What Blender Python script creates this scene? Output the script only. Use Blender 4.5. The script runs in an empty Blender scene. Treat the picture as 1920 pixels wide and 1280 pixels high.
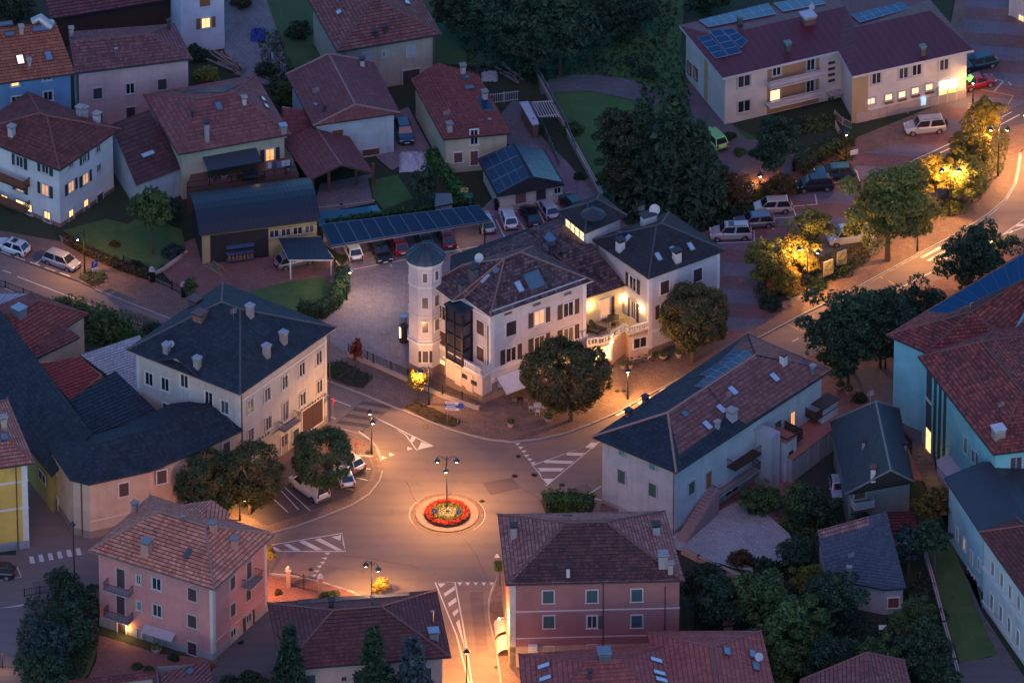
import bpy, math, random
import numpy as np
from mathutils import Vector as V
R = math.radians
sc = bpy.context.scene
random.seed(7)
# ------------------------------------------------------------------ camera
PITCH, DIST, FPX = R(33.5), 1240.0, 22100.0
CP, SP = math.cos(PITCH), math.sin(PITCH)
CAM = V((0, -DIST*CP, DIST*SP))
cd = bpy.data.cameras.new("camera"); cam = bpy.data.objects.new("camera", cd)
sc.collection.objects.link(cam); sc.camera = cam
cam.location = CAM; cam.rotation_euler = (math.pi/2-PITCH, 0, 0)
cd.sensor_width = 36; cd.lens = FPX/1920*36; cd.clip_start = 50; cd.clip_end = 6000
# ------------------------------------------------------------------ sky, sun lamp as fill, exposure
w = bpy.data.worlds.new("World"); sc.world = w; w.use_nodes = True
nt = w.node_tree; bg = nt.nodes['Background']
sky = nt.nodes.new('ShaderNodeTexSky'); sky.sky_type = 'NISHITA'; sky.sun_disc = False
SUN_EL, SUN_AZ = R(8), R(190)
sky.sun_elevation = SUN_EL; sky.sun_rotation = SUN_AZ
sky.ozone_density = 5.0; sky.dust_density = 0.3
nt.links.new(sky.outputs[0], bg.inputs[0]); bg.inputs[1].default_value = 0.15
sl = bpy.data.lights.new("sun", 'SUN'); so = bpy.data.objects.new("sun", sl); sc.collection.objects.link(so)
sl.energy = 0.22; sl.angle = R(40); sl.color = (1.0, 0.45, 0.6)  # soft pink lamp added as overhead dusk fill, steeper than the sky's sun
so.rotation_euler = (R(30), 0, R(0))
vs = sc.view_settings; vs.view_transform = 'Standard'; vs.look = 'None'; vs.gamma = 1; vs.exposure = 1.42
LAMP = 0.98       # overall street-lamp level
# ------------------------------------------------------------------ pixel -> world (1920x1280 frame of the photograph)
FW, UP_ = V((0, CP, -SP)), V((0, SP, CP))
def ray(px, py): return FW + V((1, 0, 0))*((px-960)/FPX) - UP_*((py-640)/FPX)
def G(px, py, z=0.0):
    d = ray(px, py); return CAM + d*((z-CAM.z)/d.z)
def onplane(px, py, A, B):
    d = ray(px, py); n = V((B.y-A.y, A.x-B.x, 0)); return CAM + d*(n.dot(A-CAM)/n.dot(d))
# ------------------------------------------------------------------ materials
def lin(c):
    return c
M = {}
def newmat(name):
    m = bpy.data.materials.new(name); m.use_nodes = True; nt = m.node_tree
    return m, nt, nt.nodes['Principled BSDF']
def nd(nt, t, **k):
    n = nt.nodes.new(t)
    for a, b in k.items(): setattr(n, a, b)
    return n
def mth(nt, op, a, b=None, c=None):
    n = nt.nodes.new('ShaderNodeMath'); n.operation = op
    for i, v in enumerate((a, b, c)):
        if v is None: continue
        if isinstance(v, (int, float)): n.inputs[i].default_value = v
        else: nt.links.new(v, n.inputs[i])
    return n.outputs[0]
def mixc(nt, f, a, b, mode='MIX'):
    n = nt.nodes.new('ShaderNodeMix'); n.data_type = 'RGBA'; n.blend_type = mode
    for i, v in ((0, f), (6, a), (7, b)):
        if isinstance(v, (int, float)): n.inputs[i].default_value = v
        elif isinstance(v, tuple): n.inputs[i].default_value = (*v[:3], 1)
        else: nt.links.new(v, n.inputs[i])
    return n.outputs[2]
def noise(nt, vec, s, det=3, rough=.6):
    n = nd(nt, 'ShaderNodeTexNoise'); n.inputs['Scale'].default_value = s
    n.inputs['Detail'].default_value = det; n.inputs['Roughness'].default_value = rough
    if vec is not None: nt.links.new(vec, n.inputs['Vector'])
    return n.outputs['Fac']
def ramp(nt, f, lo, hi):
    n = nd(nt, 'ShaderNodeMapRange'); nt.links.new(f, n.inputs[0])
    n.inputs[1].default_value = lo; n.inputs[2].default_value = hi; return n.outputs[0]
def bump(nt, h, s, d, bs):
    n = nd(nt, 'ShaderNodeBump'); n.inputs['Strength'].default_value = s; n.inputs['Distance'].default_value = d
    nt.links.new(h, n.inputs['Height']); nt.links.new(n.outputs[0], bs.inputs['Normal'])
def sc3(c, k): return tuple(min(1, x*k) for x in c)
def cached(f):
    def g(*a, **k):
        key = (f.__name__, a, tuple(sorted(k.items())))
        if key not in M: M[key] = f(*a, **k)
        return M[key]
    return g
@cached
def plain(col, rough=.7, metal=0.0, name='paint'):
    m, nt, b = newmat(name); tc = nd(nt, 'ShaderNodeTexCoord').outputs['Object']
    n = noise(nt, tc, 2.2, 4)
    nt.links.new(mixc(nt, n, sc3(col, .78), sc3(col, 1.15)), b.inputs['Base Color'])
    b.inputs['Roughness'].default_value = rough; b.inputs['Metallic'].default_value = metal
    return m
@cached
def plaster(col, stain=.35, dirt=(.16, .14, .13)):
    m, nt, b = newmat('plaster'); tc = nd(nt, 'ShaderNodeTexCoord').outputs['Object']
    big = noise(nt, tc, .35, 5, .65)
    mp = nd(nt, 'ShaderNodeMapping'); nt.links.new(tc, mp.inputs[0]); mp.inputs['Scale'].default_value = (1.6, 1.6, .12)
    strk = ramp(nt, noise(nt, mp.outputs[0], 1.3, 5, .7), .52, .8)
    c = mixc(nt, ramp(nt, big, .25, .75), sc3(col, .74), sc3(col, 1.12))
    c = mixc(nt, mth(nt, 'MULTIPLY', strk, min(.9, stain*1.1)), c, dirt)
    sp = ramp(nt, noise(nt, tc, 1.1, 6, .75), .6, .85)
    c = mixc(nt, mth(nt, 'MULTIPLY', sp, min(.85, stain*.9)), c, dirt)
    nt.links.new(c, b.inputs['Base Color']); b.inputs['Roughness'].default_value = .9
    bump(nt, noise(nt, tc, 9, 4), .25, .03, b)
    return m
@cached
def tile(a, b_, rh=.42, tw=.3, lichen=(.33, .29, .27), lf=.15, contrast=1.0, gap=.85, warm=True):
    if warm and a[0] > a[2]*1.15: a, b_ = (a[0]*1.05, a[1]*.68, a[2]*.68), (b_[0]*1.0, b_[1]*.78, b_[2]*.8); lichen = (.40,.27,.25)
    m, nt, b = newmat('roof_tiles')
    uv = nd(nt, 'ShaderNodeUVMap').outputs[0]; s = nd(nt, 'ShaderNodeSeparateXYZ'); nt.links.new(uv, s.inputs[0])
    row = mth(nt, 'FLOOR', mth(nt, 'DIVIDE', s.outputs[1], rh))
    off = mth(nt, 'MULTIPLY', mth(nt, 'FRACT', mth(nt, 'MULTIPLY', row, .5)), tw)
    uu = mth(nt, 'DIVIDE', mth(nt, 'ADD', s.outputs[0], off), tw)
    colm = mth(nt, 'FLOOR', uu)
    cb = nd(nt, 'ShaderNodeCombineXYZ'); nt.links.new(colm, cb.inputs[0]); nt.links.new(row, cb.inputs[1])
    wn = nd(nt, 'ShaderNodeTexWhiteNoise', noise_dimensions='2D'); nt.links.new(cb.outputs[0], wn.inputs['Vector'])
    rnd = wn.outputs['Value']
    patch = noise(nt, uv, .33, 5, .65)
    t = mth(nt, 'ADD', mth(nt, 'MULTIPLY', rnd, .65), mth(nt, 'MULTIPLY', ramp(nt, patch, .3, .7), .45))
    t = mth(nt, 'MULTIPLY', mth(nt, 'POWER', t, 1.4), contrast); 
    cl = nd(nt, 'ShaderNodeClamp'); nt.links.new(t, cl.inputs[0])
    c = mixc(nt, cl.outputs[0], a, b_)
    li = ramp(nt, mth(nt, 'ADD', noise(nt, uv, 1.6, 6, .8), mth(nt, 'MULTIPLY', rnd, .16)), .74-lf*.3, .92)
    c = mixc(nt, mth(nt, 'MULTIPLY', li, min(.8, lf*3)), c, lichen)
    sp = ramp(nt, noise(nt, uv, .9, 4, .7), .55, .8)
    c = mixc(nt, mth(nt, 'MULTIPLY', sp, .45), c, sc3(a, .45))
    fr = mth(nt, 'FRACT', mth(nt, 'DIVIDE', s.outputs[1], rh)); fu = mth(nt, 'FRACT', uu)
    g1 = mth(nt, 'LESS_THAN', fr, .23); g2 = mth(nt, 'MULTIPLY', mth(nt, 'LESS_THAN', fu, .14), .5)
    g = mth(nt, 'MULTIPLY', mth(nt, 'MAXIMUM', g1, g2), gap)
    c = mixc(nt, g, c, (.018, .014, .016))  # dark course joints; shade under each tile row is put into the colour
    nt.links.new(c, b.inputs['Base Color']); b.inputs['Roughness'].default_value = .85
    h = mth(nt, 'ADD', mth(nt, 'SINE', mth(nt, 'MULTIPLY', uu, 6.283)), mth(nt, 'MULTIPLY', fr, -1.5))
    bump(nt, h, .8, .035, b)
    return m
@cached
def ribbed(a, pitch=.45, rough=.45, metal=.35):
    m, nt, b = newmat('ribbed_metal_sheet')
    uv = nd(nt, 'ShaderNodeUVMap').outputs[0]; s = nd(nt, 'ShaderNodeSeparateXYZ'); nt.links.new(uv, s.inputs[0])
    n = noise(nt, uv, .5, 5)
    fr = mth(nt, 'FRACT', mth(nt, 'DIVIDE', s.outputs[0], pitch)); l = mth(nt, 'LESS_THAN', fr, .12)
    c = mixc(nt, n, sc3(a, .7), sc3(a, 1.25)); c = mixc(nt, mth(nt, 'MULTIPLY', l, .5), c, sc3(a, .35))
    nt.links.new(c, b.inputs['Base Color']); b.inputs['Roughness'].default_value = rough; b.inputs['Metallic'].default_value = metal
    bump(nt, mth(nt, 'PINGPONG', fr, .5), .6, .05, b)
    return m
@cached
def paver(a, b_, size=.22, rot=30, bands=None, gap=.55, bw=3.2):
    m, nt, b = newmat('stone_paving'); tc = nd(nt, 'ShaderNodeTexCoord').outputs['Object']
    mp = nd(nt, 'ShaderNodeMapping'); nt.links.new(tc, mp.inputs[0]); mp.inputs['Rotation'].default_value = (0, 0, R(rot))
    br = nd(nt, 'ShaderNodeTexBrick'); nt.links.new(mp.outputs[0], br.inputs[0])
    br.inputs['Scale'].default_value = 1; br.inputs['Brick Width'].default_value = size*1.6; br.inputs['Row Height'].default_value = size
    br.inputs['Mortar Size'].default_value = .02
    br.inputs['Color1'].default_value = (*a, 1); br.inputs['Color2'].default_value = (*b_, 1)
    br.inputs['Mortar'].default_value = (*sc3(a, gap), 1)
    c = br.outputs[0]
    n = noise(nt, tc, .25, 6, .7)
    if bands:
        s = nd(nt, 'ShaderNodeSeparateXYZ'); nt.links.new(mp.outputs[0], s.inputs[0])
        f = mth(nt, 'LESS_THAN', mth(nt, 'FRACT', mth(nt, 'DIVIDE', mth(nt, 'ADD', s.outputs[1], mth(nt, 'MULTIPLY', noise(nt, tc, 4, 2), .15)), bw)), .5)
        c = mixc(nt, mth(nt, 'MULTIPLY', f, .95), c, mixc(nt, .75, br.outputs[0], bands))
    c = mixc(nt, 1.0, c, mixc(nt, n, (.45, .45, .45), (1.5, 1.5, 1.5)), 'MULTIPLY')
    sg = noise(nt, tc, 5.5, 2, .5); c = mixc(nt, 1.0, c, mixc(nt, ramp(nt, sg, .35, .65), (.84, .84, .84), (1.16, 1.14, 1.14)), 'MULTIPLY')
    bl = ramp(nt, noise(nt, tc, .9, 5, .7), .62, .8)
    c = mixc(nt, mth(nt, 'MULTIPLY', bl, .45), c, sc3(a, .35))
    nt.links.new(c, b.inputs['Base Color']); b.inputs['Roughness'].default_value = .8
    bump(nt, br.outputs['Fac'], -.4, .02, b)
    return m
@cached
def asphalt(a=(.185, .138, .122), rough=.85):
    m, nt, b = newmat('asphalt'); tc = nd(nt, 'ShaderNodeTexCoord').outputs['Object']
    big = noise(nt, tc, .12, 6, .65); fine = noise(nt, tc, 12, 2)
    c = mixc(nt, big, sc3(a, .75), sc3(a, 1.3)); c = mixc(nt, mth(nt, 'MULTIPLY', fine, .35), c, sc3(a, .6))
    mp = nd(nt, 'ShaderNodeMapping'); nt.links.new(tc, mp.inputs[0]); mp.inputs['Scale'].default_value = (1, 1, 1)
    vo = nd(nt, 'ShaderNodeTexVoronoi', feature='DISTANCE_TO_EDGE'); vo.inputs['Scale'].default_value = .09
    nw = nd(nt, 'ShaderNodeTexNoise'); nw.inputs['Scale'].default_value = .6; nw.inputs['Detail'].default_value = 4; nt.links.new(tc, nw.inputs[0])
    nt.links.new(mixc(nt, .9, tc, nw.outputs['Color'], 'ADD'), vo.inputs['Vector'])
    cr = mth(nt, 'LESS_THAN', vo.outputs[0], .003)
    cr = mth(nt, 'MULTIPLY', cr, ramp(nt, noise(nt, tc, .3, 2), .58, .7))
    c = mixc(nt, mth(nt, 'MULTIPLY', cr, .7), c, sc3(a, .3))
    sp = ramp(nt, noise(nt, tc, .55, 6, .8), .56, .74); c = mixc(nt, mth(nt, 'MULTIPLY', sp, .5), c, sc3(a, .45))
    wv = nd(nt, 'ShaderNodeTexWave'); wv.wave_type = 'RINGS'; wv.inputs['Scale'].default_value = .16; wv.inputs['Distortion'].default_value = 3; wv.inputs['Detail'].default_value = 3
    mw = nd(nt, 'ShaderNodeMapping'); nt.links.new(tc, mw.inputs[0]); mw.inputs['Location'].default_value = (6.8, 33.0, 0); nt.links.new(mw.outputs[0], wv.inputs[0])
    c = mixc(nt, mth(nt, 'MULTIPLY', ramp(nt, wv.outputs['Fac'], .5, 1.0), .22), c, sc3(a, .6))
    nt.links.new(c, b.inputs['Base Color']); b.inputs['Roughness'].default_value = rough
    bump(nt, fine, .3, .02, b)
    return m
@cached
def grass(a=(.03, .06, .018), b_=(.06, .09, .025)):
    m, nt, b = newmat('grass'); tc = nd(nt, 'ShaderNodeTexCoord').outputs['Object']
    c = mixc(nt, ramp(nt, noise(nt, tc, .4, 6, .75), .3, .7), a, b_)
    c = mixc(nt, mth(nt, 'MULTIPLY', noise(nt, tc, 9, 3), .6), c, sc3(a, .4))
    c = mixc(nt, mth(nt, 'MULTIPLY', ramp(nt, noise(nt, tc, .9, 6, .8), .5, .75), .65), c, (.045, .04, .02))
    nt.links.new(c, b.inputs['Base Color']); b.inputs['Roughness'].default_value = .95
    bump(nt, noise(nt, tc, 7, 4), .9, .12, b)
    return m
@cached
def leaf(a, b_, c3=None, f3=.15):
    m, nt, b = newmat('leaves'); g = nd(nt, 'ShaderNodeNewGeometry'); oi = nd(nt, 'ShaderNodeObjectInfo')
    tc = nd(nt, 'ShaderNodeTexCoord').outputs['Object']
    r = g.outputs['Random Per Island']
    t = mth(nt, 'ADD', mth(nt, 'MULTIPLY', r, .6), mth(nt, 'MULTIPLY', ramp(nt, noise(nt, tc, 2.2, 3), .35, .65), .5))
    cl = nd(nt, 'ShaderNodeClamp'); nt.links.new(t, cl.inputs[0])
    c = mixc(nt, cl.outputs[0], a, b_)
    if c3: c = mixc(nt, mth(nt, 'MULTIPLY', mth(nt, 'LESS_THAN', mth(nt, 'FRACT', mth(nt, 'MULTIPLY', r, 37.7)), f3), .8), c, c3)
    nt.links.new(c, b.inputs['Base Color']); b.inputs['Roughness'].default_value = .6
    b.inputs['Specular IOR Level'].default_value = .3
    tr = nd(nt, 'ShaderNodeBsdfTranslucent'); nt.links.new(c, tr.inputs[0])
    mx = nd(nt, 'ShaderNodeMixShader'); mx.inputs[0].default_value = .3
    nt.links.new(b.outputs[0], mx.inputs[1]); nt.links.new(tr.outputs[0], mx.inputs[2])
    nt.links.new(mx.outputs[0], nt.nodes['Material Output'].inputs[0])
    return m
@cached
def emis(col, s, name='lit_surface', var=0.0):
    m, nt, b = newmat(name); b.inputs['Base Color'].default_value = (*sc3(col, .6), 1)
    b.inputs['Emission Color'].default_value = (*col, 1); b.inputs['Emission Strength'].default_value = s
    if var:
        tc = nd(nt, 'ShaderNodeTexCoord').outputs['Object']
        n = ramp(nt, noise(nt, tc, 1.7, 3), .35, .65)
        nt.links.new(mixc(nt, mth(nt, 'MULTIPLY', n, var), col, sc3((col[0]*.5, col[1]*.32, col[2]*.2), 1)), b.inputs['Emission Color'])
    return m
@cached
def glass(col=(.02, .03, .045), rough=.06):
    m, nt, b = newmat('window_glass'); b.inputs['Base Color'].default_value = (*col, 1)
    b.inputs['Roughness'].default_value = rough; b.inputs['Specular IOR Level'].default_value = .8
    return m
@cached
def carpaint(col):
    m, nt, b = newmat('car_paint'); tc = nd(nt, 'ShaderNodeTexCoord').outputs['Object']
    nt.links.new(mixc(nt, noise(nt, tc, 1.3, 4), sc3(col, .85), sc3(col, 1.08)), b.inputs['Base Color'])
    b.inputs['Roughness'].default_value = .3; b.inputs['Metallic'].default_value = .25
    b.inputs['Coat Weight'].default_value = .6; b.inputs['Coat Roughness'].default_value = .12
    return m
@cached
def solar(col=(.006, .014, .034), spec=.3, rough=.3):
    m, nt, b = newmat('solar_cells'); uv = nd(nt, 'ShaderNodeUVMap').outputs[0]; s = nd(nt, 'ShaderNodeSeparateXYZ'); nt.links.new(uv, s.inputs[0])
    g = mth(nt, 'MAXIMUM', mth(nt, 'LESS_THAN', mth(nt, 'FRACT', mth(nt, 'MULTIPLY', s.outputs[0], 6)), .07), mth(nt, 'LESS_THAN', mth(nt, 'FRACT', mth(nt, 'MULTIPLY', s.outputs[1], 6)), .07))
    c = mixc(nt, noise(nt, uv, .8, 3), tuple(col), sc3(tuple(col), 1.6)); c = mixc(nt, mth(nt, 'MULTIPLY', g, .3), c, sc3(tuple(col), 3.5))
    nt.links.new(c, b.inputs['Base Color']); b.inputs['Roughness'].default_value = rough; b.inputs['Specular IOR Level'].default_value = spec
    return m
@cached
def flowers(a, b_, c3):
    return leaf(a, b_, c3, .35)
# ------------------------------------------------------------------ mesh builder
class MB:
    def __init__(s): s.v = []; s.f = []; s.uv = {}; s.mi = []; s.smooth = False
    def quad(s, *p, uv=None, mi=0):
        i = len(s.v); s.v += [V(q) for q in p]; s.f.append(tuple(range(i, i+len(p)))); s.mi.append(mi)
        if uv: s.uv[len(s.f)-1] = uv
    def box(s, c, t, n, w_, d, h, u=V((0, 0, 1)), mi=0):
        c = V(c); t = V(t)*w_/2; n = V(n)*d/2; u = V(u)*h/2; i = len(s.v)
        s.v += [c+t*a+n*b+u*e for a, b, e in ((-1,-1,-1),(1,-1,-1),(1,1,-1),(-1,1,-1),(-1,-1,1),(1,-1,1),(1,1,1),(-1,1,1))]
        for q in ((0,3,2,1),(4,5,6,7),(0,1,5,4),(1,2,6,5),(2,3,7,6),(3,0,4,7)):
            s.f.append(tuple(i+k for k in q)); s.mi.append(mi)
        return s
    def abox(s, x0, y0, z0, x1, y1, z1, mi=0):
        return s.box(((x0+x1)/2, (y0+y1)/2, (z0+z1)/2), (1,0,0), (0,1,0), x1-x0, y1-y0, z1-z0, mi=mi)
    def tube(s, pts, r, n=6, mi=0, cap=True):
        pts = [V(p) for p in pts]; rr = r if isinstance(r, (list, tuple)) else [r]*len(pts); base = len(s.v)
        for k, p in enumerate(pts):
            d = (pts[min(k+1, len(pts)-1)]-pts[max(k-1, 0)]).normalized()
            a = d.cross(V((0,0,1)) if abs(d.z) < .9 else V((1,0,0))).normalized(); b = d.cross(a)
            s.v += [p+(a*math.cos(2*math.pi*j/n)+b*math.sin(2*math.pi*j/n))*rr[k] for j in range(n)]
        for k in range(len(pts)-1):
            for j in range(n):
                a0 = base+k*n+j; a1 = base+k*n+(j+1)%n; s.f.append((a0, a1, a1+n, a0+n)); s.mi.append(mi)
        if cap:
            s.f.append(tuple(base+j for j in range(n))[::-1]); s.mi.append(mi)
            s.f.append(tuple(base+(len(pts)-1)*n+j for j in range(n))); s.mi.append(mi)
        return s
    def lathe(s, c, prof, n=12, mi=0):
        c = V(c); base = len(s.v)
        for r, z in prof: s.v += [c+V((r*math.cos(2*math.pi*j/n), r*math.sin(2*math.pi*j/n), z)) for j in range(n)]
        for k in range(len(prof)-1):
            for j in range(n):
                a0 = base+k*n+j; a1 = base+k*n+(j+1)%n; s.f.append((a0, a1, a1+n, a0+n)); s.mi.append(mi)
        s.f.append(tuple(base+j for j in range(n))[::-1]); s.mi.append(mi)
        s.f.append(tuple(base+(len(prof)-1)*n+j for j in range(n))); s.mi.append(mi)
        return s
    def prism(s, poly, z0, z1, mi=0):
        n = len(poly); i = len(s.v)
        s.v += [V((p[0], p[1], z0)) for p in poly]+[V((p[0], p[1], z1)) for p in poly]
        s.f.append(tuple(i+k for k in range(n))[::-1]); s.mi.append(mi)
        s.f.append(tuple(i+n+k for k in range(n))); s.mi.append(mi)
        for k in range(n):
            a, b = i+k, i+(k+1) % n; s.f.append((a, b, b+n, a+n)); s.mi.append(mi)
        return s
    def build(s, name, mat, parent=None, off=V((0,0,0)), smooth=False):
        me = bpy.data.meshes.new(name); me.from_pydata([tuple(p-off) for p in s.v], [], s.f)
        for m in (mat if isinstance(mat, (list, tuple)) else [mat]): me.materials.append(m)
        if len(me.materials) > 1: me.polygons.foreach_set('material_index', s.mi)
        if s.uv:
            l = me.uv_layers.new(name='UVMap')
            for fi, uvs in s.uv.items():
                for k, li in enumerate(me.polygons[fi].loop_indices): l.data[li].uv = uvs[k]
        if smooth: me.polygons.foreach_set('use_smooth', [True]*len(me.polygons))
        me.update(); o = bpy.data.objects.new(name, me); sc.collection.objects.link(o)
        if parent: o.parent = parent
        return o
def tag(o, label=None, cat=None, group=None, kind=None):
    if label: o['label'] = label
    if cat: o['category'] = cat
    if group: o['group'] = group
    if kind: o['kind'] = kind
    return o
def empty(name, loc, label, cat, group=None, rz=0):
    o = bpy.data.objects.new(name, None); sc.collection.objects.link(o); o.location = loc; o.rotation_euler[2] = rz
    return tag(o, label, cat, group)
def copy_tree(o, parent=None):
    c = o.copy(); sc.collection.objects.link(c); c.parent = parent
    for ch in o.children: copy_tree(ch, c)
    return c
def pos(o, loc, rz=0, label=None, s=None):
    o.location = loc; o.rotation_euler[2] = rz
    if label: o['label'] = label
    if s: o.scale = (s, s, s) if isinstance(s, (int, float)) else s
    return o
def light(name, loc, power, col, parent=None, size=.15, spot=None, rot=None):
    l = bpy.data.lights.new(name, 'SPOT' if spot else 'POINT'); l.energy = power*LAMP; l.color = col; l.shadow_soft_size = size
    if spot: l.spot_size = R(spot); l.spot_blend = .6
    o = bpy.data.objects.new(name, l); sc.collection.objects.link(o); o.location = loc
    if rot: o.rotation_euler = rot
    if parent: o.parent = parent
    return o
# ------------------------------------------------------------------ buildings
UPV = V((0, 0, 1))
def inset(poly, o):
    n = len(poly); out = []
    oo = o if isinstance(o, (list, tuple)) else [o]*n
    for i in range(n):
        a, b, c = poly[i-1], poly[i], poly[(i+1) % n]
        d1 = (b-a); d1.z = 0; d1.normalize(); d2 = (c-b); d2.z = 0; d2.normalize()
        n1 = V((-d1.y, d1.x, 0)); n2 = V((-d2.y, d2.x, 0))
        p1 = a+n1*oo[i-1]; p2 = b+n2*oo[i]
        den = d1.x*d2.y-d1.y*d2.x
        if abs(den) < 1e-3: out.append(b+n2*oo[i]); continue
        t = ((p2.x-p1.x)*d2.y-(p2.y-p1.y)*d2.x)/den
        q = p1+d1*t; out.append(V((q.x, q.y, b.z)))
    return out
def inpoly(x, y, P):
    c = False; n = len(P)
    for i in range(n):
        a, b = P[i], P[i-1]
        if (a.y > y) != (b.y > y) and x < (b.x-a.x)*(y-a.y)/(b.y-a.y)+a.x: c = not c
    return c
def fnormal(F):
    n = V((0, 0, 0))
    for i in range(len(F)):
        a, b = F[i], F[(i+1) % len(F)]
        n += V(((a.y-b.y)*(a.z+b.z), (a.z-b.z)*(a.x+b.x), (a.x-b.x)*(a.y+b.y)))
    n.normalize(); return n if n.z > 0 else -n
def clip(poly, v0, v1, vf):
    for sgn, lim in ((1, v0), (-1, -v1)):
        out = []
        for i in range(len(poly)):
            a, b = poly[i-1], poly[i]; fa, fb = sgn*vf(a)-lim, sgn*vf(b)-lim
            if (fa >= 0) != (fb >= 0): out.append(a+(b-a)*(fa/(fa-fb)))
            if fb >= 0: out.append(b)
        poly = out
        if len(poly) < 3: return []
    return poly
class House:
    def __init__(s, name, label, cat, at, group=None):
        s.o = V((at.x, at.y, 0)); s.root = empty(name, s.o, label, cat, group)
        s.faces = []; s.walls = []; s.roof = None
        s.fr = plain((.45, .43, .4), name='stone_trim'); s.sh = plain((.05, .03, .03), name='shutter_paint'); s.sash = plain((.5, .48, .45), name='sash_paint')
    def part(s, mb, name, mat, parent=None, smooth=False): return mb.build(name, mat, parent or s.root, s.o, smooth)
    def zroof(s, x, y):
        z = None
        for F in s.cur:
            if inpoly(x, y, F):
                n = fnormal(F); zz = F[0].z-((x-F[0].x)*n.x+(y-F[0].y)*n.y)/n.z
                z = zz if z is None else max(z, zz)
        return z
    def body(s, eave, faces, wallmat, roofmat, over=.5, z0=0.0, fascia=None, plinth=None, caps=None, rh=.42, step=.045, thick=.16, walls=True, capr=.11):
        """eave: world points CCW seen from above; faces: roof faces of world points"""
        s.cur = faces; nm = {}
        # roof with real courses
        mb = MB()
        for F in faces:
            n = fnormal(F); u = V((n.y, -n.x, 0)); u = (u.normalized() if u.length > 1e-3 else V((1, 0, 0))); vdir = n.cross(u)
            if vdir.z < 0: vdir = -vdir
            vf = lambda p: p.dot(vdir)
            lo = min(vf(p) for p in F); hi = max(vf(p) for p in F); k = 0
            st = step if rh else 0; rr = rh or (hi-lo+1)
            while lo+k*rr < hi-1e-4:
                a0, a1 = lo+k*rr, lo+(k+1)*rr; P = clip(list(F), a0, a1, vf)
                if P:
                    Q = [p+n*(st*(1-(vf(p)-a0)/rr)) for p in P]
                    mb.quad(*Q, uv=[((p-s.o).dot(u), vf(p)-lo) for p in P])
                    if st:
                        for i in range(len(P)):
                            if vf(P[i]) < a0+1e-3 and vf(P[i-1]) < a0+1e-3:
                                mb.quad(Q[i-1], Q[i], P[i], P[i-1], uv=[((P[j]-s.o).dot(u), vf(P[j])-lo) for j in (i-1, i, i, i-1)])
                k += 1
        ro = s.part(mb, 'roof', roofmat); s.roof = ro
        # underside and edges
        ed = {}
        key = lambda p: (round(p.x, 2), round(p.y, 2), round(p.z, 2))
        fb = MB()
        for F in faces:
            fb.quad(*[p-UPV*thick for p in reversed(F)])
            for i in range(len(F)):
                a, b = key(F[i-1]), key(F[i]); k = (min(a, b), max(a, b)); ed.setdefault(k, []).append((F[i-1], F[i], fnormal(F)))
        inner = []
        for k, l in ed.items():
            if len(l) == 1:
                a, b, _n = l[0]; fb.quad(a+UPV*.02, b+UPV*.02, b-UPV*thick, a-UPV*thick)
            elif l[0][2].dot(l[1][2]) < .985: inner.append(l[0][:2])
        s.part(fb, 'fascia', fascia or plain((.05, .04, .045), name='fascia_wood'))
        if caps:
            cb = MB()
            for a, b in inner:
                if max(a.z, b.z) > min(p.z for p in eave)+.4 :
                    d = (b-a); n_ = max(2, int(d.length/.45))
                    for q in range(n_):
                        p0 = a+d*(q/n_); p1 = a+d*((q+1)/n_)
                        cb.tube([p0+UPV*.03, p1+UPV*.05], [capr*1.1, capr*.85], 6)
            if cb.v: s.part(cb, 'ridge_cap', caps, ro)
        s.faces += faces
        if not walls: return s
        W = inset(eave, over); n = len(W); s.walls = []
        wb = MB(); 
        zt = lambda p: ((s.zroof(p.x, p.y) or p.z)-thick*.9)
        for i in range(n):
            a, b = W[i], W[(i+1) % n]; ts = [0.0, 1.0]
            for F in faces:
                for j in range(len(F)):
                    c, d = F[j-1], F[j]; r1 = b-a; r2 = d-c; den = r1.x*r2.y-r1.y*r2.x
                    if abs(den) < 1e-6: continue
                    t = ((c.x-a.x)*r2.y-(c.y-a.y)*r2.x)/den; q = ((c.x-a.x)*r1.y-(c.y-a.y)*r1.x)/den
                    if .002 < t < .998 and -.001 < q < 1.001: ts.append(t)
            ts = sorted(set(round(t, 4) for t in ts))
            top = [a+(b-a)*t for t in ts]; top = [V((p.x, p.y, zt(p))) for p in top]
            wb.quad(V((a.x, a.y, z0)), V((b.x, b.y, z0)), *reversed(top))
            s.walls.append((V((a.x, a.y, z0)), V((b.x, b.y, z0))))
        s.part(wb, 'wall', wallmat)
        if plinth:
            pm, ph = plinth; Q = inset([V((p.x, p.y, 0)) for p in W], -.05)
            s.part(MB().prism(Q, z0, z0+ph), 'plinth', pm)
        return s
    def hip(s, q, he, ridge=None, rise=None, ins=None, axis=0, **k):
        """q: 4 eave pixels CCW (front, right, back, left); back may be None. ridge: pixels of both ridge ends (None = gable end)."""
        zz = he if isinstance(he, (list, tuple)) else [he]*4
        P = [G(*q[i], zz[i]) if q[i] else None for i in range(4)]
        if P[2] is None: P[2] = P[1]+P[3]-P[0]
        if P[0] is None: P[0] = P[1]+P[3]-P[2]
        P0_ = P
        if axis: P = P[1:]+P[:1]
        A, B = (P[3]+P[0])/2, (P[1]+P[2])/2
        if ridge and ridge[0]:
            E1, E2 = onplane(*ridge[0], A, B), onplane(*ridge[1], A, B); z = (E1.z+E2.z)/2; E1.z = E2.z = z
        else:
            d = (B-A); L = d.length; d.normalize(); i1, i2 = ins or (0, 0)
            E1 = A+d*i1+UPV*rise; E2 = B-d*i2+UPV*rise
        if E1.z-zz[0] < .3: print('LOW RIDGE', s.root.name, E1.z)
        fc = [[P[0], P[1], E2, E1], [P[2], P[3], E1, E2]]
        if (E2-B).xy.length > .15: fc.append([P[1], P[2], E2])
        else: pass
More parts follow.
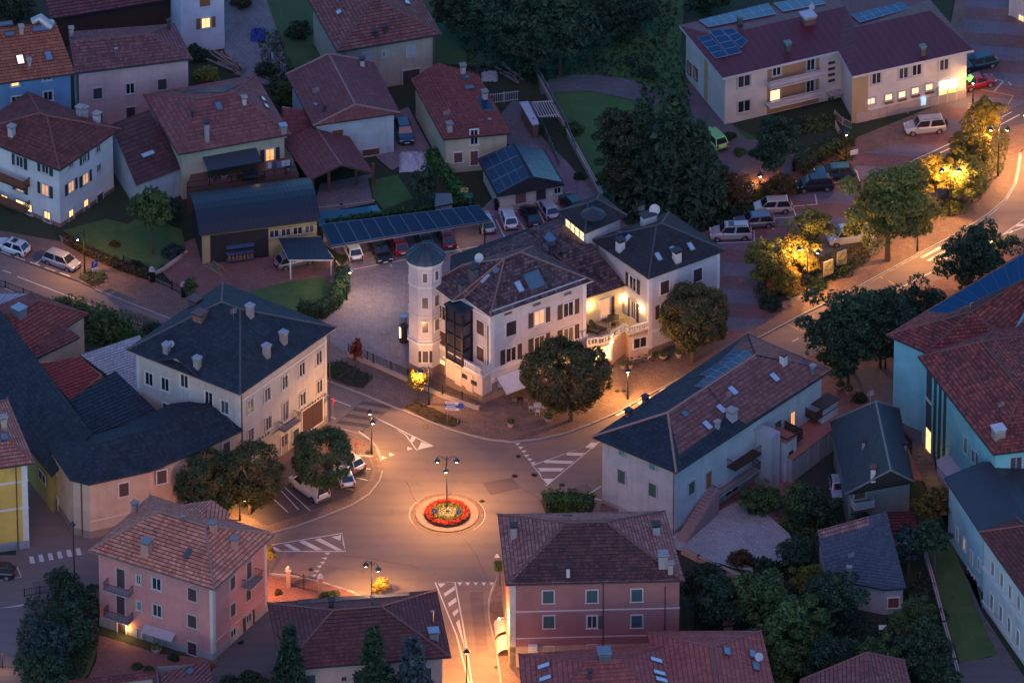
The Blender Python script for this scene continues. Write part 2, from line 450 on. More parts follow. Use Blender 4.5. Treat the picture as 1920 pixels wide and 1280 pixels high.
        if (E1-A).xy.length > .15: fc.append([P[3], P[0], E1])
        s.P = P; s.E = (E1, E2)
        print(s.root.name, 'sides %.1f %.1f rise %.1f' % ((P[1]-P[0]).length, (P[2]-P[1]).length, E1.z-zz[0]))
        return s.body(P0_, fc, **k)
    # ---- things on walls
    def wpt(s, i, px, py):
        a, b = s.walls[i]; P = onplane(px, py, a, b); t = (b-a).normalized(); n = V((t.y, -t.x, 0)); return P, t, n
    def win(s, i, px, py, kind='gl', w=.95, h=1.4, lit=None, name='window', fr=None, sh=None, sash=None, arch=False):
        P, t, n = s.wpt(i, px, py); fm = fr or s.fr; fwid = .11
        mb = MB()
        for sx in (-1, 1): mb.box(P+t*sx*(w/2+fwid/2)+n*.055, t, n, fwid, .11, h+2*fwid)
        mb.box(P+UPV*(h/2+fwid/2)+n*.055, t, n, w, .11, fwid)
        mb.box(P-UPV*(h/2+fwid/2)+n*.06, t, n, w+.36, .14, fwid*.9)
        if arch: mb.box(P+UPV*(h/2+fwid+.06)+n*.04, t, n, w*.6, .08, .14)
        wo = s.part(mb, name, fm)
        if 'c' in kind:   # closed shutters / door leaf
            d = MB()
            for sx in (-1, 1): d.box(P+t*sx*w/4+n*.035, t, n, w/2-.02, .05, h-.02)
            s.part(d, 'shutter' if name == 'window' else 'door_leaf', sh or s.sh, wo)
            return wo
        rv = (round(px)*7+round(py)*3) % 4; gm = lit if lit else (glass(), glass((.035,.04,.05), .12), glass((.012,.016,.022), .05), glass((.07,.065,.065), .3))[rv]
        s.part(MB().box(P+n*.012, t, n, w, .02, h), 'pane', gm, wo)
        d = MB(); d.box(P+n*.03, t, n, .07, .03, h)
        for sx in (-1, 1): d.box(P+t*sx*(w/2-.035)+n*.03, t, n, .07, .03, h)
        for sz in (-1, 1): d.box(P+UPV*sz*(h/2-.035)+n*.029, t, n, w-.14, .03, .07)
        s.part(d, 'sash', sash or s.sash, wo)
        if 's' in kind:
            for sx in (-1, 1):
                mb = MB(); mb.box(P+t*sx*(w*.5+fwid+w*.24)+n*.05, t, n, w*.46, .045, h+.06)
                for k in range(int(h/.22)): mb.box(P+t*sx*(w*.5+fwid+w*.24)+n*.078+UPV*(-h/2+.15+k*.22), t, n, w*.38, .02, .1)
                s.part(mb, 'shutter', sh or s.sh, wo)
        return wo
    def wins(s, i, L, kind='gl', **k):
        for p in L: s.win(i, p[0], p[1], kind, **k)
    def band(s, i, px, py, w=.18, d=.06, mat=None, name='string_course'):
        P, t, n = s.wpt(i, px, py); a, b = s.walls[i]; c = (a+b)/2
        s.part(MB().box(V((c.x, c.y, P.z))+n*d/2, t, n, (b-a).length+2*d, d, w), name, mat or s.fr)
    def quoin(s, i, end, z0, z1, mat=None, name='corner_pilaster', w=.45, d=.05):
        a, b = s.walls[i]; t = (b-a).normalized(); n = V((t.y, -t.x, 0)); p = (a+t*w/2) if end == 0 else (b-t*w/2)
        s.part(MB().box(V((p.x, p.y, (z0+z1)/2))+n*d/2, t, n, w, d, z1-z0), name, mat or s.fr)
    def pipe(s, px0, py0, i, zt=None, zb=.1, mat=None):
        P, t, n = s.wpt(i, px0, py0); q = P+n*.1
        s.part(MB().tube([V((q.x, q.y, zb)), V((q.x, q.y, zt or P.z))], .06, 6), 'downpipe', mat or plain((.06, .03, .03), name='downpipe_paint'))
    def balcony(s, i, px, py, w, d=1.1, kind='bar', slab=None, rail=None, rh=1.0):
        """px,py: middle of the slab where it meets the wall"""
        P, t, n = s.wpt(i, px, py); mb = MB().box(P+n*d/2, t, n, w, d, .16)
        b = s.part(mb, 'balcony', slab or plain((.3, .28, .27), name='balcony_slab'))
        r = MB(); c = [P-t*w/2+n*.05, P-t*w/2+n*d*.96, P+t*w/2+n*d*.96, P+t*w/2+n*.05]
        for k in range(3):
            a, e = c[k], c[k+1]; L = (e-a).length; dd = (e-a).normalized(); nn = V((dd.y, -dd.x, 0))
            if kind == 'bar':
                r.box((a+e)/2+UPV*rh, dd, nn, L, .05, .05); r.box((a+e)/2+UPV*.15, dd, nn, L, .03, .03)
                m_ = max(2, int(L/.16))
                for q in range(m_+1): r.box(a+dd*(L*q/m_)+UPV*(rh/2+.05), dd, nn, .025, .025, rh)
            elif kind == 'plank':
                r.box((a+e)/2+UPV*rh, dd, nn, L, .1, .08)
                for q in range(3): r.box((a+e)/2+UPV*(.25+q*.26), dd, nn, L, .03, .2)
            elif kind == 'balus':
                r.box((a+e)/2+UPV*(rh-.02), dd, nn, L+.15, .22, .12); r.box((a+e)/2+UPV*.14, dd, nn, L, .2, .12)
                m_ = max(2, int(L/.28))
                for q in range(m_+1): r.tube([a+dd*(L*q/m_)+UPV*.1, a+dd*(L*q/m_)+UPV*.35, a+dd*(L*q/m_)+UPV*(rh-.1)], [.05, .1, .05], 6)
        s.part(r, 'railing', rail or plain((.03, .03, .035), name='iron'), b)
        return P, t, n
    # ---- things on roofs
    def rhit(s, px, py):
        d = ray(px, py); best = None
        for F in s.faces:
            n = fnormal(F); den = n.dot(d)
            if abs(den) < 1e-9: continue
            P = CAM+d*(n.dot(F[0]-CAM)/den)
            if inpoly(P.x, P.y, F):
                dist = (P-CAM).length
                if best is None or dist < best[0]: best = (dist, P, n)
        if best is None:
            F = min(s.faces, key=lambda F: abs(sum((p.x for p in F))/len(F)-(px-960)/17.8)); n = fnormal(F)
            P = CAM+d*(n.dot(F[0]-CAM)/n.dot(d)); print('ROOF MISS', s.root.name, px, py); return P, n
        return best[1], best[2]
    def chim(s, px, py, h=1.2, w=.6, mat=None, cap=None, kind='box'):
        """px,py: where it leaves the roof"""
        P, n = s.rhit(px, py); mb = MB(); t = V((n.y, -n.x, 0)); t = t.normalized() if t.length > .01 else V((1,0,0)); b = V((t.y, -t.x, 0))
        m = mat or plain((.3, .26, .24), name='chimney_render')
        if kind == 'pipe':
            mb.tube([P-UPV*.2, P+UPV*h], .1, 8); o = s.part(mb, 'vent_pipe', plain((.25, .25, .27), .35, .7, name='steel'), s.roof)
            s.part(MB().lathe(P+UPV*h, [(.2, 0), (.22, .06), (.03, .16)], 8), 'cap', cap or plain((.3, .3, .32), .4, .6, name='steel'), o); return
        mb.box(P+UPV*(h/2-.3), t, b, w, w, h+.6)
        o = s.part(mb, 'chimney', m, s.roof)
        c = MB(); 
        for a, e in ((-1,-1),(1,-1),(1,1),(-1,1)): c.box(P+UPV*(h+.1)+t*a*w*.38+b*e*w*.38, t, b, .09, .09, .2)
        c.box(P+UPV*(h+.25), t, b, w+.22, w+.22, .1); c.box(P+UPV*h, t, b, w+.1, w+.1, .07)
        s.part(c, 'chimney_cap', cap or plain((.3, .27, .25), name='chimney_slab'), o)
    def sky(s, px, py, w=.75, h=1.15, lit=None):
        P, n = s.rhit(px, py); t = V((n.y, -n.x, 0)).normalized(); v = n.cross(t)
        fr = MB()
        for a in (-1, 1): fr.box(P+t*a*(w/2)+n*.1, t, n, .1, .14, h+.1, u=v); fr.box(P+v*a*(h/2)+n*.1, t, n, w, .14, .1, u=v)
        o = s.part(fr, 'skylight', plain((.1, .1, .11), .5, .4, name='skylight_flashing'), s.roof)
        s.part(MB().box(P+n*.12, t, n, w-.08, .06, h-.08, u=v), 'pane', lit or glass((.1, .14, .2), .12), o)
    def panels(s, quad, nu, nv, skip=(), frame=None, name='solar_panel', gap=.04, cm=None, fw=.05, dp=.08):
        """quad: pixels along the roof: bottom-left, bottom-right, top-right, top-left"""
        Q = []; 
        P0, n = s.rhit((quad[0][0]+quad[2][0])/2, (quad[0][1]+quad[2][1])/2)
        for q in quad:
            d = ray(*q); Q.append(CAM+d*(n.dot(P0-CAM)/n.dot(d))+n*.14)
        bl = lambda a, b: (Q[0]*(1-a)+Q[1]*a)*(1-b)+(Q[3]*(1-a)+Q[2]*a)*b
        for i in range(nu):
            for j in range(nv):
                if (i, j) in skip: continue
                C = [bl((i+a)/nu, (j+b)/nv) for a, b in ((0,0),(1,0),(1,1),(0,1))]; cen = sum(C, V((0,0,0)))/4
                C = [p+(cen-p)*gap*.5 for p in C]; I = [p+(cen-p)*fw for p in C]
                fr = MB()
                for k in range(4): fr.quad(C[k-1], C[k], I[k], I[k-1]); fr.quad(C[k]-n*dp, C[k-1]-n*dp, C[k-1], C[k])
                fr.quad(*[p-n*dp for p in reversed(C)])
                o = s.part(fr, name, frame or plain((.16, .18, .22), .4, .5, name='aluminium'), s.roof)
                c = MB(); c.quad(*[p-n*.012 for p in I], uv=[(0,0),(1,0),(1,1),(0,1)]); s.part(c, 'cells', cm or solar(), o)
    def antenna(s, px, py, h=1.6):
        P, n = s.rhit(px, py); mb = MB(); mb.tube([P, P+UPV*h], .025, 5)
        for k in range(5): mb.tube([P+V((-.35, -.1, h-.15-.12*k)), P+V((.35, .1, h-.1-.12*k))], .015, 4)
        mb.tube([P+V((0, 0, h-.6)), P+V((.2, .6, h-.3))], .015, 4)
        s.part(mb, 'aerial', plain((.3, .3, .32), .4, .7, name='steel'), s.roof)
    def dish(s, px, py, r=.45, h=.8):
        P, n = s.rhit(px, py); mb = MB(); mb.tube([P, P+UPV*h], .03, 5)
        c = P+UPV*h; ax = V((-.3, -.75, .55)).normalized(); a = ax.cross(UPV).normalized(); b = ax.cross(a); i = len(mb.v); m_ = 14
        for rr, dd in ((0.02, 0), (r*.6, .05), (r, .14)):
            mb.v += [c+ax*dd+(a*math.cos(6.2832*k/m_)+b*math.sin(6.2832*k/m_))*rr for k in range(m_)]
        for q in range(2):
            for k in range(m_): mb.f.append((i+q*m_+k, i+q*m_+(k+1) % m_, i+(q+1)*m_+(k+1) % m_, i+(q+1)*m_+k)); mb.mi.append(0)
        s.part(mb, 'satellite_dish', plain((.4, .4, .42), .5, name='dish_paint'), s.roof)
# ------------------------------------------------------------------ ground
def sheet(name, pts, z, mat, kind='structure', off=V((0,0,0)), skirt=0.0):
    P = [G(p[0], p[1], z) for p in pts]; mb = MB(); n = len(P)
    ar = sum(P[i-1].x*P[i].y-P[i].x*P[i-1].y for i in range(n))
    if ar < 0: P.reverse()
    mb.quad(*P)
    if skirt:
        for i in range(n): mb.quad(P[i-1]-UPV*skirt, P[i]-UPV*skirt, P[i], P[i-1])
    o = mb.build(name, mat); o['kind'] = kind
    return o
def stripq(mb, pts, wd, z, closed=False, mi=0):
    P = [G(p[0], p[1], z) for p in pts]; n = len(P); L = []; Rr = []
    for i in range(n):
        a = P[i-1] if (i or closed) else P[i]; b = P[(i+1) % n] if (i < n-1 or closed) else P[i]
        d = (b-a); d.z = 0; d.normalize(); q = V((-d.y, d.x, 0))*wd/2; L.append(P[i]+q); Rr.append(P[i]-q)
    for i in range(n if closed else n-1):
        j = (i+1) % n; mb.quad(Rr[i], Rr[j], L[j], L[i], mi=mi)
def dashes(mb, a, b, n, fill, wd, z):
    for k in range(n):
        t0, t1 = k/n, (k+fill)/n
        stripq(mb, [(a[0]+(b[0]-a[0])*t0, a[1]+(b[1]-a[1])*t0), (a[0]+(b[0]-a[0])*t1, a[1]+(b[1]-a[1])*t1)], wd, z)
def kerb(pts, h=.14, wd=.16, closed=False, name='kerb', mat=None, z0=0.0):
    P = [G(p[0], p[1], h) for p in pts]; mb = MB()
    for i in range(len(P) if closed else len(P)-1):
        a, b = P[i], P[(i+1) % len(P)]; d = (b-a); L = d.length
        if L < .01: continue
        d.normalize(); mb.box((a+b)/2-UPV*(h-z0)/2, d, V((d.y, -d.x, 0)), L+wd*.4, wd, h-z0)
    o = mb.build(name, mat or plain((.3, .27, .25), name='kerb_stone')); o['kind'] = 'structure'; return o
mb = MB(); mb.quad(V((-500,-500,-.02)), V((500,-500,-.02)), V((500,700,-.02)), V((-500,700,-.02)))
mb.build('ground', grass((.018,.035,.014),(.035,.055,.02)))['kind'] = 'structure'
ASP = asphalt(); PORF = paver((.19,.115,.088), (.13,.09,.078), .3, 30)
PORF2 = paver((.19,.085,.08), (.14,.075,.072), .3, 8, bands=(.12,.125,.16), bw=5.2)
CLINK = paver((.22,.10,.08), (.17,.08,.07), .3, 20)
GREYP = paver((.2,.15,.165), (.16,.125,.14), .35, 40)
sheet('road', [(-60,455),(330,575),(640,690),(700,725),(800,770),(960,810),(1200,735),(1400,630),(1600,520),(1800,410),(1890,330),(1905,240),(2010,240),(2010,490),(1700,680),(1400,830),(1250,1060),(1000,1100),(960,1310),(700,1310),(480,1120),(185,1140),(-60,1190),(-60,1040),(30,1040),(40,860),(300,980),(480,960),(560,880),(560,780),(320,640),(-60,545)], .004, ASP)
# pavements (raised)
PV = .13
north = [(-60,412),(0,432),(110,452),(150,470),(230,505),(290,520),(345,545),(385,570),(420,500),(560,540),(640,500),(760,480),(1000,400),(1110,330),(1130,380),(1330,420),(1400,300),(1600,260),(1750,200),(1800,-40),(2010,-40),(2010,240),(1960,250),(1912,285),(1907,320),(1902,342),(1885,372),(1860,394),(1840,408),(1790,438),(1715,478),(1645,516),(1590,546),(1507,586),(1440,622),(1360,662),(1280,705),(1210,741),(1160,770),(1110,792),(1060,810),(1010,821),(960,826),(920,822),(880,813),(840,801),(805,788),(737,760),(689,740),(620,714),(320,596),(230,561),(179,541),(147,527),(0,472),(-60,450)]
PK = [(0,472),(147,527),(160,510),(136,495),(56,465),(0,445),(-60,425),(-60,450)]
sheet('pavement', north, PV, PORF, skirt=.14)
sheet('parking', [(-60,425),(0,445),(56,466),(95,481),(150,500),(166,512),(150,528),(0,473),(-60,450)], PV+.004, asphalt((.10,.082,.09)))
sheet('parking', [(1330,420),(1410,330),(1480,300),(1610,290),(1700,265),(1760,235),(1800,150),(1815,-40),(2010,-40),(2010,240),(1930,230),(1890,205),(1850,235),(1790,300),(1740,330),(1680,400),(1590,470),(1500,560),(1430,605),(1360,640),(1350,560),(1345,480)], PV+.004, PORF2)
sheet('lane', [(2010,175),(1930,190),(1870,215),(1790,262),(1720,300),(1690,330),(1710,345),(1760,318),(1830,272),(1890,238),(2010,215)], PV+.012, asphalt((.11,.085,.09)))
sheet('courtyard', [(640,500),(660,478),(760,455),(905,425),(1010,395),(1130,380),(1200,480),(1000,640),(880,700),(765,690),(700,668),(640,655),(560,600)], PV+.008, GREYP)
sheet('forecourt', [(300,505),(345,455),(380,440),(430,490),(600,470),(640,495),(600,540),(560,545),(470,545),(385,565),(330,540)], PV+.008, CLINK)
sheet('driveway', [(640,478),(600,455),(700,440),(905,390),(945,350),(900,290),(1000,270),(1060,300),(1125,375),(1040,400),(905,432)], PV+.012, paver((.2,.14,.16),(.17,.12,.14),.4,10))
# north kerb line
kn = [(-60,451),(0,473),(147,528),(179,542),(230,562),(320,597),(620,715),(689,741),(737,761),(805,789),(840,802),(880,814),(920,823),(960,827),(1010,822),(1060,811),(1110,793),(1160,771),(1210,742),(1280,706),(1360,663),(1440,623),(1507,587),(1590,547),(1645,517),(1715,479),(1790,439),(1840,409),(1860,395),(1885,373),(1902,343),(1907,320),(1912,286)]
kerb(kn[3:], h=.15)
# cooperative car park and pavement (south-west)
coop = [(616,795),(690,830),(714,862),(718,880),(712,900),(692,925),(660,945),(610,965),(555,985),(500,1000),(300,1010),(350,900),(520,860)]
sheet('pavement', coop, .12, PORF, skirt=.13); kerb([(640,803),(672,812),(697,826),(711,845),(715,864)], h=.13); kerb([(717,882),(712,900),(692,925),(660,945),(610,965),(555,985),(500,1000)], h=.13)
sheet('parking', [(500,890),(560,850),(640,850),(692,858),(700,880),(690,905),(660,927),(600,950),(550,970),(500,985),(450,960),(460,900)], .126, asphalt((.09,.068,.07)))
# south-west pavement by the gate
sheet('pavement', [(500,1076),(562,1082),(590,1087),(647,1104),(680,1118),(760,1124),(820,1300),(400,1300),(440,1200),(500,1150)], .12, CLINK, skirt=.13)
kerb([(500,1076),(562,1082),(590,1087),(647,1104),(680,1118),(760,1124)], h=.13)
sheet('pavement', [(-60,1150),(0,1140),(44,1135),(185,1120),(186,1150),(100,1310),(-60,1310)], .12, asphalt((.16,.13,.135)), skirt=.13)
sheet('pavement', [(932,1080),(926,1100),(919,1118),(916,1142),(918,1165),(930,1212),(941,1290),(1000,1310),(1000,1080)], .12, PORF, skirt=.13)
kerb([(932,1080),(926,1100),(919,1118),(916,1142),(918,1165),(930,1212),(941,1290)], h=.13)
sheet('pavement', [(1126,980),(1126,945),(1330,800),(1560,640),(1680,560),(1900,460),(2010,420),(2010,900),(1700,900),(1400,1000)], .12, CLINK, skirt=.13)
# gardens, yards
LAWN = grass((.05,.11,.025),(.10,.17,.04)); LAWN2 = grass((.035,.09,.026),(.06,.135,.036)); LAWN3 = grass((.04,.12,.028),(.075,.18,.045)); SOIL = grass((.03,.026,.018),(.035,.05,.018))
sheet('lawn', [(118,432),(200,410),(240,420),(270,400),(340,430),(350,470),(300,500),(282,518),(230,503),(150,468)], PV+.03, LAWN)
sheet('lawn', [(470,545),(540,528),(600,520),(635,535),(625,570),(590,592),(540,590),(480,560)], PV+.03, LAWN)
sheet('garden', [(690,335),(760,322),(800,290),(870,370),(860,395),(730,402),(700,380)], PV+.03, grass((.02,.034,.014),(.045,.05,.022)))
sheet('garden', [(430,-60),(1290,-60),(1275,100),(1310,200),(1420,260),(1400,320),(1140,380),(1040,200),(985,130),(830,120),(520,130),(440,60)], .05, LAWN2)
sheet('lawn', [(1045,176),(1110,173),(1180,188),(1215,215),(1160,330),(1128,355),(1075,262),(1040,190)], .06, LAWN3)
sheet('lawn', [(1150,20),(1270,30),(1272,110),(1285,150),(1250,190),(1195,148),(1140,138),(1120,90)], .06, LAWN3)
sheet('lawn', [(695,338),(745,328),(775,372),(720,392),(700,370)], PV+.05, LAWN3)
sheet('path', [(1010,165),(1030,150),(1080,140),(1140,142),(1190,152),(1225,168),(1240,190),(1225,200),(1180,185),(1110,171),(1045,172),(1015,178)], .07, paver((.12,.11,.11),(.1,.09,.095),.3,0))
sheet('path', [(1285,160),(1300,155),(1400,262),(1420,262),(1480,300),(1400,335),(1330,300),(1310,250),(1290,190)], .075, asphalt((.11,.09,.1)))
sheet('yard', [(1170,940),(1265,1000),(1400,930),(1480,1000),(1500,1045),(1440,1075),(1380,1065),(1270,1030),(1130,1010)], .14, paver((.34,.34,.33),(.28,.28,.28),.35,15))
sheet('path', [(1790,900),(1745,864),(1701,815),(1681,790),(1560,700),(1590,690),(1670,690),(1760,860),(1830,1000),(1843,1150),(1925,1275),(1890,1290),(1820,1150),(1780,1000),(1735,905)], .15, paver((.13,.11,.11),(.1,.085,.085),.3,15))
sheet('lawn', [(1740,960),(1785,1010),(1830,1140),(1870,1225),(1800,1245),(1770,1150),(1735,1010)], .16, LAWN)
sheet('yard', [(1797,1243),(1872,1228),(1925,1275),(1925,1310),(1790,1310)], .165, asphalt((.11,.105,.11)))
sheet('garden', [(1270,1035),(1390,1075),(1560,1100),(1700,1160),(1740,1010),(1800,1300),(1300,1300)], .14, SOIL)
sheet('yard', [(1520,1010),(1500,950),(1490,900),(1560,840),(1600,930),(1560,960),(1540,1030)], .145, grass((.03,.03,.022),(.04,.045,.03)))
sheet('courtyard', [(186,1190),(300,1225),(420,1235),(300,1300),(150,1300),(180,1240)], .15, CLINK)
sheet('lawn', [(140,1210),(186,1208),(168,1260),(140,1290),(90,1290)], .16, LAWN)
sheet('yard', [(440,1180),(505,1135),(525,1240),(470,1300),(380,1300),(400,1250)], .15, asphalt((.1,.085,.085)))
sheet('courtyard', [(410,-60),(480,-60),(520,60),(540,130),(500,160),(440,140),(420,95),(415,40)], .1, paver((.16,.155,.16),(.13,.13,.135),.5,60))
sheet('courtyard', [(735,320),(700,290),(735,215),(765,200),(835,330),(800,330),(770,300)], .1, GREYP)
sheet('terrace', [(585,400),(600,345),(700,325),(705,380),(640,392),(600,402)], PV+.02, paver((.17,.15,.15),(.14,.12,.125),.5,10))
sheet('driveway', [(925,230),(960,190),(1010,190),(1010,250),(1060,300),(980,290),(940,262)], .12, paver((.13,.12,.13),(.1,.1,.11),.3,50))
# ------------------------------------------------------------------ road markings
WHT = plain((.55,.53,.5), .7, name='road_paint'); YEL = plain((.5,.3,.08), .7, name='yellow_road_paint')
z = .012; mk = MB()
dashes(mk, (0,471), (140,521), 5, .68, .14, PV+.012); dashes(mk, (136,524), (179,541), 1, 1, .14, z)
dashes(mk, (187,546), (318,599), 5, .62, .14, z)
stripq(mk, [(32,518),(162,568),(620,742)], .13, z); dashes(mk, (-40,490), (28,515), 3, .7, .13, z); stripq(mk, [(8,540),(25,547)], .13, z)
for a, b in (((67,494),(87,479)),): stripq(mk, [a, b], .12, PV+.012)
stripq(mk, [(620,716),(689,741)], .16, z); stripq(mk, [(620,747),(658,761)], .13, z); stripq(mk, [(620,781),(630,785)], .13, z)
stripq(mk, [(737,763),(805,791),(840,804),(880,816),(920,825),(960,829),(1010,824),(1060,813),(1110,795),(1125,789)], .16, z)
stripq(mk, [(672,808),(690,820),(703,835),(711,850),(714,862)], .16, z)
for a, b in (((712,871),(710,881)),((697,905),(688,914)),((681,920),(670,928)),((661,933),(611,957)),((600,960),(590,965)),((556,975),(520,985))): stripq(mk, [a, b], .13, z)
ring = lambda cx, cy, r, n=56, a0=0, a1=6.28319: [(cx+r*math.cos(a0+(a1-a0)*k/n), cy-r*.552*math.sin(a0+(a1-a0)*k/n)) for k in range(n if a1-a0 > 6.28 else n+1)]
stripq(mk, ring(838.5, 964, 70), .16, z, closed=True)
# dashed outer circle of the roundabout seen faintly
# splitter islands (hatched triangles)
def tri(P, wd=.14): stripq(mk, P, wd, z, closed=True)
tri([(705,783),(812,836),(781,843),(760,814)])
for q in (((812,836),(783,842),(790,828)), ): mk.quad(*[G(p[0], p[1], z+.001) for p in reversed(q)])
mk.quad(*[G(*p, z+.001) for p in ((768,827),(774,829),(781,819),(773,816))])
tri([(1125,827),(998,872),(1011,886),(1023,911)]); 
for q in (((1017,897),(1042,897),(1026,907)),((1008,877),(1059,877),(1052,883),(1013,883)),((1022,862),(1077,864),(1070,869),(1020,867)),((1064,848),(1097,849),(1089,854),(1062,853)),((1108,829),(1122,830),(1112,840),(1097,839))): mk.quad(*[G(p[0], p[1], z+.001) for p in q])
tri([(508,1021),(642,999),(644,1018),(648,1033),(520,1033)])
for q in (((621,1006),(640,1002),(638,1013)),((590,1011),(600,1008),(642,1031),(630,1031)),((560,1015),(570,1012),(605,1030),(592,1031)),((531,1020),(541,1019),(564,1031),(552,1032)),((512,1024),(528,1031),(515,1032))): mk.quad(*[G(p[0], p[1], z+.001) for p in q])
tri([(816,1091),(853,1091),(858,1120),(870,1160),(878,1215),(890,1290)][0:0]+[(816,1091),(853,1091),(868,1170),(876,1220),(886,1290),(882,1290),(856,1190)])
for q in (((821,1093),(836,1093),(826,1101)),((832,1112),(852,1098),(853,1105),(834,1118)),((840,1130),(855,1119),(856,1127),(842,1137)),((848,1148),(858,1140),(860,1146),(851,1155)),((855,1166),(861,1160),(870,1205),(872,1215))): mk.quad(*[G(p[0], p[1], z+.001) for p in q])
# give-way teeth
def teeth(pts, dx, dy, s=1.0):
    for (x, y) in pts: mk.quad(*[G(p[0], p[1], z+.001) for p in ((x-dx, y-dy), (x+dx, y+dy), (x+dy*2.2*s, y-dx*1.1*s))])
for x, y in ((969,832),(975,839),(981,846),(986,854),(992,861),(998,868)): mk.quad(*[G(a, b, z+.001) for a, b in ((x-4,y-2),(x+1,y+3),(x+7,y-2))])
for x, y in ((614,1037),(609,1046),(605,1054),(599,1061),(594,1070),(589,1078)): mk.quad(*[G(a, b, z+.001) for a, b in ((x-6,y-1),(x+1,y+3),(x+5,y-2))])
for k in range(5): mk.quad(*[G(a, b, z+.001) for a, b in ((857+15*k,1091),(862+15*k,1097),(867+15*k,1091))])
for x, y in ((720,858),(734,852),(768,841)): mk.quad(*[G(a, b, z+.001) for a, b in ((x-4,y+3),(x+6,y),(x-4,y-4))])
stripq(mk, [(933,1083),(922,1103),(917,1122),(916,1142),(930,1212),(941,1290)], .15, z)
stripq(mk, [(505,1074),(562,1080)], .14, z); dashes(mk, (573,1083), (600,1088), 1, 1, .14, z); dashes(mk, (604,1090), (675,1113), 3, .6, .14, z)
# crossings: pale zebra near the roundabout, white one at the west side street
for k in range(6):
    a = (57+17.5*k, 1043-3.1*k); mk.quad(*[G(p[0], p[1], z) for p in ((a[0],a[1]+13),(a[0]+9,a[1]+12),(a[0]+5,a[1]-1),(a[0]-3,a[1]))])
stripq(mk, [(32,1062),(40,1081),(0,1087)], .13, z); stripq(mk, [(186,1041),(190,1043),(188,1058)], .2, z); stripq(mk, [(0,1141),(44,1133)], .2, z)
# east road
dashes(mk, (1155,778), (1280,711), 3, .55, .35, z); stripq(mk, [(1300,700),(1345,678)], .14, z)
stripq(mk, [(1462,609),(1515,585),(1590,550),(1645,520),(1715,482),(1790,442),(1840,412),(1862,398),(1887,375),(1905,343),(1910,320),(1914,290)], .16, z)
dashes(mk, (1440,622), (1462,610), 1, .8, .14, z)
stripq(mk, [(1666,551),(1762,502)], .14, z); dashes(mk, (1485,640), (1527,620), 2, .6, .14, z)
stripq(mk, [(1880,440),(1925,408)], .14, z); stripq(mk, [(1880,440),(1925,424)], .14, z)
for q in (((1890,437),(1896,432),(1903,432),(1896,437)),((1903,425),(1910,420),(1925,419),(1925,424))): mk.quad(*[G(p[0], p[1], z+.001) for p in q])
for k in range(3): 
    x, y = 1725+12*k, 482-0*k+6*k; mk.quad(*[G(p[0], p[1], z+.001) for p in ((x,y),(x+5,y+2),(x+42,y-17),(x+36,y-20))])
stripq(mk, [(1128,937),(1094,930)], .14, z); dashes(mk, (1094,932),(1127,911), 1, 1, .13, z)
z2 = PV+.02
stripq(mk, [(1690,312),(1720,297),(1752,283),(1790,265)], .13, z2); stripq(mk, [(1700,316),(1735,300),(1760,288),(1795,272)], .16, z2); stripq(mk, [(1863,228),(1897,210)], .13, z2); stripq(mk, [(1870,237),(1912,215)], .16, z2)
for a, b in (((1861,148),(1881,152)),((1881,152),(1864,172)),((1891,154),(1896,160)),((1820,130),(1822,135)),
             ((1590,363),(1572,342)),((1572,342),(1488,364)),((1612,340),(1606,320)),((1612,340),(1530,344)),((1606,320),(1590,320)),((1486,386),(1493,407)),((1493,407),(1440,409)),((1532,383),(1528,364)),((1532,383),(1486,387)),((1446,428),(1452,430)),((1414,432),(1414,453)),((1414,453),(1345,456))): stripq(mk, [a, b], .11, z2)
for a, b in (((600,450),(645,508)),((695,447),(735,500)),((735,438),(775,494)),((840,436),(870,480)),((930,412),(946,444)),((965,402),(985,432)),((1010,396),(1023,422)),((1045,385),(1056,400)),((645,508),(905,460)),((905,460),(1060,410))): stripq(mk, [a, b], .11, z2)
for a, b in (((671,853),(700,855)),((672,876),(695,879)),((668,895),(690,900)),((627,912),(663,918)),((500,890),(560,955)),((530,910),(582,957)),((508,930),(540,960))): stripq(mk, [a, b], .11, .14)
mo = mk.build('road_markings', WHT); mo['kind'] = 'structure'
yk = MB(); stripq(yk, [(1645,516),(1655,521)], .13, z)
for L in ([(1645,517),(1655,522)],[(1666,527),(1676,532),(1672,536)],[(1472,605),(1505,621),(1512,616)],[(1762,550),(1776,543)],[(1740,560),(1752,554)]): stripq(yk, L, .13, z)
for L in ([(1838,168),(1900,180),(1886,203)],[(1816,194),(1884,203)],[(1700,213),(1704,211)]): stripq(yk, L, .12, z2)
yk.build('road_markings', YEL)['kind'] = 'structure'
# disabled bay sign and raised crossing band
sheet('crossing', [(630,793),(689,745),(736,762),(680,812),(655,800)], z-.003, paver((.10,.07,.062),(.07,.055,.055),.3,15,bands=(.2,.17,.15),bw=1.35))
tb = MB(); stripq(tb, [(632,792),(686,747)], .1, z+.004); stripq(tb, [(676,810),(734,763)], .1, z+.004); tb.build('road_edging', plain((.09,.07,.06), name='stone_sett'))['kind'] = 'structure'
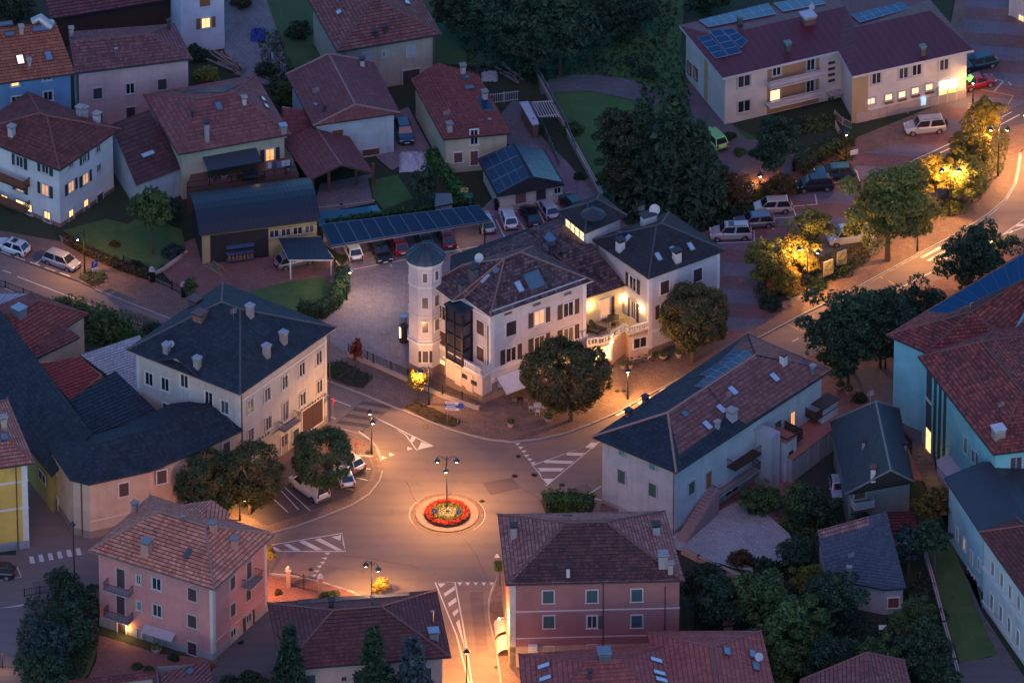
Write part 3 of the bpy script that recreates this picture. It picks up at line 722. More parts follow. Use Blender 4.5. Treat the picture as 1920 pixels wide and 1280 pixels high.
# manholes
def manhole(px, py, zz=.016, sq=False, r=.33):
    P = G(px, py, zz); mb = MB(); n_ = 4 if sq else 14
    mb.lathe(P-UPV*.01, [(r, 0), (r, .012), (r*.8, .014)], n_); o = mb.build('manhole_cover', plain((.035,.032,.032), .5, .5, name='cast_iron')); return o
mh = [(798,799,'round manhole cover on the carriageway above the splitter triangle',0),(904,939,'small square drain cover beside the roundabout ring',1),(972,855,'dark patch-like drain cover left of the hatched triangle',1),(1002,890,'round cover on asphalt below the hatched triangle, the middle of three',0),(965,892,'round manhole cover on the asphalt left of the hatched triangle',0),(1054,909,'round cover on asphalt right of the hatched triangle tip',0),(583,1067,'drain in the junction mouth by the gate road',1),(931,1250,'square kerb drain on the south road',1),(690,848,'round cover on the pavement under the two-headed lamp',0),(103,1067,'square grate on the west road by the white crossing',1),(1157,733,'left one of two square covers under the slim pavement lamp',1),(1170,733,'right one of two square covers under the slim pavement lamp',1)]
for x, y, l, q in mh:
    zz = .016 if not (x in (1157,1170) or (x, y) == (690,848)) else .14
    tag(manhole(x, y, zz, q), l, 'manhole cover', 'drain and manhole covers in the road')
tag(manhole(724,623,PV+.02,True,.5), 'square drain with pale frame in the grey courtyard', 'drain cover')
# ------------------------------------------------------------------ buildings
WHITE = plaster((.41,.455,.47), .5); CREAM = plaster((.5,.42,.28)); PINK = plaster((.52,.215,.2), .4); ROSE = plaster((.55,.38,.35)); PEACH = plaster((.55,.38,.28), .3)
VILLA = plaster((.49,.44,.45), .25); YELW = plaster((.62,.37,.08), .3); BEIGE = plaster((.38,.31,.25), .9); BLUEW = plaster((.13,.26,.42), .2); TEAL = plaster((.22,.5,.52), .2)
CORAL = plaster((.30,.12,.115), .45); GREYW = plaster((.3,.29,.29), .8)
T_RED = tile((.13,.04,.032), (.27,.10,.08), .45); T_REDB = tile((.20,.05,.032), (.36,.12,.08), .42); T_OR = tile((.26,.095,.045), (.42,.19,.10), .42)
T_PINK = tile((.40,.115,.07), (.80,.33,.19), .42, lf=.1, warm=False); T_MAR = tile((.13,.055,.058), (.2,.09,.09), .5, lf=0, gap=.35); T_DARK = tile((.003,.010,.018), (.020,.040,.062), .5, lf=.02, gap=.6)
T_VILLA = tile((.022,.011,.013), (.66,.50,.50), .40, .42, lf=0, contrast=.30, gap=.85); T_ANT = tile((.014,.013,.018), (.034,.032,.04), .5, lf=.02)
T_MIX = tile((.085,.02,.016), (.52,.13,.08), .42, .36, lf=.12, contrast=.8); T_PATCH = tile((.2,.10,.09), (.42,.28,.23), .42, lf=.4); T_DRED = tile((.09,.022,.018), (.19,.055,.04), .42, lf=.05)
SLATE = ribbed((.028,.032,.042), .5); MAROON = ribbed((.12,.013,.022), .0001+.9, .55, .15); ANTR = ribbed((.05,.045,.055), .3)
WTRIM = plain((.6,.56,.54), name='white_trim'); STONE = plain((.4,.37,.35), name='stone_trim'); BROWN = plain((.045,.022,.022), name='brown_shutter'); GREEN = plain((.03,.10,.075), name='green_shutter')
DKGRN = plain((.018,.04,.038), name='dark_green_shutter'); WOOD = plain((.16,.06,.03), name='wood'); DARKW = plain((.05,.025,.018), name='dark_wood'); IRON = plain((.02,.02,.025), .5, .5, name='iron')
CAPR = plain((.17,.06,.05), name='ridge_tile'); CAPP = plain((.25,.15,.12), name='ridge_tile'); CAPD = plain((.06,.055,.06), name='ridge_tile'); CAPB = plain((.12,.06,.055), name='ridge_tile')
ZINC = plain((.32,.35,.38), .4, .5, name='zinc'); FWHITE = plain((.5,.47,.45), name='white_fascia'); FDARK = plain((.035,.03,.035), name='dark_fascia')
LIT = emis((1,.60,.22), .8, 'lit_window', .5); LITW = emis((1,.68,.30), .85, 'lit_window', .3); LITO = emis((1,.42,.12), .6, 'lit_window', .6); LITD = emis((1,.5,.25), .3, 'lit_window', .6)
def H(name, label, x, y, cat='house', group=None): return House(name, label, cat, G(x, y, 0), group)

SKYP = solar((.010,.036,.085), .25); AL = plain((.3,.36,.42), .4, .4, name='aluminium_bright'); NAVY = solar((.008,.04,.095), .05, .6)  # first cell blue has the sky's reflection put into its colour
def overlay(h, pix, mat, rh=.5, lift=.02, name='tile_field'):
    P0, n_ = h.rhit(sum(q[0] for q in pix)/len(pix), sum(q[1] for q in pix)/len(pix)); Q = []
    for q in pix: d = ray(*q); Q.append(CAM+d*(n_.dot(P0-CAM)/n_.dot(d)))
    u = V((n_.y, -n_.x, 0)).normalized(); vd = n_.cross(u); vd = vd if vd.z > 0 else -vd; vf = lambda p: p.dot(vd); F0 = min(vf(p) for F in h.faces for p in F if abs(n_.dot(p-P0)) < .05)
    lo = min(vf(p) for p in Q); hi = max(vf(p) for p in Q); k = int((lo-F0)/rh); mb = MB()
    while F0+k*rh < hi:
        a0, a1 = F0+k*rh, F0+(k+1)*rh; Pp = clip(list(Q), a0, a1, vf)
        if Pp: mb.quad(*[p_+n_*(lift+.045*(1-(vf(p_)-a0)/rh)) for p_ in Pp], uv=[((p_-h.o).dot(u), vf(p_)-F0) for p_ in Pp])
        k += 1
    return h.part(mb, name, mat, h.roof)
# ---- villa hotel
v = H('villa', 'pale pink corner villa with octagonal tower, lit terrace and mottled brown tile roof', 940, 640, 'villa')
he = 10.8; FP, RP, BP, LP = G(919,594,he), G(1112,526,he), G(1000,462,he), G(805,532,he)
A1, A2 = G(848,564,he), G(870,559,he)
def zp(px, py, X):   # height of pixel above the world xy of X
    d = ray(px, py); t = (X.x-CAM.x)/d.x if abs(d.x) > 1e-9 else (X.y-CAM.y)/d.y
    t = (X.y-CAM.y)/d.y; return CAM.z+d.z*t
def PZ(px, py, zz): return G(px, py, zz)
r1, r2, r0 = G(946,485,13.9), G(976,473,13.9), G(868,497,12.6)
faces = [[FP, RP, r2, r1], [RP, BP, r2], [BP, LP, r0, r1, r2], [LP, A1, r0], [A1, A2+V((0,0,.0)), r1, r0], [A2, FP, r1]]
# keep each face planar enough by triangulating
ff = []
for F in faces:
    for k in range(1, len(F)-1): ff.append([F[0], F[k], F[k+1]])
v.fr = WTRIM; v.sh = BROWN; v.sash = WTRIM
v.body([FP, RP, BP, LP], [F for F in ff], VILLA, T_VILLA, over=.45, fascia=FWHITE, plinth=(plain((.22,.15,.12), name='brown_plinth'), 1.2), caps=plain((.2,.10,.085), name='ridge_tile'), rh=.38, step=.07)
for x, y, k in ((958,615,'c'),(1011,595,'s'),(1065.5,579.5,'s'),(958,664,'s'),(1011,643,'s'),(1065.5,627,'s')): v.win(0, x, y, k, 1.25, 1.75, lit=LITD if (x, y) == (1011,595) else None)
v.win(3, 829, 585, 's', 1.1, 1.75); v.win(3, 830, 633, 'c', 1.1, 1.7); v.win(3, 829, 690, 's', 1.0, 2.2, lit=LIT); v.win(3, 901.5, 614, 'c', 1.1, 1.7); v.win(3, 901.5, 663, 'c', 1.1, 1.7)
v.band(0, 1010, 553, .22, .12); v.band(0, 987, 671, .5, .14); v.band(3, 880, 575, .22, .12); v.band(3, 830, 651, .4, .12)
v.quoin(0, 0, 1.2, 10.3, WTRIM); v.quoin(0, 1, 1.2, 10.3, WTRIM); v.quoin(3, 1, 1.2, 10.3, WTRIM, w=.35)
for x, y in ((952,587),(1006,570),(1064,550)): 
    P, t, n = v.wpt(0, x, y); v.part(MB().box(P+n*.1, t, n, .9, .05, .25), 'attic_vent', plain((.1,.08,.09), name='vent_louvre'))
v.pipe(916, 610, 3)
# ground-floor shop front, awning
P, t, n = v.wpt(0, 935, 745)
for x, y in ((927,735),(950,722)):
    P, t, n = v.wpt(0, x, y); v.part(MB().box(P+n*.04, t, n, .75, .08, 2.4), 'panel', plain((.22,.16,.14), name='brown_panel'))
for x, y in ((972,716),(1010,704)): v.win(0, x, y, 'gl', 1.6, 2.1, name='shop_window', lit=LITD)
P, t, n = v.wpt(0, 931, 706); Q, _, _ = v.wpt(0, 990, 684); mb = MB()
o1, o2 = P+n*1.9-UPV*1.0, Q+n*1.9-UPV*1.0
mb.quad(P+n*.08, o1, o2, Q+n*.08); mb.quad(o1, o1-UPV*.22, o2-UPV*.22, o2); mb.quad(P+n*.08, P+n*.08-UPV*.1, o1-UPV*.1, o1)
v.part(mb, 'awning', plain((.55,.54,.56), name='white_canvas'))
# projecting ground-floor block with balustraded terrace
P0, t, n = v.wpt(3, 852, 700); a, b = v.walls[3]
p1 = V((P0.x, P0.y, 0)); p2 = V((b.x, b.y, 0)); e = 1.25; poly = [p1+n*e, p2+n*e, p2, p1]
v.part(MB().prism([(q.x, q.y) for q in poly], 0, 3.45), 'ground_floor_block', plaster((.6,.45,.36), .15))
v.part(MB().prism([(q.x, q.y) for q in [p1+n*(e+.2)-t*.2, p2+n*(e+.2)+t*.2, p2+t*.2, p1-t*.2]], 3.45, 3.65), 'cornice', WTRIM)
v.part(MB().prism([(q.x, q.y) for q in [p1+n*(e+.05), p2+n*(e+.05)+t*.05, p2+t*.05, p1]], 0, 1.1), 'plinth', plain((.22,.15,.12), name='brown_plinth'))
def balustrade(h, pts, z0, rh=.9, mat=None):
    r = MB()
    for k in range(len(pts)-1):
        a, e_ = V((pts[k].x, pts[k].y, z0)), V((pts[k+1].x, pts[k+1].y, z0)); L = (e_-a).length
        if L < .05: continue
        dd = (e_-a).normalized(); nn = V((dd.y, -dd.x, 0))
        r.box((a+e_)/2+UPV*(rh-.06), dd, nn, L+.12, .26, .13); r.box((a+e_)/2+UPV*.08, dd, nn, L+.06, .24, .16)
        m_ = max(1, int(L/.27))
        for q in range(m_+1): c = a+dd*(L*q/m_); r.tube([c+UPV*.12, c+UPV*.36, c+UPV*(rh-.1)], [.055, .1, .055], 6)
    return h.part(r, 'balustrade', mat or WTRIM)
balustrade(v, [p1+n*.1, p1+n*(e+.05), p2+n*(e+.05), p2+n*.1], 3.65)
for x, y in ((872,705),(889,717)):
    d_ = ray(x, y); Pq = onplane(x, y, poly[0], poly[1]); v.part(MB().box(Pq+n*.05, t, n, .8, .08, .5), 'slot_window', glass())
for x in (860, 880.5):
    Pq = onplane(x, 722, poly[0], poly[1]); v.part(MB().box(V((Pq.x, Pq.y, 2.0))+n*.04, t, n, 1.0, .06, 2.2), 'wall_panel', plaster((.66,.5,.4), .1))
# glass lift bay
q0 = onplane(856, 620, *v.walls[3]); q1 = onplane(886, 620, *v.walls[3]); q0.z = q1.z = 0
g = [q0+n*1.5, q1+n*1.5, q1, q0]; DG = plain((.035,.032,.045), .4, .5, name='bay_frame')
bay = v.part(MB().prism([((p.x), (p.y)) for p in [q0+n*1.42+t*.1, q1+n*1.42-t*.1, q1-t*.1, q0+t*.1]], 3.66, 10.2), 'glass_bay', glass((.035,.03,.045), .15))
fb = MB()
for c in g[:2]+g[2:]: fb.box(c+UPV*6.9, t, n, .16, .16, 6.6)
fb.box((g[0]+g[1])/2+UPV*6.9, t, n, .12, .14, 6.6)
for zz in (3.75, 5.4, 7.0, 8.6, 10.15):
    fb.box((g[0]+g[1])/2+UPV*zz, t, n, (q1-q0).length, .12, .14); fb.box((g[0]+g[3])/2+UPV*zz, n, t, 1.5, .12, .14); fb.box((g[1]+g[2])/2+UPV*zz, n, t, 1.5, .12, .14)
v.part(fb, 'bay_frame', DG, bay); v.part(MB().prism([(p.x, p.y) for p in [g[0]+n*.2-t*.2, g[1]+n*.2+t*.2, g[2]+t*.2, g[3]-t*.2]], 10.3, 10.42), 'bay_roof', plain((.03,.045,.06), .3, .4, name='bay_roof_sheet'), bay)
# octagonal tower
tc_ = G(798,690,0); 
def octa(r): return [(tc_.x+r*math.cos(R(22.5+45*k)), tc_.y+r*math.sin(R(22.5+45*k))) for k in range(8)]
tw = v.part(MB().prism(octa(1.85), 0, 14.0), 'tower', VILLA)
for zz, rr, hh in ((0,1.92,1.2),): v.part(MB().prism(octa(rr), zz, zz+hh), 'tower_plinth', plain((.22,.15,.12), name='brown_plinth'), tw)
for zz, rr, hh in ((4.1,2.05,.3),(4.5,1.95,.15),(7.5,1.93,.12),(11.1,1.93,.15),(13.5,1.95,.25),(13.8,2.1,.22)): v.part(MB().prism(octa(rr), zz, zz+hh), 'tower_cornice', WTRIM, tw)
tr = MB(); n_ = 16; zz = 14.02; i0 = len(tr.v)
prof = [(2.15, 0), (1.95, .36), (1.5, .75), (1.0, 1.08), (.5, 1.3), (.1, 1.4)]
tr.lathe(V((tc_.x, tc_.y, zz)), prof, 16); dome = v.part(tr, 'dome', plain((.035,.05,.065), .5, .3, name='patina_metal'), tw)
sm = MB()
for k in range(16):
    a = 2*math.pi*k/16; sm.tube([V((tc_.x+rr*math.cos(a), tc_.y+rr*math.sin(a), zz+h_+.02)) for rr, h_ in prof], .035, 4)
sm.tube([V((tc_.x, tc_.y, zz+1.35)), V((tc_.x, tc_.y, zz+2.2))], [.05, .02], 6); sm.lathe(V((tc_.x, tc_.y, zz+1.6)), [(.02,0),(.14,.12),(.02,.26)], 8)
v.part(sm, 'dome_rib', plain((.03,.05,.07), .4, .5, name='patina_metal_dark'), dome)
oc = octa(1.85); 
def octwin(k, zc, w_, h_, kind, lit=None, nm='window'):
    a, b = V((*oc[k], 0)), V((*oc[(k+1) % 8], 0)); c = (a+b)/2; tt = (b-a).normalized(); nn = V((tt.y, -tt.x, 0)); P = V((c.x, c.y, zc)); mb = MB()
    for sx in (-1, 1): mb.box(P+tt*sx*(w_/2+.06)+nn*.03, tt, nn, .12, .07, h_+.24)
    mb.box(P+UPV*(h_/2+.06)+nn*.03, tt, nn, w_, .07, .12); mb.box(P-UPV*(h_/2+.06)+nn*.05, tt, nn, w_+.3, .14, .12)
    o = v.part(mb, nm, WTRIM, tw)
    v.part(MB().box(P+nn*.015, tt, nn, w_, .03, h_), 'pane', lit or glass((.10,.09,.10), .2), o)
    if kind == 's':
        for sx in (-1, 1): v.part(MB().box(P+tt*sx*w_*.95+nn*.05, tt, nn, w_*.5, .05, h_), 'shutter', BROWN, o)
for k in (5, 6):   # faces towards the viewer
    octwin(k, 12.4, .45, 1.1, 'x'); octwin(k, 9.3, .62, 1.3, 'x'); octwin(k, 6.3, .62, 1.3, 'x')
octwin(5, 2.6, .6, 1.4, 's')
# roof clutter
for x, y in ((896,582),(923,560)): pass
v.chim(887, 524, 1.4, .75, plain((.06,.07,.09), name='dark_chimney'), FDARK); v.chim(866, 545, .9, .6, plain((.06,.07,.09), name='dark_chimney'), FDARK)
v.sky(909, 522, .85, 1.3, glass((.3,.38,.5), .1)); v.sky(973, 538, .75, 1.3, glass((.3,.38,.5), .1)); v.sky(1001, 526, 1.9, 1.9, glass((.07,.12,.16), .2)); v.sky(930, 507, .9, .7)
v.dish(899, 497, .5, .9)
# right wing with dark roof
he2 = 10.3
S = House.__new__(House); 
def wing(h, **k):
    s = House.__new__(House); s.o = h.o; s.root = h.root; s.faces = []; s.walls = []; s.roof = None; s.fr = h.fr; s.sh = h.sh; s.sash = h.sash; return s
vr = wing(v); vr.hip([(1216,522),(1360,469),None,(1111,450)], he2, ridge=[(1231,422),(1240,419)], wallmat=VILLA, roofmat=T_ANT, over=.4, fascia=FDARK, plinth=(plain((.2,.13,.11), name='brown_plinth'), 1.1), caps=CAPD)
vr.win(3, 1187, 531, 's', 1.1, 1.7); vr.win(0, 1246, 538, 'c', 1.1, 1.6); vr.win(0, 1307.5, 515, 'c', 1.1, 1.6)
vr.quoin(0, 0, 1, 9.9, WTRIM, w=.4); vr.quoin(0, 1, 1, 9.9, WTRIM, w=.35); vr.quoin(3, 1, 1, 9.9, WTRIM, w=.3)
vr.win(0, 1246, 580, 's', 1.1, 1.6); vr.win(0, 1307.5, 558, 'c', 1.1, 1.6); vr.band(0, 1280, 600, .25, .08); vr.win(0, 1205+75, 632, 'gl', 1.6, 1.3)
for x, y in ((1163,468),(1269,488)): vr.chim(x, y, 1.1, .72, plain((.5,.47,.46), name='white_chimney'), FDARK)
for x, y in ((1162,437),(1177,448),(1234,482),(1295,463),(1262,470)): vr.sky(x, y, .6, 1.0, glass((.3,.4,.5), .1))
vr.antenna(1203, 400+12, 1.8)
# chimney block with white dish behind
P, n2 = vr.rhit(1216, 420); bb = MB().box(P+UPV*.5, (.85,.5,0), (-.5,.85,0), 1.5, .9, 1.4); vr.part(bb, 'chimney', plain((.5,.48,.47), name='white_chimney'), vr.roof)
vr.part(MB().box(P+UPV*1.28, (.85,.5,0), (-.5,.85,0), 1.9, 1.2, .14), 'chimney_cap', FDARK, vr.roof); vr.dish(1228, 416, .6, 1.5)
# back body joining the wings
he3 = 9.6; vb = wing(v)
vb.hip([(1101,557),(1172,534),(1075,462),(985,475)], [7.4,7.4,9.8,9.8], ridge=None, rise=0.9, axis=0, wallmat=VILLA, roofmat=T_VILLA, over=.1, fascia=FDARK, walls=False, caps=None, rh=.38, step=.07) if False else None
q = [G(1101,557,7.4), G(1173,534,7.4), G(1118,468,9.9), G(1050,489,9.9)]
vb.body(q, [[q[0], q[1], q[2]], [q[0], q[2], q[3]]], VILLA, T_VILLA, fascia=FDARK, walls=False, rh=.38, step=.07)
q2 = [G(1050,489,9.9), G(1118,468,9.9), G(1060,405,9.9), G(990,430,9.9)]; rr_ = G(1062,438,10.9), G(1010,455,11.3)
vb2 = wing(v); tp = G(1050,440,11.2); fcs = [[q2[0], q2[1], tp], [q2[1], q2[2], tp], [q2[2], q2[3], tp], [q2[3], q2[0], tp]]
vb2.body(q2, fcs, VILLA, T_VILLA, over=.3, z0=0, fascia=FDARK, rh=.38, step=.07)
q3 = [G(940,520,10.8-1.2), G(1045,470,9.6), G(1000,430,9.6), G(905,470,9.6)]
vb3 = wing(v); t3 = G(975,462,10.8); vb3.body(q3, [[q3[0], q3[1], t3], [q3[1], q3[2], t3], [q3[2], q3[3], t3], [q3[3], q3[0], t3]], VILLA, T_VILLA, over=.3, fascia=FDARK, rh=.38, step=.07)
vb2.sky(1010, 460, 1.5, 1.2) if False else None
vb2.sky(1033, 447, 1.7, .9); vb2.chim(1035, 470, .6, .5, plain((.07,.07,.09), name='dark_chimney'), FDARK); vb2.sky(1020, 470, 1.3, 1.0); vb2.chim(1057, 482, .6, .5, plain((.07,.07,.09), name='dark_chimney'), FDARK)
# dark flat roof behind the tower (rear extension)
ext = wing(v); qe = [G(842,540,6.0), G(905,510,6.0), G(985,455,6.0), G(1000,425,6.0), G(845,480,6.0)]
ext.body(qe, [qe], VILLA, T_ANT, over=.2, fascia=FDARK, rh=0) 
# lit belvedere
tb_ = wing(v); tb_.hip([(1097,437),(1176,404),None,(1046,396)], 12.0, rise=1.5, ins=(2.2,2.2), wallmat=VILLA, roofmat=T_ANT, over=.55, z0=8.5, fascia=FDARK, caps=CAPD)
P, n2 = tb_.rhit(1112, 398); 
ln = MB().lathe(G(1112,402,13.0), [(1.15,0),(1.15,.45)], 4); tb_.part(ln, 'lantern', DG, tb_.roof); tb_.part(MB().lathe(G(1112,402,13.5), [(1.4,0),(.7,.4),(.05,.75)], 8), 'lantern_roof', plain((.025,.03,.04), .6, .2, name='lantern_sheet'), tb_.roof)
a, b = tb_.walls[3]; t = (b-a).normalized(); n = V((t.y, -t.x, 0)); L = (b-a).length
po = tb_.part(MB().box((a+b)/2*1.0+UPV*(10.9-8.5)+n*.02, t, n, L-.5, .05, 1.9), 'window_band', LITW)
fb = MB()
for k in range(5): fb.box(a+t*(.25+(L-.5)*k/4)+UPV*(10.9-8.5)+n*.08, t, n, .12, .1, 2.0)
fb.box((a+b)/2+UPV*(11.9-8.5)+n*.08, t, n, L-.4, .1, .12); fb.box((a+b)/2+UPV*(9.9-8.5)+n*.08, t, n, L-.4, .1, .12); fb.box((a+b)/2+UPV*(10.8-8.5)+n*.07, t, n, L-.4, .05, .06); tb_.part(fb, 'sash', WTRIM, po)
tb_.quoin(3, 1, 8.6, 11.9, WTRIM, w=.25); tb_.quoin(0, 0, 8.6, 11.9, WTRIM, w=.3)
# loggia back wall, terrace, ground floor below
LOG = plaster((.62,.5,.3), .1)
zf = 3.6; wA, wB = G(1099,613,zf), G(1167,586,zf); wB2 = G(1216,617,zf)
def vwall(h, a, b, z0, z1, mat, name='wall', th=.12):
    t = V((b.x-a.x, b.y-a.y, 0)); L = t.length; t.normalize(); n = V((t.y, -t.x, 0)); c = (a+b)/2
    return h.part(MB().box(V((c.x, c.y, (z0+z1)/2))-n*th/2, t, n, L, th, z1-z0), name, mat), t, n
_, t, n = vwall(v, wA, wB, zf, 7.3, LOG, 'loggia_wall'); v.walls.append((wA, wB)); iW = len(v.walls)-1
v.win(iW, 1134, 577, 'gl', 1.3, 2.3, lit=LITD, name='glass_door'); P, t, n = v.wpt(iW, 1147, 573); v.part(MB().box(P+n*.08, t, n, .55, .06, 2.3), 'shutter', BROWN)
a3, b3 = v.walls and vr.walls[3]; vr.win(3, 1188, 581, 's', .8, 2.2, name='glass_door')
tf = [G(x, y, zf) for x, y in ((1099,613),(1101,650),(1114,647),(1128,646),(1143,641),(1150,633),(1156,630),(1165,625),(1172,620),(1179,628),(1216,617),(1167,586))]
v.part(MB().prism([(p.x, p.y) for p in tf], zf-.35, zf), 'terrace_floor', paver((.36,.27,.17),(.3,.23,.15),.4,30))
balustrade(v, [tf[i]+V((0,.12,0)) for i in range(1, 11)], zf)
gf = [tf[0], tf[1]+V((0,.3,0)), tf[4]+V((-.1,.4,0)), tf[6]+V((0,.6,0)), tf[8]+V((0,.9,0)), tf[9]+V((0,.3,0)), tf[10], tf[11]]
v.part(MB().prism([(p.x, p.y) for p in gf], 0, zf-.35), 'ground_floor_block', plaster((.55,.36,.27), .2))
v.walls.append((V((gf[1].x, gf[1].y, 0)), V((gf[2].x, gf[2].y, 0)))); iG = len(v.walls)-1
v.win(iG, 1130, 660, 'gl', 1.9, 2.3, lit=LITW, name='entrance_door', fr=WTRIM)
v.walls.append((V((gf[5].x, gf[5].y, 0)), V((gf[6].x, gf[6].y, 0)))); iG2 = len(v.walls)-1
v.win(iG2, 1200, 642, 'gl', 1.5, 1.3)
def wall_lamp(h, i, px, py, power, col=(1,.62,.22), out=.22, label=None, kind='updown'):
    P, t, n = h.wpt(i, px, py); mb = MB(); mb.box(P+n*.03, t, n, .12, .05, .2)
    if kind == 'updown': mb.tube([P+n*out-UPV*.03, P+n*out+UPV*.03], .11, 10); mb.box(P+n*out/2, t, n, .04, out, .04)
    o = h.part(mb, 'wall_lamp', IRON)
    h.part(MB().lathe(P+n*out+UPV*.04, [(.05,0),(.08,.06),(.04,.14)], 8), 'bulb', emis(col, 18, 'bulb_glow'), o)
    l = light('lamp_light', P+n*(out+.08)+UPV*.2-h.o, power, col, o, .08); light('lamp_light', P+n*(out+.08)-UPV*.2-h.o, power*.8, col, o, .08)
wall_lamp(v, iW, 1106, 573, 28); wall_lamp(vr, 3, 1171, 559, 28); wall_lamp(vr, 3, 1203, 578, 28)
wall_lamp(v, iG, 1146, 640, 30, out=.3) 

# ---- cooperative building
c = H('shop_house', 'beige three-storey cooperative building with lettering on the facade and near-black pyramid roof', 440, 740, 'building')
c.fr = plain((.55,.5,.45), name='window_surround'); c.sh = plain((.1,.07,.06), name='grey_brown_shutter'); COOPW = plaster((.44,.385,.34), .4)
c.hip([(450,741),(631,614),None,(236,656)], 11.8, ridge=[(448,576),(424,592)], axis=1, wallmat=COOPW, roofmat=T_DARK, over=.75, fascia=plain((.3,.24,.2), name='eave_board'), plinth=(plain((.28,.23,.2), name='stone_plinth'), 1.0), caps=plain((.16,.14,.14), name='ridge_tile')) if False else None
Fq, Rq, Lq = G(450,741,11.8), G(631,614,11.8), G(236,656,11.8); Bq = Fq*-1+Rq+Lq
ap = (Fq+Rq+Lq+Bq)/4+UPV*4.1; ap1 = ap+(Fq-Lq).normalized()*1.2; ap2 = ap-(Fq-Lq).normalized()*1.2
c.body([Fq, Rq, Bq, Lq], [[Fq, Rq, ap1], [Rq, Bq, ap2, ap1], [Bq, Lq, ap2], [Lq, Fq, ap1, ap2]], COOPW, T_DARK, over=.75, fascia=plain((.3,.24,.2), name='eave_board'), plinth=(plain((.28,.23,.2), name='stone_plinth'), 1.0), caps=plain((.07,.065,.07), name='ridge_tile'), rh=.5)
for x, y in ((280,710),(310,720),(346,714),(392,746),(422,763)): c.win(3, x, y, 'gl', 1.0, 1.6, arch=False)
c.win(3, 312, 766, 'gl', .9, 1.3)
for x, y in ((501,739),(534,716),(566,692),(598,670),(567.5,747.5),(599,724),(503,792.5),(469.5,761),(470,815)): c.win(0, x, y, 'gl', .95, 1.6)
c.win(0, 535, 770, 'gl', .95, 2.4, name='balcony_door'); c.balcony(0, 536, 794, 2.6, 1.0)
c.win(0, 585, 780, 'c', 3.4, 2.9, name='garage_door', fr=WTRIM, sh=plain((.06,.03,.03), name='dark_brown_door')); c.win(0, 533, 832, 'gl', 1.1, 2.4, name='shop_door', fr=WTRIM); c.win(0, 554, 816, 'c', 1.0, 1.6, name='notice_board', sh=DKGRN)
c.quoin(0, 1, 1, 11.2, plain((.5,.45,.4), name='stone_trim'), w=.35); c.quoin(0, 0, 1, 11.2, plain((.5,.45,.4), name='stone_trim'), w=.45); c.quoin(3, 0, 1, 11.2, plain((.5,.48,.46), name='stone_trim'), w=.4); c.quoin(3, 1, 1, 11.2, plain((.5,.45,.4), name='stone_trim'), w=.45)
c.band(0, 540, 690, .2, .06); c.band(3, 340, 715-18, .2, .06)
c.pipe(616, 640, 0, 11.2); c.pipe(452, 760, 0, 11.2)
def lettering(h, i, x0, y0, x1, y1, txt, size, mat, name='lettering'):
    P, t, n = h.wpt(i, x0, y0); Q, _, _ = h.wpt(i, x1, y1); cu = bpy.data.curves.new(name, 'FONT'); cu.body = txt; cu.size = size; cu.extrude = .02; cu.align_x = 'LEFT'
    o = bpy.data.objects.new(name, cu); bpy.context.view_layer.update(); sc.collection.objects.link(o); bpy.context.view_layer.update()
    wd = o.dimensions.x or 1; cu.space_character = 1.0; L = (Q-P).length
    nl = len(txt); 
    if wd < L: cu.space_character = 1+(L-wd)/max(wd, .01)*1.0
    dg = bpy.context.evaluated_depsgraph_get(); me = bpy.data.meshes.new_from_object(o.evaluated_get(dg)); bpy.data.objects.remove(o)
    wd2 = max(v_.co.x for v_ in me.vertices); k = L/wd2 if wd2 else 1
    for v_ in me.vertices:
        c_ = v_.co; q_ = P+t*(c_.x*k)+UPV*c_.y+n*(.06+c_.z); v_.co = q_-h.o
    me.materials.append(mat); ob = bpy.data.objects.new(name, me); sc.collection.objects.link(ob); ob.parent = h.root; return ob
LET = plain((.05,.035,.03), name='dark_letters')
lettering(c, 0, 557, 778, 611, 740, 'COOPERATIVA', .5, LET); lettering(c, 0, 577, 767, 596, 754, 'SEDE', .28, LET); lettering(c, 0, 462, 842, 505, 812, 'FAMIGLIA', .5, LET)
for x, y, h_ in ((500,667,1.1),(532,642,1.1),(469,592,1.1),(370,690,1.1),(313,660,.8)): c.chim(x, y, h_, .62, plain((.22,.2,.2), name='grey_chimney'), plain((.3,.3,.32), name='chimney_slab'))
for x, y in ((366,570),(375,596)): c.chim(x, y, .5, 1.1, plain((.16,.08,.07), name='brick_chimney'), CAPB)
c.dish(322, 652, .35, .5); c.antenna(438, 596, 1.2)
# cross gable on the west side
P, t, n = c.wpt(3, 338, 692); g0, g1, pk = P-t*3.0+n*.7, P+t*3.4+n*.7, P+n*.7; g0.z = g1.z = 11.75; pk.z = 13.3; bk = pk-n*4.2
cg = wing(c); cg.body([g0, g1, g1-n*4, g0-n*4], [[g1, g1-n*4.2, bk, pk], [g0-n*4.2, g0, pk, bk]], COOPW, T_DARK, walls=False, fascia=FDARK, caps=None, rh=.5)
gw = MB(); gw.quad(g0-n*.8, g1-n*.8, pk-n*.8-UPV*.15); gw.quad(g0-n*.8-UPV*.6, g1-n*.8-UPV*.6, g1-n*.8, g0-n*.8); c.part(gw, 'gable', COOPW)

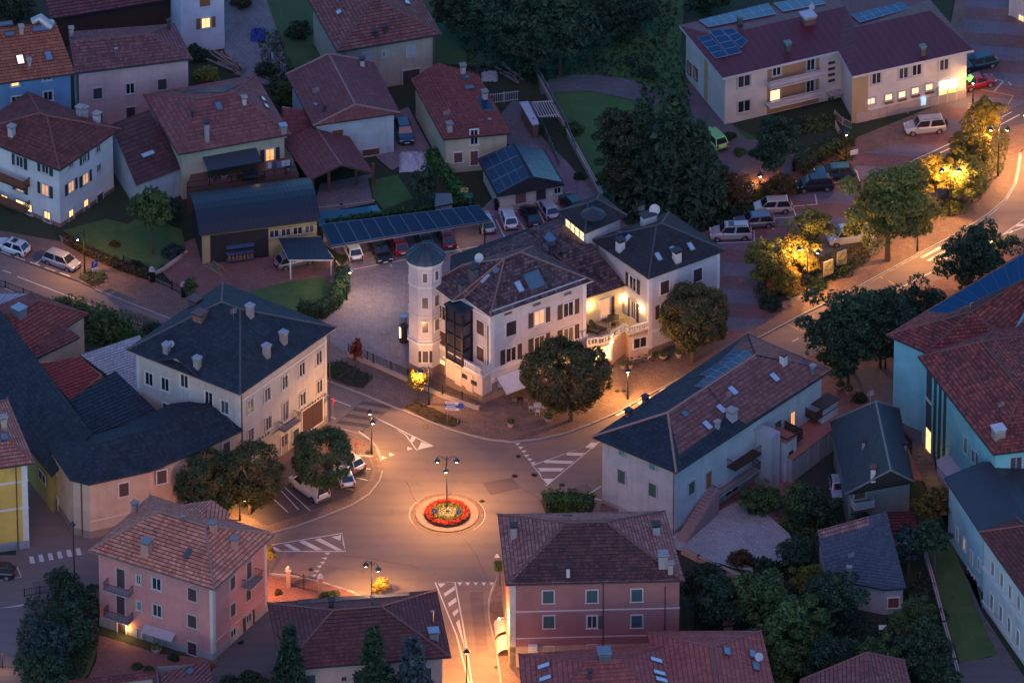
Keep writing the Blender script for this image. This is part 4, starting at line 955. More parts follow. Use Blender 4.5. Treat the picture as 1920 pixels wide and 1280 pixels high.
# ---- curved dark-roofed block in front of it
k = H('long_house', 'low peach building with curved near-black roof joined to the beige cooperative building', 240, 860, 'building')
k.fr = WTRIM; k.sh = plain((.08,.04,.04), name='brown_shutter')
ez = 7.0; E = [G(x, y, ez) for x, y in ((90,838),(131,899),(167,908),(282,883),(372,846),(456,806),(452,788),(393,756),(330,757),(230,795))]
Rg = [G(188,831,9.0), G(310,797,9.0), G(392,752,9.0)]
Rg[2] = G(388,757,9.0)
bk_ = [G(120,838,7.4), G(240,800,7.4), G(330,772,7.4)]
E1_ = [E[0], E[1], E[2], E[3], E[4], E[5]]; back = [G(393,748,8.2), G(320,757,7.6), G(228,800,7.2)]
fc = [[E[0], E[1], Rg[0]], [E[1], E[2], Rg[0]], [E[2], E[3], Rg[1]], [E[2], Rg[1], Rg[0]], [E[3], E[4], Rg[1]], [E[4], Rg[2], Rg[1]], [E[4], E[5], Rg[2]], [E[5], back[0], Rg[2]],
      [back[0], back[1], Rg[1]], [back[0], Rg[1], Rg[2]], [back[1], back[2], Rg[1]], [back[2], Rg[0], Rg[1]], [back[2], E[0], Rg[0]]]
k.body([E[0], E[1], E[2], E[3], E[4], E[5], back[0], back[1], back[2]], fc, PEACH, T_DARK, over=[.4,.4,.4,.4,.4,.1,.1,.1,.1], fascia=FDARK, plinth=(plain((.26,.2,.16), name='stone_plinth'), .9), caps=None, rh=.5)
for x, y in ((232,917),(303,893)): k.win(2, x, y, 'c', 1.05, 1.6)
k.win(4, 424, 838, 'c', .9, 1.3); k.win(0, 104, 878, 'c', .7, 1.0); k.pipe(153, 920, 1, 6.6); k.band(2, 240, 962, .12, .05); k.win(0, 106, 945, 'c', 1.1, 2.2, name='door')
# long yellow wing with the big dark roof
y_ = H('long_house', 'long yellow wing with a huge worn near-black roof at the left edge of the photo', 60, 800, 'building')
q = [G(97,893,5.0), G(172,812,8.5), G(45,640,8.5), G(-60,500,8.5), G(-95,640,5.0)]
y_.body([G(97,893,5.0), G(172,812,5.0)+V((0,0,0)), G(40,640,5), G(-95,640,5.0)], [[q[0], q[1], q[2], G(-38,726,5.0)+V((0,0,0))], [G(-38,726,5.0), q[2], q[3], q[4]]], plaster((.5,.38,.12), .2), T_DARK, over=.3, fascia=FDARK, rh=.5)
y_.walls = [(G(98,965,0), G(44,892,0)), ]; a, b = y_.walls[0]; y_.walls[0] = (b, a)
for x, y in ((77,890),(83,897)): y_.win(0, x, y, 'c', .8, 1.0)
d_ = wing(y_); q = [G(170,815,6.6), G(300,775,6.6), G(216,695,7.4), G(130,750,7.4)]
d_.body(q, [q], plaster((.5,.38,.12), .2), T_DARK, over=.2, fascia=FDARK, rh=.5)
rd = H('shed', 'red tiled lean-to roof between the big black roof and the white stone slope', 130, 740, 'outbuilding')
q = [G(130,750,6.0), G(195,706,6.0), G(150,669,7.2), G(70,680,7.2)]; rd.body(q, [q], PEACH, tile((.25,.035,.028), (.34,.07,.05), .42, lf=.05), over=.15, fascia=plain((.3,.1,.08), name='fascia_red'))
q = [G(80,700,5.4), G(135,655,5.4), G(150,600,6.4), G(60,560,6.4), G(45,640,6.0)]; rs = wing(rd); q = [G(68,672,5.6), G(150,632,5.6), G(100,594,6.6), G(20,628,6.6)]; rs.body(q, [q], PEACH, T_RED, over=.15, fascia=FDARK)
ws = H('shed', 'low building under a pale slate roof beside the beige cooperative building', 200, 700, 'outbuilding')
q = [G(258,745,3.0), G(290,700,3.0), G(262,628,4.6), G(150,665,4.6), G(190,690,3.4)]; ws.body(q, [[q[0], q[1], q[2]], [q[0], q[2], q[3]], [q[0], q[3], q[4]]], GREYW, tile((.35,.34,.34), (.6,.58,.58), .35, .4, lf=.5, lichen=(.2,.2,.19), gap=.7), over=.15, fascia=FDARK)
rl = H('house', 'house with brick-red roofs and a zinc vent below the left street', 50, 630)
rl.hip([(35,668),(165,588),(60,548),(-80,600)], 6.0, rise=1.6, ins=(3,3), wallmat=PEACH, roofmat=T_REDB, over=.3, fascia=FDARK, caps=CAPR); rl.chim(36, 590, .7, 1.1, ZINC, ZINC)
gh = H('greenhouse', 'glazed white-framed lean-to at the left edge below the street fence', 10, 585, 'greenhouse')
q = [G(-60,590,3.5), G(0,590,3.5), G(57,550,4.2), G(-60,552,4.2)]; gh.body(q, [q], plain((.5,.5,.5), name='white_frame'), glass((.28,.33,.38), .2), fascia=FWHITE, rh=0, over=.1)
mb = MB()
for a in range(6): 
    t_ = a/5; mb.tube([q[0].lerp(q[1], t_)+UPV*.06, q[3].lerp(q[2], t_)+UPV*.06], .06, 4)
gh.part(mb, 'glazing_bar', plain((.55,.55,.56), name='white_frame'), gh.roof)
# ---- yellow building bottom left
yb = H('house', 'bright yellow house with white quoins and orange-pink roof at the left edge', 20, 960)
yb.fr = WTRIM; yb.hip([(66,868),(15,748),(-120,770),(-75,888)], 10.8, rise=2.6, ins=(5,5), wallmat=YELW, roofmat=tile((.3,.13,.09),(.48,.27,.2),.42), over=.7, plinth=(GREYW, 1.0), caps=CAPR)
yb.quoin(3, 1, 1, 10.4, WTRIM, w=.6); 
for k_ in range(14): pass
yb.band(3, 20, 905, .2, .06); yb.band(3, 20, 955, .2, .06); yb.pipe(30, 900, 3, 10.4); yb.chim(7, 805, 1.4, .6); yb.sky(8, 819, .8, .8)

# ---- pink house bottom left
p = H('house', 'salmon pink three-storey house with pale tile roof, lamp-lit door and two front balconies', 300, 1130)
p.fr = plain((.42,.38,.37), name='stone_trim'); p.sh = plain((.06,.03,.035), name='brown_shutter')
Fq, Rq, Lq = G(402,1106,9.4), G(517,1001,9.4), G(166,1032,9.4); Bq = Rq+Lq-Fq
m1 = (Lq+Bq)/2; m2 = (Fq+Rq)/2; ax = (m2-m1).normalized(); e1 = m1+ax*4.6+UPV*2.9; e2 = m2-ax*4.6+UPV*2.9
p.body([Fq, Rq, Bq, Lq], [[Fq, Rq, e2], [Rq, Bq, e1, e2], [Bq, Lq, e1], [Lq, Fq, e2, e1]], PINK, T_PINK, over=.7, fascia=plain((.2,.16,.16), name='fascia_grey'), plinth=(GREYW, 1.0), caps=CAPP)
for x, y in ((294,1094),(295,1144)): p.win(3, x, y, 'gl', 1.05, 1.45)
for x, y in ((361,1114),(361,1164),(361,1215)): p.win(3, x, y, 'c', 1.0, 1.5)
for x, y in ((260,1086),(261,1135)): p.win(3, x, y, 'gl', .5, 1.1)
p.win(3, 262, 1187, 'gl', .55, 1.3)
for x, y in ((227,1082),(227,1132)): p.win(3, x, y+1, 'c', .95, 2.3, name='balcony_door'); 
for y in (1104, 1154): p.balcony(3, 227, y, 2.9, 1.1, rh=.95)
p.win(3, 229, 1184, 'c', .95, 2.1, name='door', fr=WTRIM); p.win(3, 295, 1202, 'gl', .95, 2.0, name='door')
wall_lamp(p, 3, 240, 1174, 32, (1,.5,.13), out=.3)
P, t, n = p.wpt(3, 301, 1180); mb = MB(); mb.quad(P-t*1.8+UPV*.2+n*.03, P-t*1.8+n*.9-UPV*.3, P+t*1.8+n*.9-UPV*.3, P+t*1.8+UPV*.2+n*.03); mb.quad(P-t*1.8+n*.9-UPV*.3, P-t*1.8+n*.9-UPV*.45, P+t*1.8+n*.9-UPV*.45, P+t*1.8+n*.9-UPV*.3)
p.part(mb, 'awning', plain((.4,.33,.33), name='striped_canvas'))
for x, y in ((435.5,1092),(436,1142)): p.win(0, x, y, 'c', .9, 1.5)
p.win(0, 466, 1068, 'c', .9, 2.0, name='balcony_door'); p.win(0, 465, 1113, 'c', .9, 1.4); p.balcony(0, 466, 1090, 2.4, 1.0, 'bar')
p.win(0, 437, 1197, 'gl', 1.0, 2.4, name='door'); p.win(0, 466, 1165, 's', 1.0, 1.9); p.band(0, 450, 1160, .15, .06); p.quoin(0, 0, 1, 9.0, plain((.55,.48,.42), name='cream_quoin'), w=.5); p.quoin(0, 1, 1, 9, plain((.55,.48,.42), name='cream_quoin'), w=.4); p.quoin(3, 1, 1, 9, plain((.55,.48,.42), name='cream_quoin'), w=.3)
for x, y, h_, w_ in ((275,1036,1.3,.9),(400,998,1.1,.55),(440,1028,1.1,.55),(253,960,1.0,.5)): p.chim(x, y, h_, w_, plain((.4,.2,.17), name='rose_chimney'), plain((.2,.2,.2), name='chimney_slab'))
p.sky(352, 1038, .5, 1.1, glass((.05,.07,.1))); p.chim(343, 983, 1.0, kind='pipe', w=.1)
# back dormer of its roof
dg_ = wing(p); a0 = G(340,946,9.6); pk = G(397,937,10.6); a1 = G(432,962,9.6); dd = V((-.25,-1,0))*4
dg_.body([a0, a1, a1+dd, a0+dd], [[a0, pk, pk+dd+UPV*.2, a0+dd+UPV*.5], [pk, a1, a1+dd+UPV*.5, pk+dd+UPV*.2]], PINK, T_PINK, walls=False, fascia=FDARK)

# ---- dark red hip roof bottom centre
b6 = H('house', 'house with dark red hip roof and ridge-side solar strip, left of the south road', 670, 1200)
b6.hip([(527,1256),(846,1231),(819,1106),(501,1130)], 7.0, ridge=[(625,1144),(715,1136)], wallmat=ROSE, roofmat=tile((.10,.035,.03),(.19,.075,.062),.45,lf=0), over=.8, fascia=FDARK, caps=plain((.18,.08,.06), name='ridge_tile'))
b6.panels([(558,1133),(768,1118),(766,1112),(557,1126)], 7, 1)
b6.chim(621, 1139, .8, .5, FDARK, FDARK); b6.chim(698, 1134, 1.0, .1, kind='pipe'); b6.chim(811, 1166, 1.3, .1, kind='pipe'); b6.chim(813, 1195, .7, .9, ZINC, ZINC); b6.win(0, 645, 1271, 'c', .5, .5); b6.win(0, 583, 1275, 'c', .9, 1.4, sh=GREEN)
b6.win(0, 800, 1262, 'c', .9, 1.4, sh=GREEN)
# ---- coral house
r = H('house', 'coral red house with green shutters and patched hip roof, right of the roundabout', 1110, 1100)
r.fr = plain((.5,.42,.42), name='pale_trim'); r.sh = plain((.03,.075,.08), name='green_shutter')
r.hip([(948,1096),(1284,1088),(1247,958),(933,964)], 10.5, ridge=[(1060,980),(1139,978)], wallmat=CORAL, roofmat=tile((.22,.055,.045),(.46,.2,.155),.40,lf=.15,warm=False), over=.45, fascia=FDARK, caps=plain((.12,.06,.06), name='ridge_tile'), plinth=(plaster((.45,.3,.2),.3), 2.6))
overlay(r, [(957,1093),(1276,1086),(1138,981),(1062,983)], tile((.04,.016,.018),(.17,.055,.05),.40,.34,lf=.03,warm=False), rh=.42)
for x, y in ((1028,1118),(1110,1117),(1194,1115),(1029,1165),(1194,1164)): r.win(0, x, y, 'c', 1.1, 1.5)
r.win(0, 1110, 1165, 'gl', 1.0, 1.5); P, t, n = r.wpt(0, 1124, 1165); r.part(MB().box(P+n*.08, t, n, .5, .05, 1.5), 'shutter', r.sh)
for x, y in ((1029,1216),(1110,1213)): r.win(0, x, y, 'gl', .9, .6, lit=LITD)
r.band(0, 1100, 1143, .14, .05); r.band(0, 1100, 1193, .14, .05); r.quoin(0, 0, 0, 10.2, plain((.5,.42,.38), name='pale_trim'), w=.6)
r.pipe(1131, 1110, 0, 10.2); r.pipe(1247, 1110, 0, 9.6)
r.chim(1065, 1080, 1.1, .35, plain((.45,.42,.42), name='white_chimney'), FDARK); r.chim(1230, 1000, 1.0, .7, GREYW, FDARK); r.chim(1243, 1060, 1.3, .9, GREYW, GREYW); r.chim(963, 1008, 1.4, .6, GREYW, FDARK); r.chim(1257, 1073, 1.0, .5); r.sky(1064, 967, .9, .5)
wall_lamp(r, 3, 953, 1160, 1100, (1,.44,.12), out=.9)
P, t, n = r.wpt(3, 950, 1130)
for dx in (0, 1):
    c_ = P+n*.05-UPV*(4.6); cc = c_+t*(1.5-3.1*dx); aw = MB()
    for q_ in range(5):
        a0, a1 = math.pi/2*q_/5, math.pi/2*(q_+1)/5; f_ = lambda a: cc+n*(1.1*math.sin(a))+UPV*(.9*math.cos(a))
        aw.quad(f_(a0)-t*1.3, f_(a0)+t*1.3, f_(a1)+t*1.3, f_(a1)-t*1.3)
    r.part(aw, 'awning', plain((.6,.5,.42), name='cream_canvas'))
ac = MB().box(r.wpt(0, 999, 1212)[0]+V((0,-.25,0)), (1,0,0), (0,1,0), .95, .4, .75); r.part(ac, 'air_conditioner', WTRIM)
a, b = r.walls[2]; m_ = (a+b)/2; r.walls.append((a, b)); t = (b-a).normalized(); n = V((t.y, -t.x, 0))
for q_, pw in ((m_+t*5+UPV*6.0, 450),):
    bo_ = r.part(MB().tube([q_, q_+n*.9+UPV*.2], .03, 6).lathe(q_+n*.9-UPV*.15, [(.3,0),(.1,.3)], 10), 'bracket_lamp', IRON); light('lamp_light', q_+n*.9-UPV*.3-r.o, pw, (1,.42,.13), bo_, .12)
a, b = p.walls[1]; t = (b-a).normalized(); n = V((t.y, -t.x, 0)); q_ = a+t*2+UPV*5.0
bo_ = p.part(MB().tube([q_, q_+n*.9+UPV*.2], .03, 6).lathe(q_+n*.9-UPV*.15, [(.3,0),(.1,.3)], 10), 'bracket_lamp', IRON); light('lamp_light', q_+n*.9-UPV*.3-p.o, 1300, (1,.42,.13), bo_, .12)
# ---- red roofs bottom
b8 = H('house', 'house under brick-red hip roof with three skylights at the bottom edge below the coral house', 1120, 1270)
Lb, Rb = G(972,1226,6.5), G(1262,1206,6.5); dL = V((.0,-1,0)); Lf, Rf = G(985,1390,6.5), G(1296,1370,6.5); e1, e2 = G(1097,1240,8.9), G(1164,1236,8.9); e1f, e2f = e1, e2
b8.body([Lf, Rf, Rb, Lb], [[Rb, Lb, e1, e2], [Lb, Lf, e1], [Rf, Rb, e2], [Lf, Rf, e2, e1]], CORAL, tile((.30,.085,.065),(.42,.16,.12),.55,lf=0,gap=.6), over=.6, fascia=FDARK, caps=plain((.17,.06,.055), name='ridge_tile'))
for x, y in ((1020,1249),(1023,1272),(1230,1238),(1236,1262),(1240,1275)): b8.sky(x, y, .75, 1.3, glass((.45,.5,.58), .12))
b8.chim(1133, 1236, .9, 1.2, plain((.07,.09,.1), name='dark_chimney'), plain((.15,.2,.24), name='glass_cowl')); b8.chim(1106, 1272, .8, .35, FDARK, FDARK)
b8b = H('house', 'house under brick-red roof with satellite dish at the bottom edge, right of its twin', 1330, 1270)
Lb, Rb = G(1212,1183,6.5), G(1428,1182,6.5); Lf, Rf = G(1258,1400,6.5), G(1480,1400,6.5); e1 = G(1336,1213,8.7); e2 = G(1350,1400,8.7)
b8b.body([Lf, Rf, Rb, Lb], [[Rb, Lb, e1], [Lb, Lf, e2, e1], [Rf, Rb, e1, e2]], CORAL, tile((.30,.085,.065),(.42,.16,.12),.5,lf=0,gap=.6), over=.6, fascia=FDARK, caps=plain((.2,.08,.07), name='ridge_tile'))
for x, y in ((1363,1221),(1411,1226),(1417,1249)): b8b.sky(x, y, 1.3, .7, glass((.12,.16,.2), .15))
b8b.dish(1424, 1240, .45, .6)
# ---- white farmhouse right of centre
w9 = H('farmhouse', 'white farmhouse with half dark, half brown tile roof, stone stair and wooden balconies', 1300, 900, 'farmhouse')
w9.fr = plain((.42,.4,.4), name='stone_trim'); w9.sh = GREEN
FF, RR_, LL, BB = G(1268,886,8.3), G(1560,694,8.3), G(1110,819,8.3), G(1402,626,8.3)
A_, B_ = (LL+FF)/2, (BB+RR_)/2; e1 = onplane(1252,774,A_,B_); e2 = onplane(1416,666,A_,B_); zr = (e1.z+e2.z)/2; e1.z = e2.z = zr
T_P2 = tile((.13,.06,.052),(.26,.135,.115),.5,lf=.2,gap=.45)
# front slope in two tile colours: near part dark, band of brown tiles
pt = lambda a, b, u_: a+(b-a)*u_
m_e, m_r = pt(FF, RR_, .50), pt(e1, e2, .42)
f1a, f1b = pt(FF, e1, .42), None
w9.body([FF, RR_, BB, LL], [[FF, RR_, e2, e1], [RR_, BB, e2], [BB, LL, e1, e2], [LL, FF, e1]], WHITE, T_DARK, over=.75, fascia=FDARK, plinth=(GREYW, .5), rh=.5)
overlay(w9, [(1273,854),(1262,812),(1253,774),(1327,727),(1362,775),(1335,810)], T_P2)
overlay(w9, [(1398,795),(1366,775),(1329,727),(1415,668),(1560,693)], T_P2)
overlay(w9, [(1303,726),(1400,629),(1414,665),(1326,725)], T_P2, lift=.07)
ovl_r = overlay(w9, [(1404,630),(1552,693),(1418,666)], T_P2, lift=.05)
cb = MB()
for a, b in ((LL, e1), (FF, e1), (e1, e2)):
    n_ = int((b-a).length/.45)
    for q_ in range(n_): cb.tube([a+(b-a)*(q_/n_)+UPV*.05, a+(b-a)*((q_+1)/n_)+UPV*.08], [.15,.11], 6)
w9.part(cb, 'ridge_cap', plain((.3,.16,.13), name='ridge_tile'), w9.roof)
# white parapet rails and free-standing panel frame on the back slope
w9.panels([(1302,726),(1318,728),(1411,667),(1398,658)], 1, 7, dp=.03, cm=SKYP, frame=AL); w9.panels([(1312,704),(1330,708),(1362,686),(1347,682)], 1, 2, dp=.03, cm=SKYP, frame=AL); w9.panels([(1348,680),(1370,681),(1398,660),(1376,658)], 1, 3, dp=.03, cm=SKYP, frame=AL)
for x, y in ((1374,733),(1352,767),(1326,798),(1452,708)): w9.sky(x, y, .75, 1.15, glass((.35,.42,.52), .1))
w9.sky(1284, 776, .7, .7); w9.chim(1372, 785, .9, .85, plain((.35,.33,.33), name='grey_chimney')); w9.chim(1345, 802, .6, .4, plain((.3,.3,.3), name='grey_chimney'))
w9.chim(1469, 682, 1.1, .6, plain((.5,.48,.47), name='white_chimney'), CAPR); w9.chim(1524, 700, .8, .35, plain((.1,.16,.14), name='green_cowl')); w9.antenna(1367, 757, 1.6)
for x, y in ((1210,755),(1178,780)): w9.chim(x, y, .6, .5, plain((.12,.08,.08), name='brick_chimney'), FDARK)
for x, y in ((1166,893),(1224,918)): w9.win(3, x, y, 'c', .95, 1.6)
for x, y in ((1167,848),(1224,874)): w9.win(3, x, y, 'c', .8, .7, sh=plain((.05,.28,.24), name='turquoise_shutter'))
w9.win(0, 1296, 914, 'c', .95, 1.5); w9.win(0, 1328, 899, 'c', .9, 2.1, name='door', sh=plain((.25,.1,.05), name='wood_door'))
w9.win(0, 1372, 930, 'gl', 2.2, 2.2, name='barn_opening'); w9.pipe(1262, 900, 0, 7.9)
w9.balcony(0, 1372, 898, 6.5, 1.2, 'bar', slab=GREYW, rail=DARKW); w9.balcony(0, 1392, 855, 5.0, 1.2, 'bar', slab=DARKW, rail=DARKW)
# stair
P, t, n = w9.wpt(0, 1290, 960); st = MB(); s0 = G(1275,1017,0); s1 = V((w9.wpt(0,1330,925)[0].x, w9.wpt(0,1330,925)[0].y, 0))+n*.6; dd = (s1-s0); L = dd.length; dd.normalize(); nn = V((dd.y, -dd.x, 0)); ns = 16
for k_ in range(ns): st.box(s0+dd*(L*(k_+.5)/ns)+UPV*((k_+1)*3.0/ns/2), dd, nn, L/ns+.02, 1.3, (k_+1)*3.0/ns)
w9.part(st, 'stair', plain((.3,.2,.18), name='stair_stone')); sr = MB().tube([s0+nn*.7+UPV*.9, s1+nn*.7+UPV*3.9], .04, 5)
for k_ in range(9): sr.tube([s0+dd*(L*k_/8)+nn*.7+UPV*(3*k_/8), s0+dd*(L*k_/8)+nn*.7+UPV*(3*k_/8+.9)], .03, 4)
w9.part(sr, 'handrail', plain((.25,.22,.22), name='rail_paint'))
# grey annex wall and wing of the farmhouse
an = wing(w9); cA = G(1412,815,7.0); 
P, t, n = w9.wpt(0, 1420, 840); base = V((P.x, P.y, 0))
w9.part(MB().box(base+n*1.2+UPV*3.3, t, n, 1.5, 2.4, 6.6), 'stair_tower', plaster((.36,.38,.4), 1.0))
lw = [w9.wpt(0, 1440, 830)[0], w9.wpt(0, 1548, 760)[0]]
P1, P2 = V((lw[0].x, lw[0].y, 0)), V((lw[1].x, lw[1].y, 0))
w9.part(MB().prism([(q_.x, q_.y) for q_ in (P1+n*3.2, P2+n*2.6, P2, P1)], 0, 3.0), 'ground_floor_wing', plaster((.3,.31,.33), .8))
w9.part(MB().prism([(q_.x, q_.y) for q_ in (P1+n*3.4, P2+n*2.8, P2, P1)], 3.0, 3.15), 'terrace_floor', plain((.28,.1,.07), name='red_terrace_tiles'))
w9.win(0, 1486, 785, 'gl', .7, 1.8, lit=LITO, name='door'); w9.win(0, 1458, 800, 'c', 1.0, 1.5)
w9.balcony(0, 1530, 765, 3.6, 1.5, 'plank', slab=DARKW, rail=DARKW, rh=.95); w9.balcony(0, 1456, 812, 2.4, 2.6, 'plank', slab=DARKW, rail=DARKW, rh=.95)
Pq, t, n = w9.wpt(0, 1536, 760); w9.part(MB().box(V((Pq.x, Pq.y, 4.0))+n*.75, t, n, 2.4, 1.5, 1.9), 'projecting_room', WHITE); w9.part(MB().box(V((Pq.x, Pq.y, 5.0))+n*.8, t, n, 2.7, 1.75, .12), 'deck', DARKW)
Pq, t, n = w9.wpt(0, 1447, 815); w9.part(MB().box(V((Pq.x, Pq.y, 2.45))+n*1.3, t, n, 1.8, 2.6, 4.9), 'projecting_room', WHITE); w9.part(MB().box(V((Pq.x, Pq.y, 3.1))+n*2.62, t, n, .7, .06, .9), 'small_window', glass()); w9.part(MB().box(V((Pq.x, Pq.y, 4.95))+n*1.3, t, n, 1.9, 2.7, .1), 'terrace_floor', plain((.28,.1,.07), name='red_terrace_tiles'))
for k_ in range(4):
    Pq, t, n = w9.wpt(0, 1470+20*k_, 790); w9.part(MB().box(V((Pq.x, Pq.y, 1.6))+n*(3.0-.12*k_)+t*.4, t, n, .25, .3, 2.6), 'pier', GREYW)
# ---- dark-blue gable house and low slab-roofed house
g10 = H('house', 'stone and timber house with dark blue gable roof beside a parked white car', 1640, 880)
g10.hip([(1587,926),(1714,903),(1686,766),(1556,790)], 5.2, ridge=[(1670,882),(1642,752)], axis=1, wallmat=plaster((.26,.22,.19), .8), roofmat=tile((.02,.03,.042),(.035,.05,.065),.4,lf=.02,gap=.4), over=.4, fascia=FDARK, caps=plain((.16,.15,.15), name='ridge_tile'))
for x, y in ((1619,838),(1697,843)): g10.chim(x, y, .7, .3, plain((.25,.2,.18), name='brick_chimney'), FDARK)
g10.chim(1637, 893, 1.0, .45, plain((.5,.47,.46), name='white_chimney'), CAPR); g10.antenna(1632, 762, 2.0); g10.win(0, 1612, 922, 'c', 1.2, 1.6, sh=WOOD); g10.balcony(0, 1614, 945, 2.2, 1.2, 'plank', slab=WOOD, rail=plain((.35,.36,.38), name='grey_board'))
g11 = H('cottage', 'low cottage with blue-grey slab roof and one brown shuttered window, among the garden trees', 1630, 1090, 'cottage')
q = [G(1552,1083,3.4), G(1657,1105,3.4), G(1699,1102,3.4), G(1662,958,6.2), G(1532,994,6.2)]
n_ = fnormal([q[0], q[1], q[4]]); 
for i_ in (2, 3): q[i_].z = q[0].z-((q[i_].x-q[0].x)*n_.x+(q[i_].y-q[0].y)*n_.y)/n_.z if False else q[i_].z
g11.body(q, [[q[0], q[1], q[2]], [q[0], q[2], q[3]], [q[0], q[3], q[4]]], plaster((.36,.33,.33), .5), tile((.05,.06,.085),(.09,.105,.13),.4,lf=.1,gap=.25), over=.25, fascia=FDARK)
g11.win(1, 1675, 1129, 'c', 1.1, 1.2, fr=WTRIM, sh=WOOD); g11.chim(1592, 1078, .8, .35, plain((.4,.36,.36), name='grey_chimney')); g11.antenna(1596, 1050, 1.0)
overlay(g11, [(1533,994),(1541,1010),(1630,985),(1627,968)], T_PATCH)
g31 = H('shed', 'small red-tiled shed roof behind the slab-roofed cottage', 1690, 985, 'outbuilding')
q = [G(1672,995,2.6), G(1722,992,2.6), G(1712,958,3.2), G(1662,960,3.2)]; g31.body(q, [q], GREYW, T_DRED, over=.2, fascia=FDARK)
# ---- big pale teal building on the right
s_ = H('school', 'large pale teal building with mottled red roof, tall dark fins and a long solar strip', 1800, 760, 'public building')
s_.fr = plain((.4,.48,.48), name='pale_trim'); s_.sh = plain((.03,.07,.08), name='dark_shutter')
hs = 10.6
a_ = [G(1737,662,hs), G(1900,645,hs), G(1990,520,hs), G(1990,430,hs), G(1661,628,hs)]; pk1 = G(1820,585,12.8); pk2 = G(1960,500,13.2)
s_.body([a_[0], a_[1], a_[2], a_[3], a_[4]], [[a_[4], a_[0], pk1], [a_[0], a_[1], pk1], [a_[1], a_[2], pk2, pk1], [a_[2], a_[3], pk2], [a_[3], a_[4], pk1, pk2]], TEAL, T_MIX, over=.6, fascia=FDARK, caps=plain((.15,.055,.045), name='ridge_tile'))
s_.panels([(1735,585),(1778,588),(1930,518),(1930,470)], 1, 8, dp=.02, gap=.01, fw=.015, cm=NAVY); s_.dish(1819, 580, .5, 1.3)
s2 = wing(s_); b_ = [G(1862,852,hs), G(2010,835,hs), G(2010,620,hs), G(1880,600,hs), G(1721,669,hs)]; k1 = G(1840,641,13.2); k2 = G(1918,735,13.2)
Pn, Qn = b_[4], b_[0]
s2.body([b_[0], b_[1], b_[2], b_[3], b_[4]], [[b_[4], b_[0], k2], [b_[4], k2, k1], [b_[0], b_[1], k2], [b_[1], b_[2], k2], [b_[2], k1, k2], [b_[2], b_[3], k1], [b_[3], b_[4], k1]], TEAL, T_MIX, over=.5, fascia=FDARK, caps=plain((.15,.055,.045), name='ridge_tile'))
a, b = s2.walls[4]; t = (b-a).normalized(); n = V((t.y, -t.x, 0)); L = (b-a).length
DK = plain((.02,.06,.065), name='dark_green_panel')
gz = s2.part(MB().box(a+t*1.6+UPV*6.3+n*.02, t, n, 1.3, .06, 7.2), 'stair_glazing', glass((.03,.06,.07), .1)); s2.part(MB().box(a+t*1.6+UPV*6.3+n*.09, t, n, 1.5, .1, .25), 'glazing_bar', WTRIM, gz)
s2.part(MB().box(a+t*1.7+UPV*1.4+n*.03, t, n, 1.1, .06, 2.7), 'lit_doorway', LIT)
for k_ in range(3): s2.part(MB().box(a+t*(3.2+1.25*k_)+UPV*5.2+n*.03, t, n, .6, .08, 9.8), 'fin', DK)
for x, y in ((1811,835),(1825,855),(1833,861)): s2.win(4, x, y, 'gl', .8, 2.0 if x < 1815 else 1.6)
s2.win(0, 1905, 868, 'gl', 1.3, 1.6); s2.chim(1872, 818, .9, 1.1, plain((.3,.22,.2), name='brick_chimney'), plain((.5,.5,.52), name='chimney_slab')); s2.antenna(1877, 775, 1.5)
P, t, n = s2.wpt(4, 1800, 860); fl = [P+t*x_+n*y_ for x_, y_ in ((-3.0,0),(-2.2,1.9),(0,2.6),(3.2,2.4),(4.6,0))]
for q_ in fl: q_.z = 0
tr_ = s_.part(MB().prism([(q_.x, q_.y) for q_ in fl], 2.6, 2.9), 'terrace', plain((.4,.38,.4), name='terrace_stone')); rl_ = MB()
for k_ in range(4):
    a, b = fl[k_]+UPV*2.9, fl[k_+1]+UPV*2.9; rl_.tube([a+UPV, b+UPV], .03, 4); m_ = int((b-a).length/.18)
    for q_ in range(m_): rl_.tube([a+(b-a)*q_/m_, a+(b-a)*q_/m_+UPV], .012, 4)
s_.part(rl_, 'railing', IRON, tr_)
light('lamp_light', a*0+G(1753,875,1.6)-s_.o, 25, (1,.6,.2), s_.root, .1)
# lower wings
s3 = H('building', 'pale teal two-storey wing under a dark ribbed roof right of the narrow garden', 1880, 960, 'public building')
s3.fr = plain((.5,.5,.5), name='pale_trim'); c_ = [G(1770,895,7.5), G(1838,1000,7.5), G(2010,990,7.5), G(2010,850,7.5), G(1848,863,7.5)]; kk = G(1862,864,8.6), G(1930,985,8.6)
s3.body([c_[0], c_[1], c_[2], c_[3], c_[4]], [[c_[0], c_[1], kk[1], kk[0]], [c_[1], c_[2], kk[1]], [c_[2], c_[3], kk[0], kk[1]], [c_[3], c_[4], kk[0]], [c_[4], c_[0], kk[0]]], plaster((.36,.52,.56), .2), ANTR, over=.45, fascia=FDARK, rh=0)
for x, y in ((1795,1000),(1809,1020),(1822,1044),(1836,1058)): s3.win(0, x, y, 'gl', .6, 1.4, lit=LITD if x in (1809,) else None, fr=WTRIM)
for x, y in ((1819,1078),(1831,1092)): s3.win(0, x, y, 'gl', 1.1, 1.0)
s4 = H('building', 'cream wing with rows of tall windows and a red roof at the lower right edge', 1890, 1100, 'public building')
s4.fr = WTRIM; c_ = [G(1836,997,9.0), G(2000,1230,9.0), G(2080,1100,9.0), G(1905,970,9.0)]; kk = G(1925,985,10.8)
k3 = G(2040,1100,10.8)
s4.body(c_, [[c_[0], c_[1], k3, kk], [c_[1], c_[2], k3], [c_[2], c_[3], kk, k3], [c_[3], c_[0], kk]], plaster((.52,.56,.54), .2), T_DRED, over=.45, fascia=FDARK, caps=plain((.2,.07,.06), name='ridge_tile'))
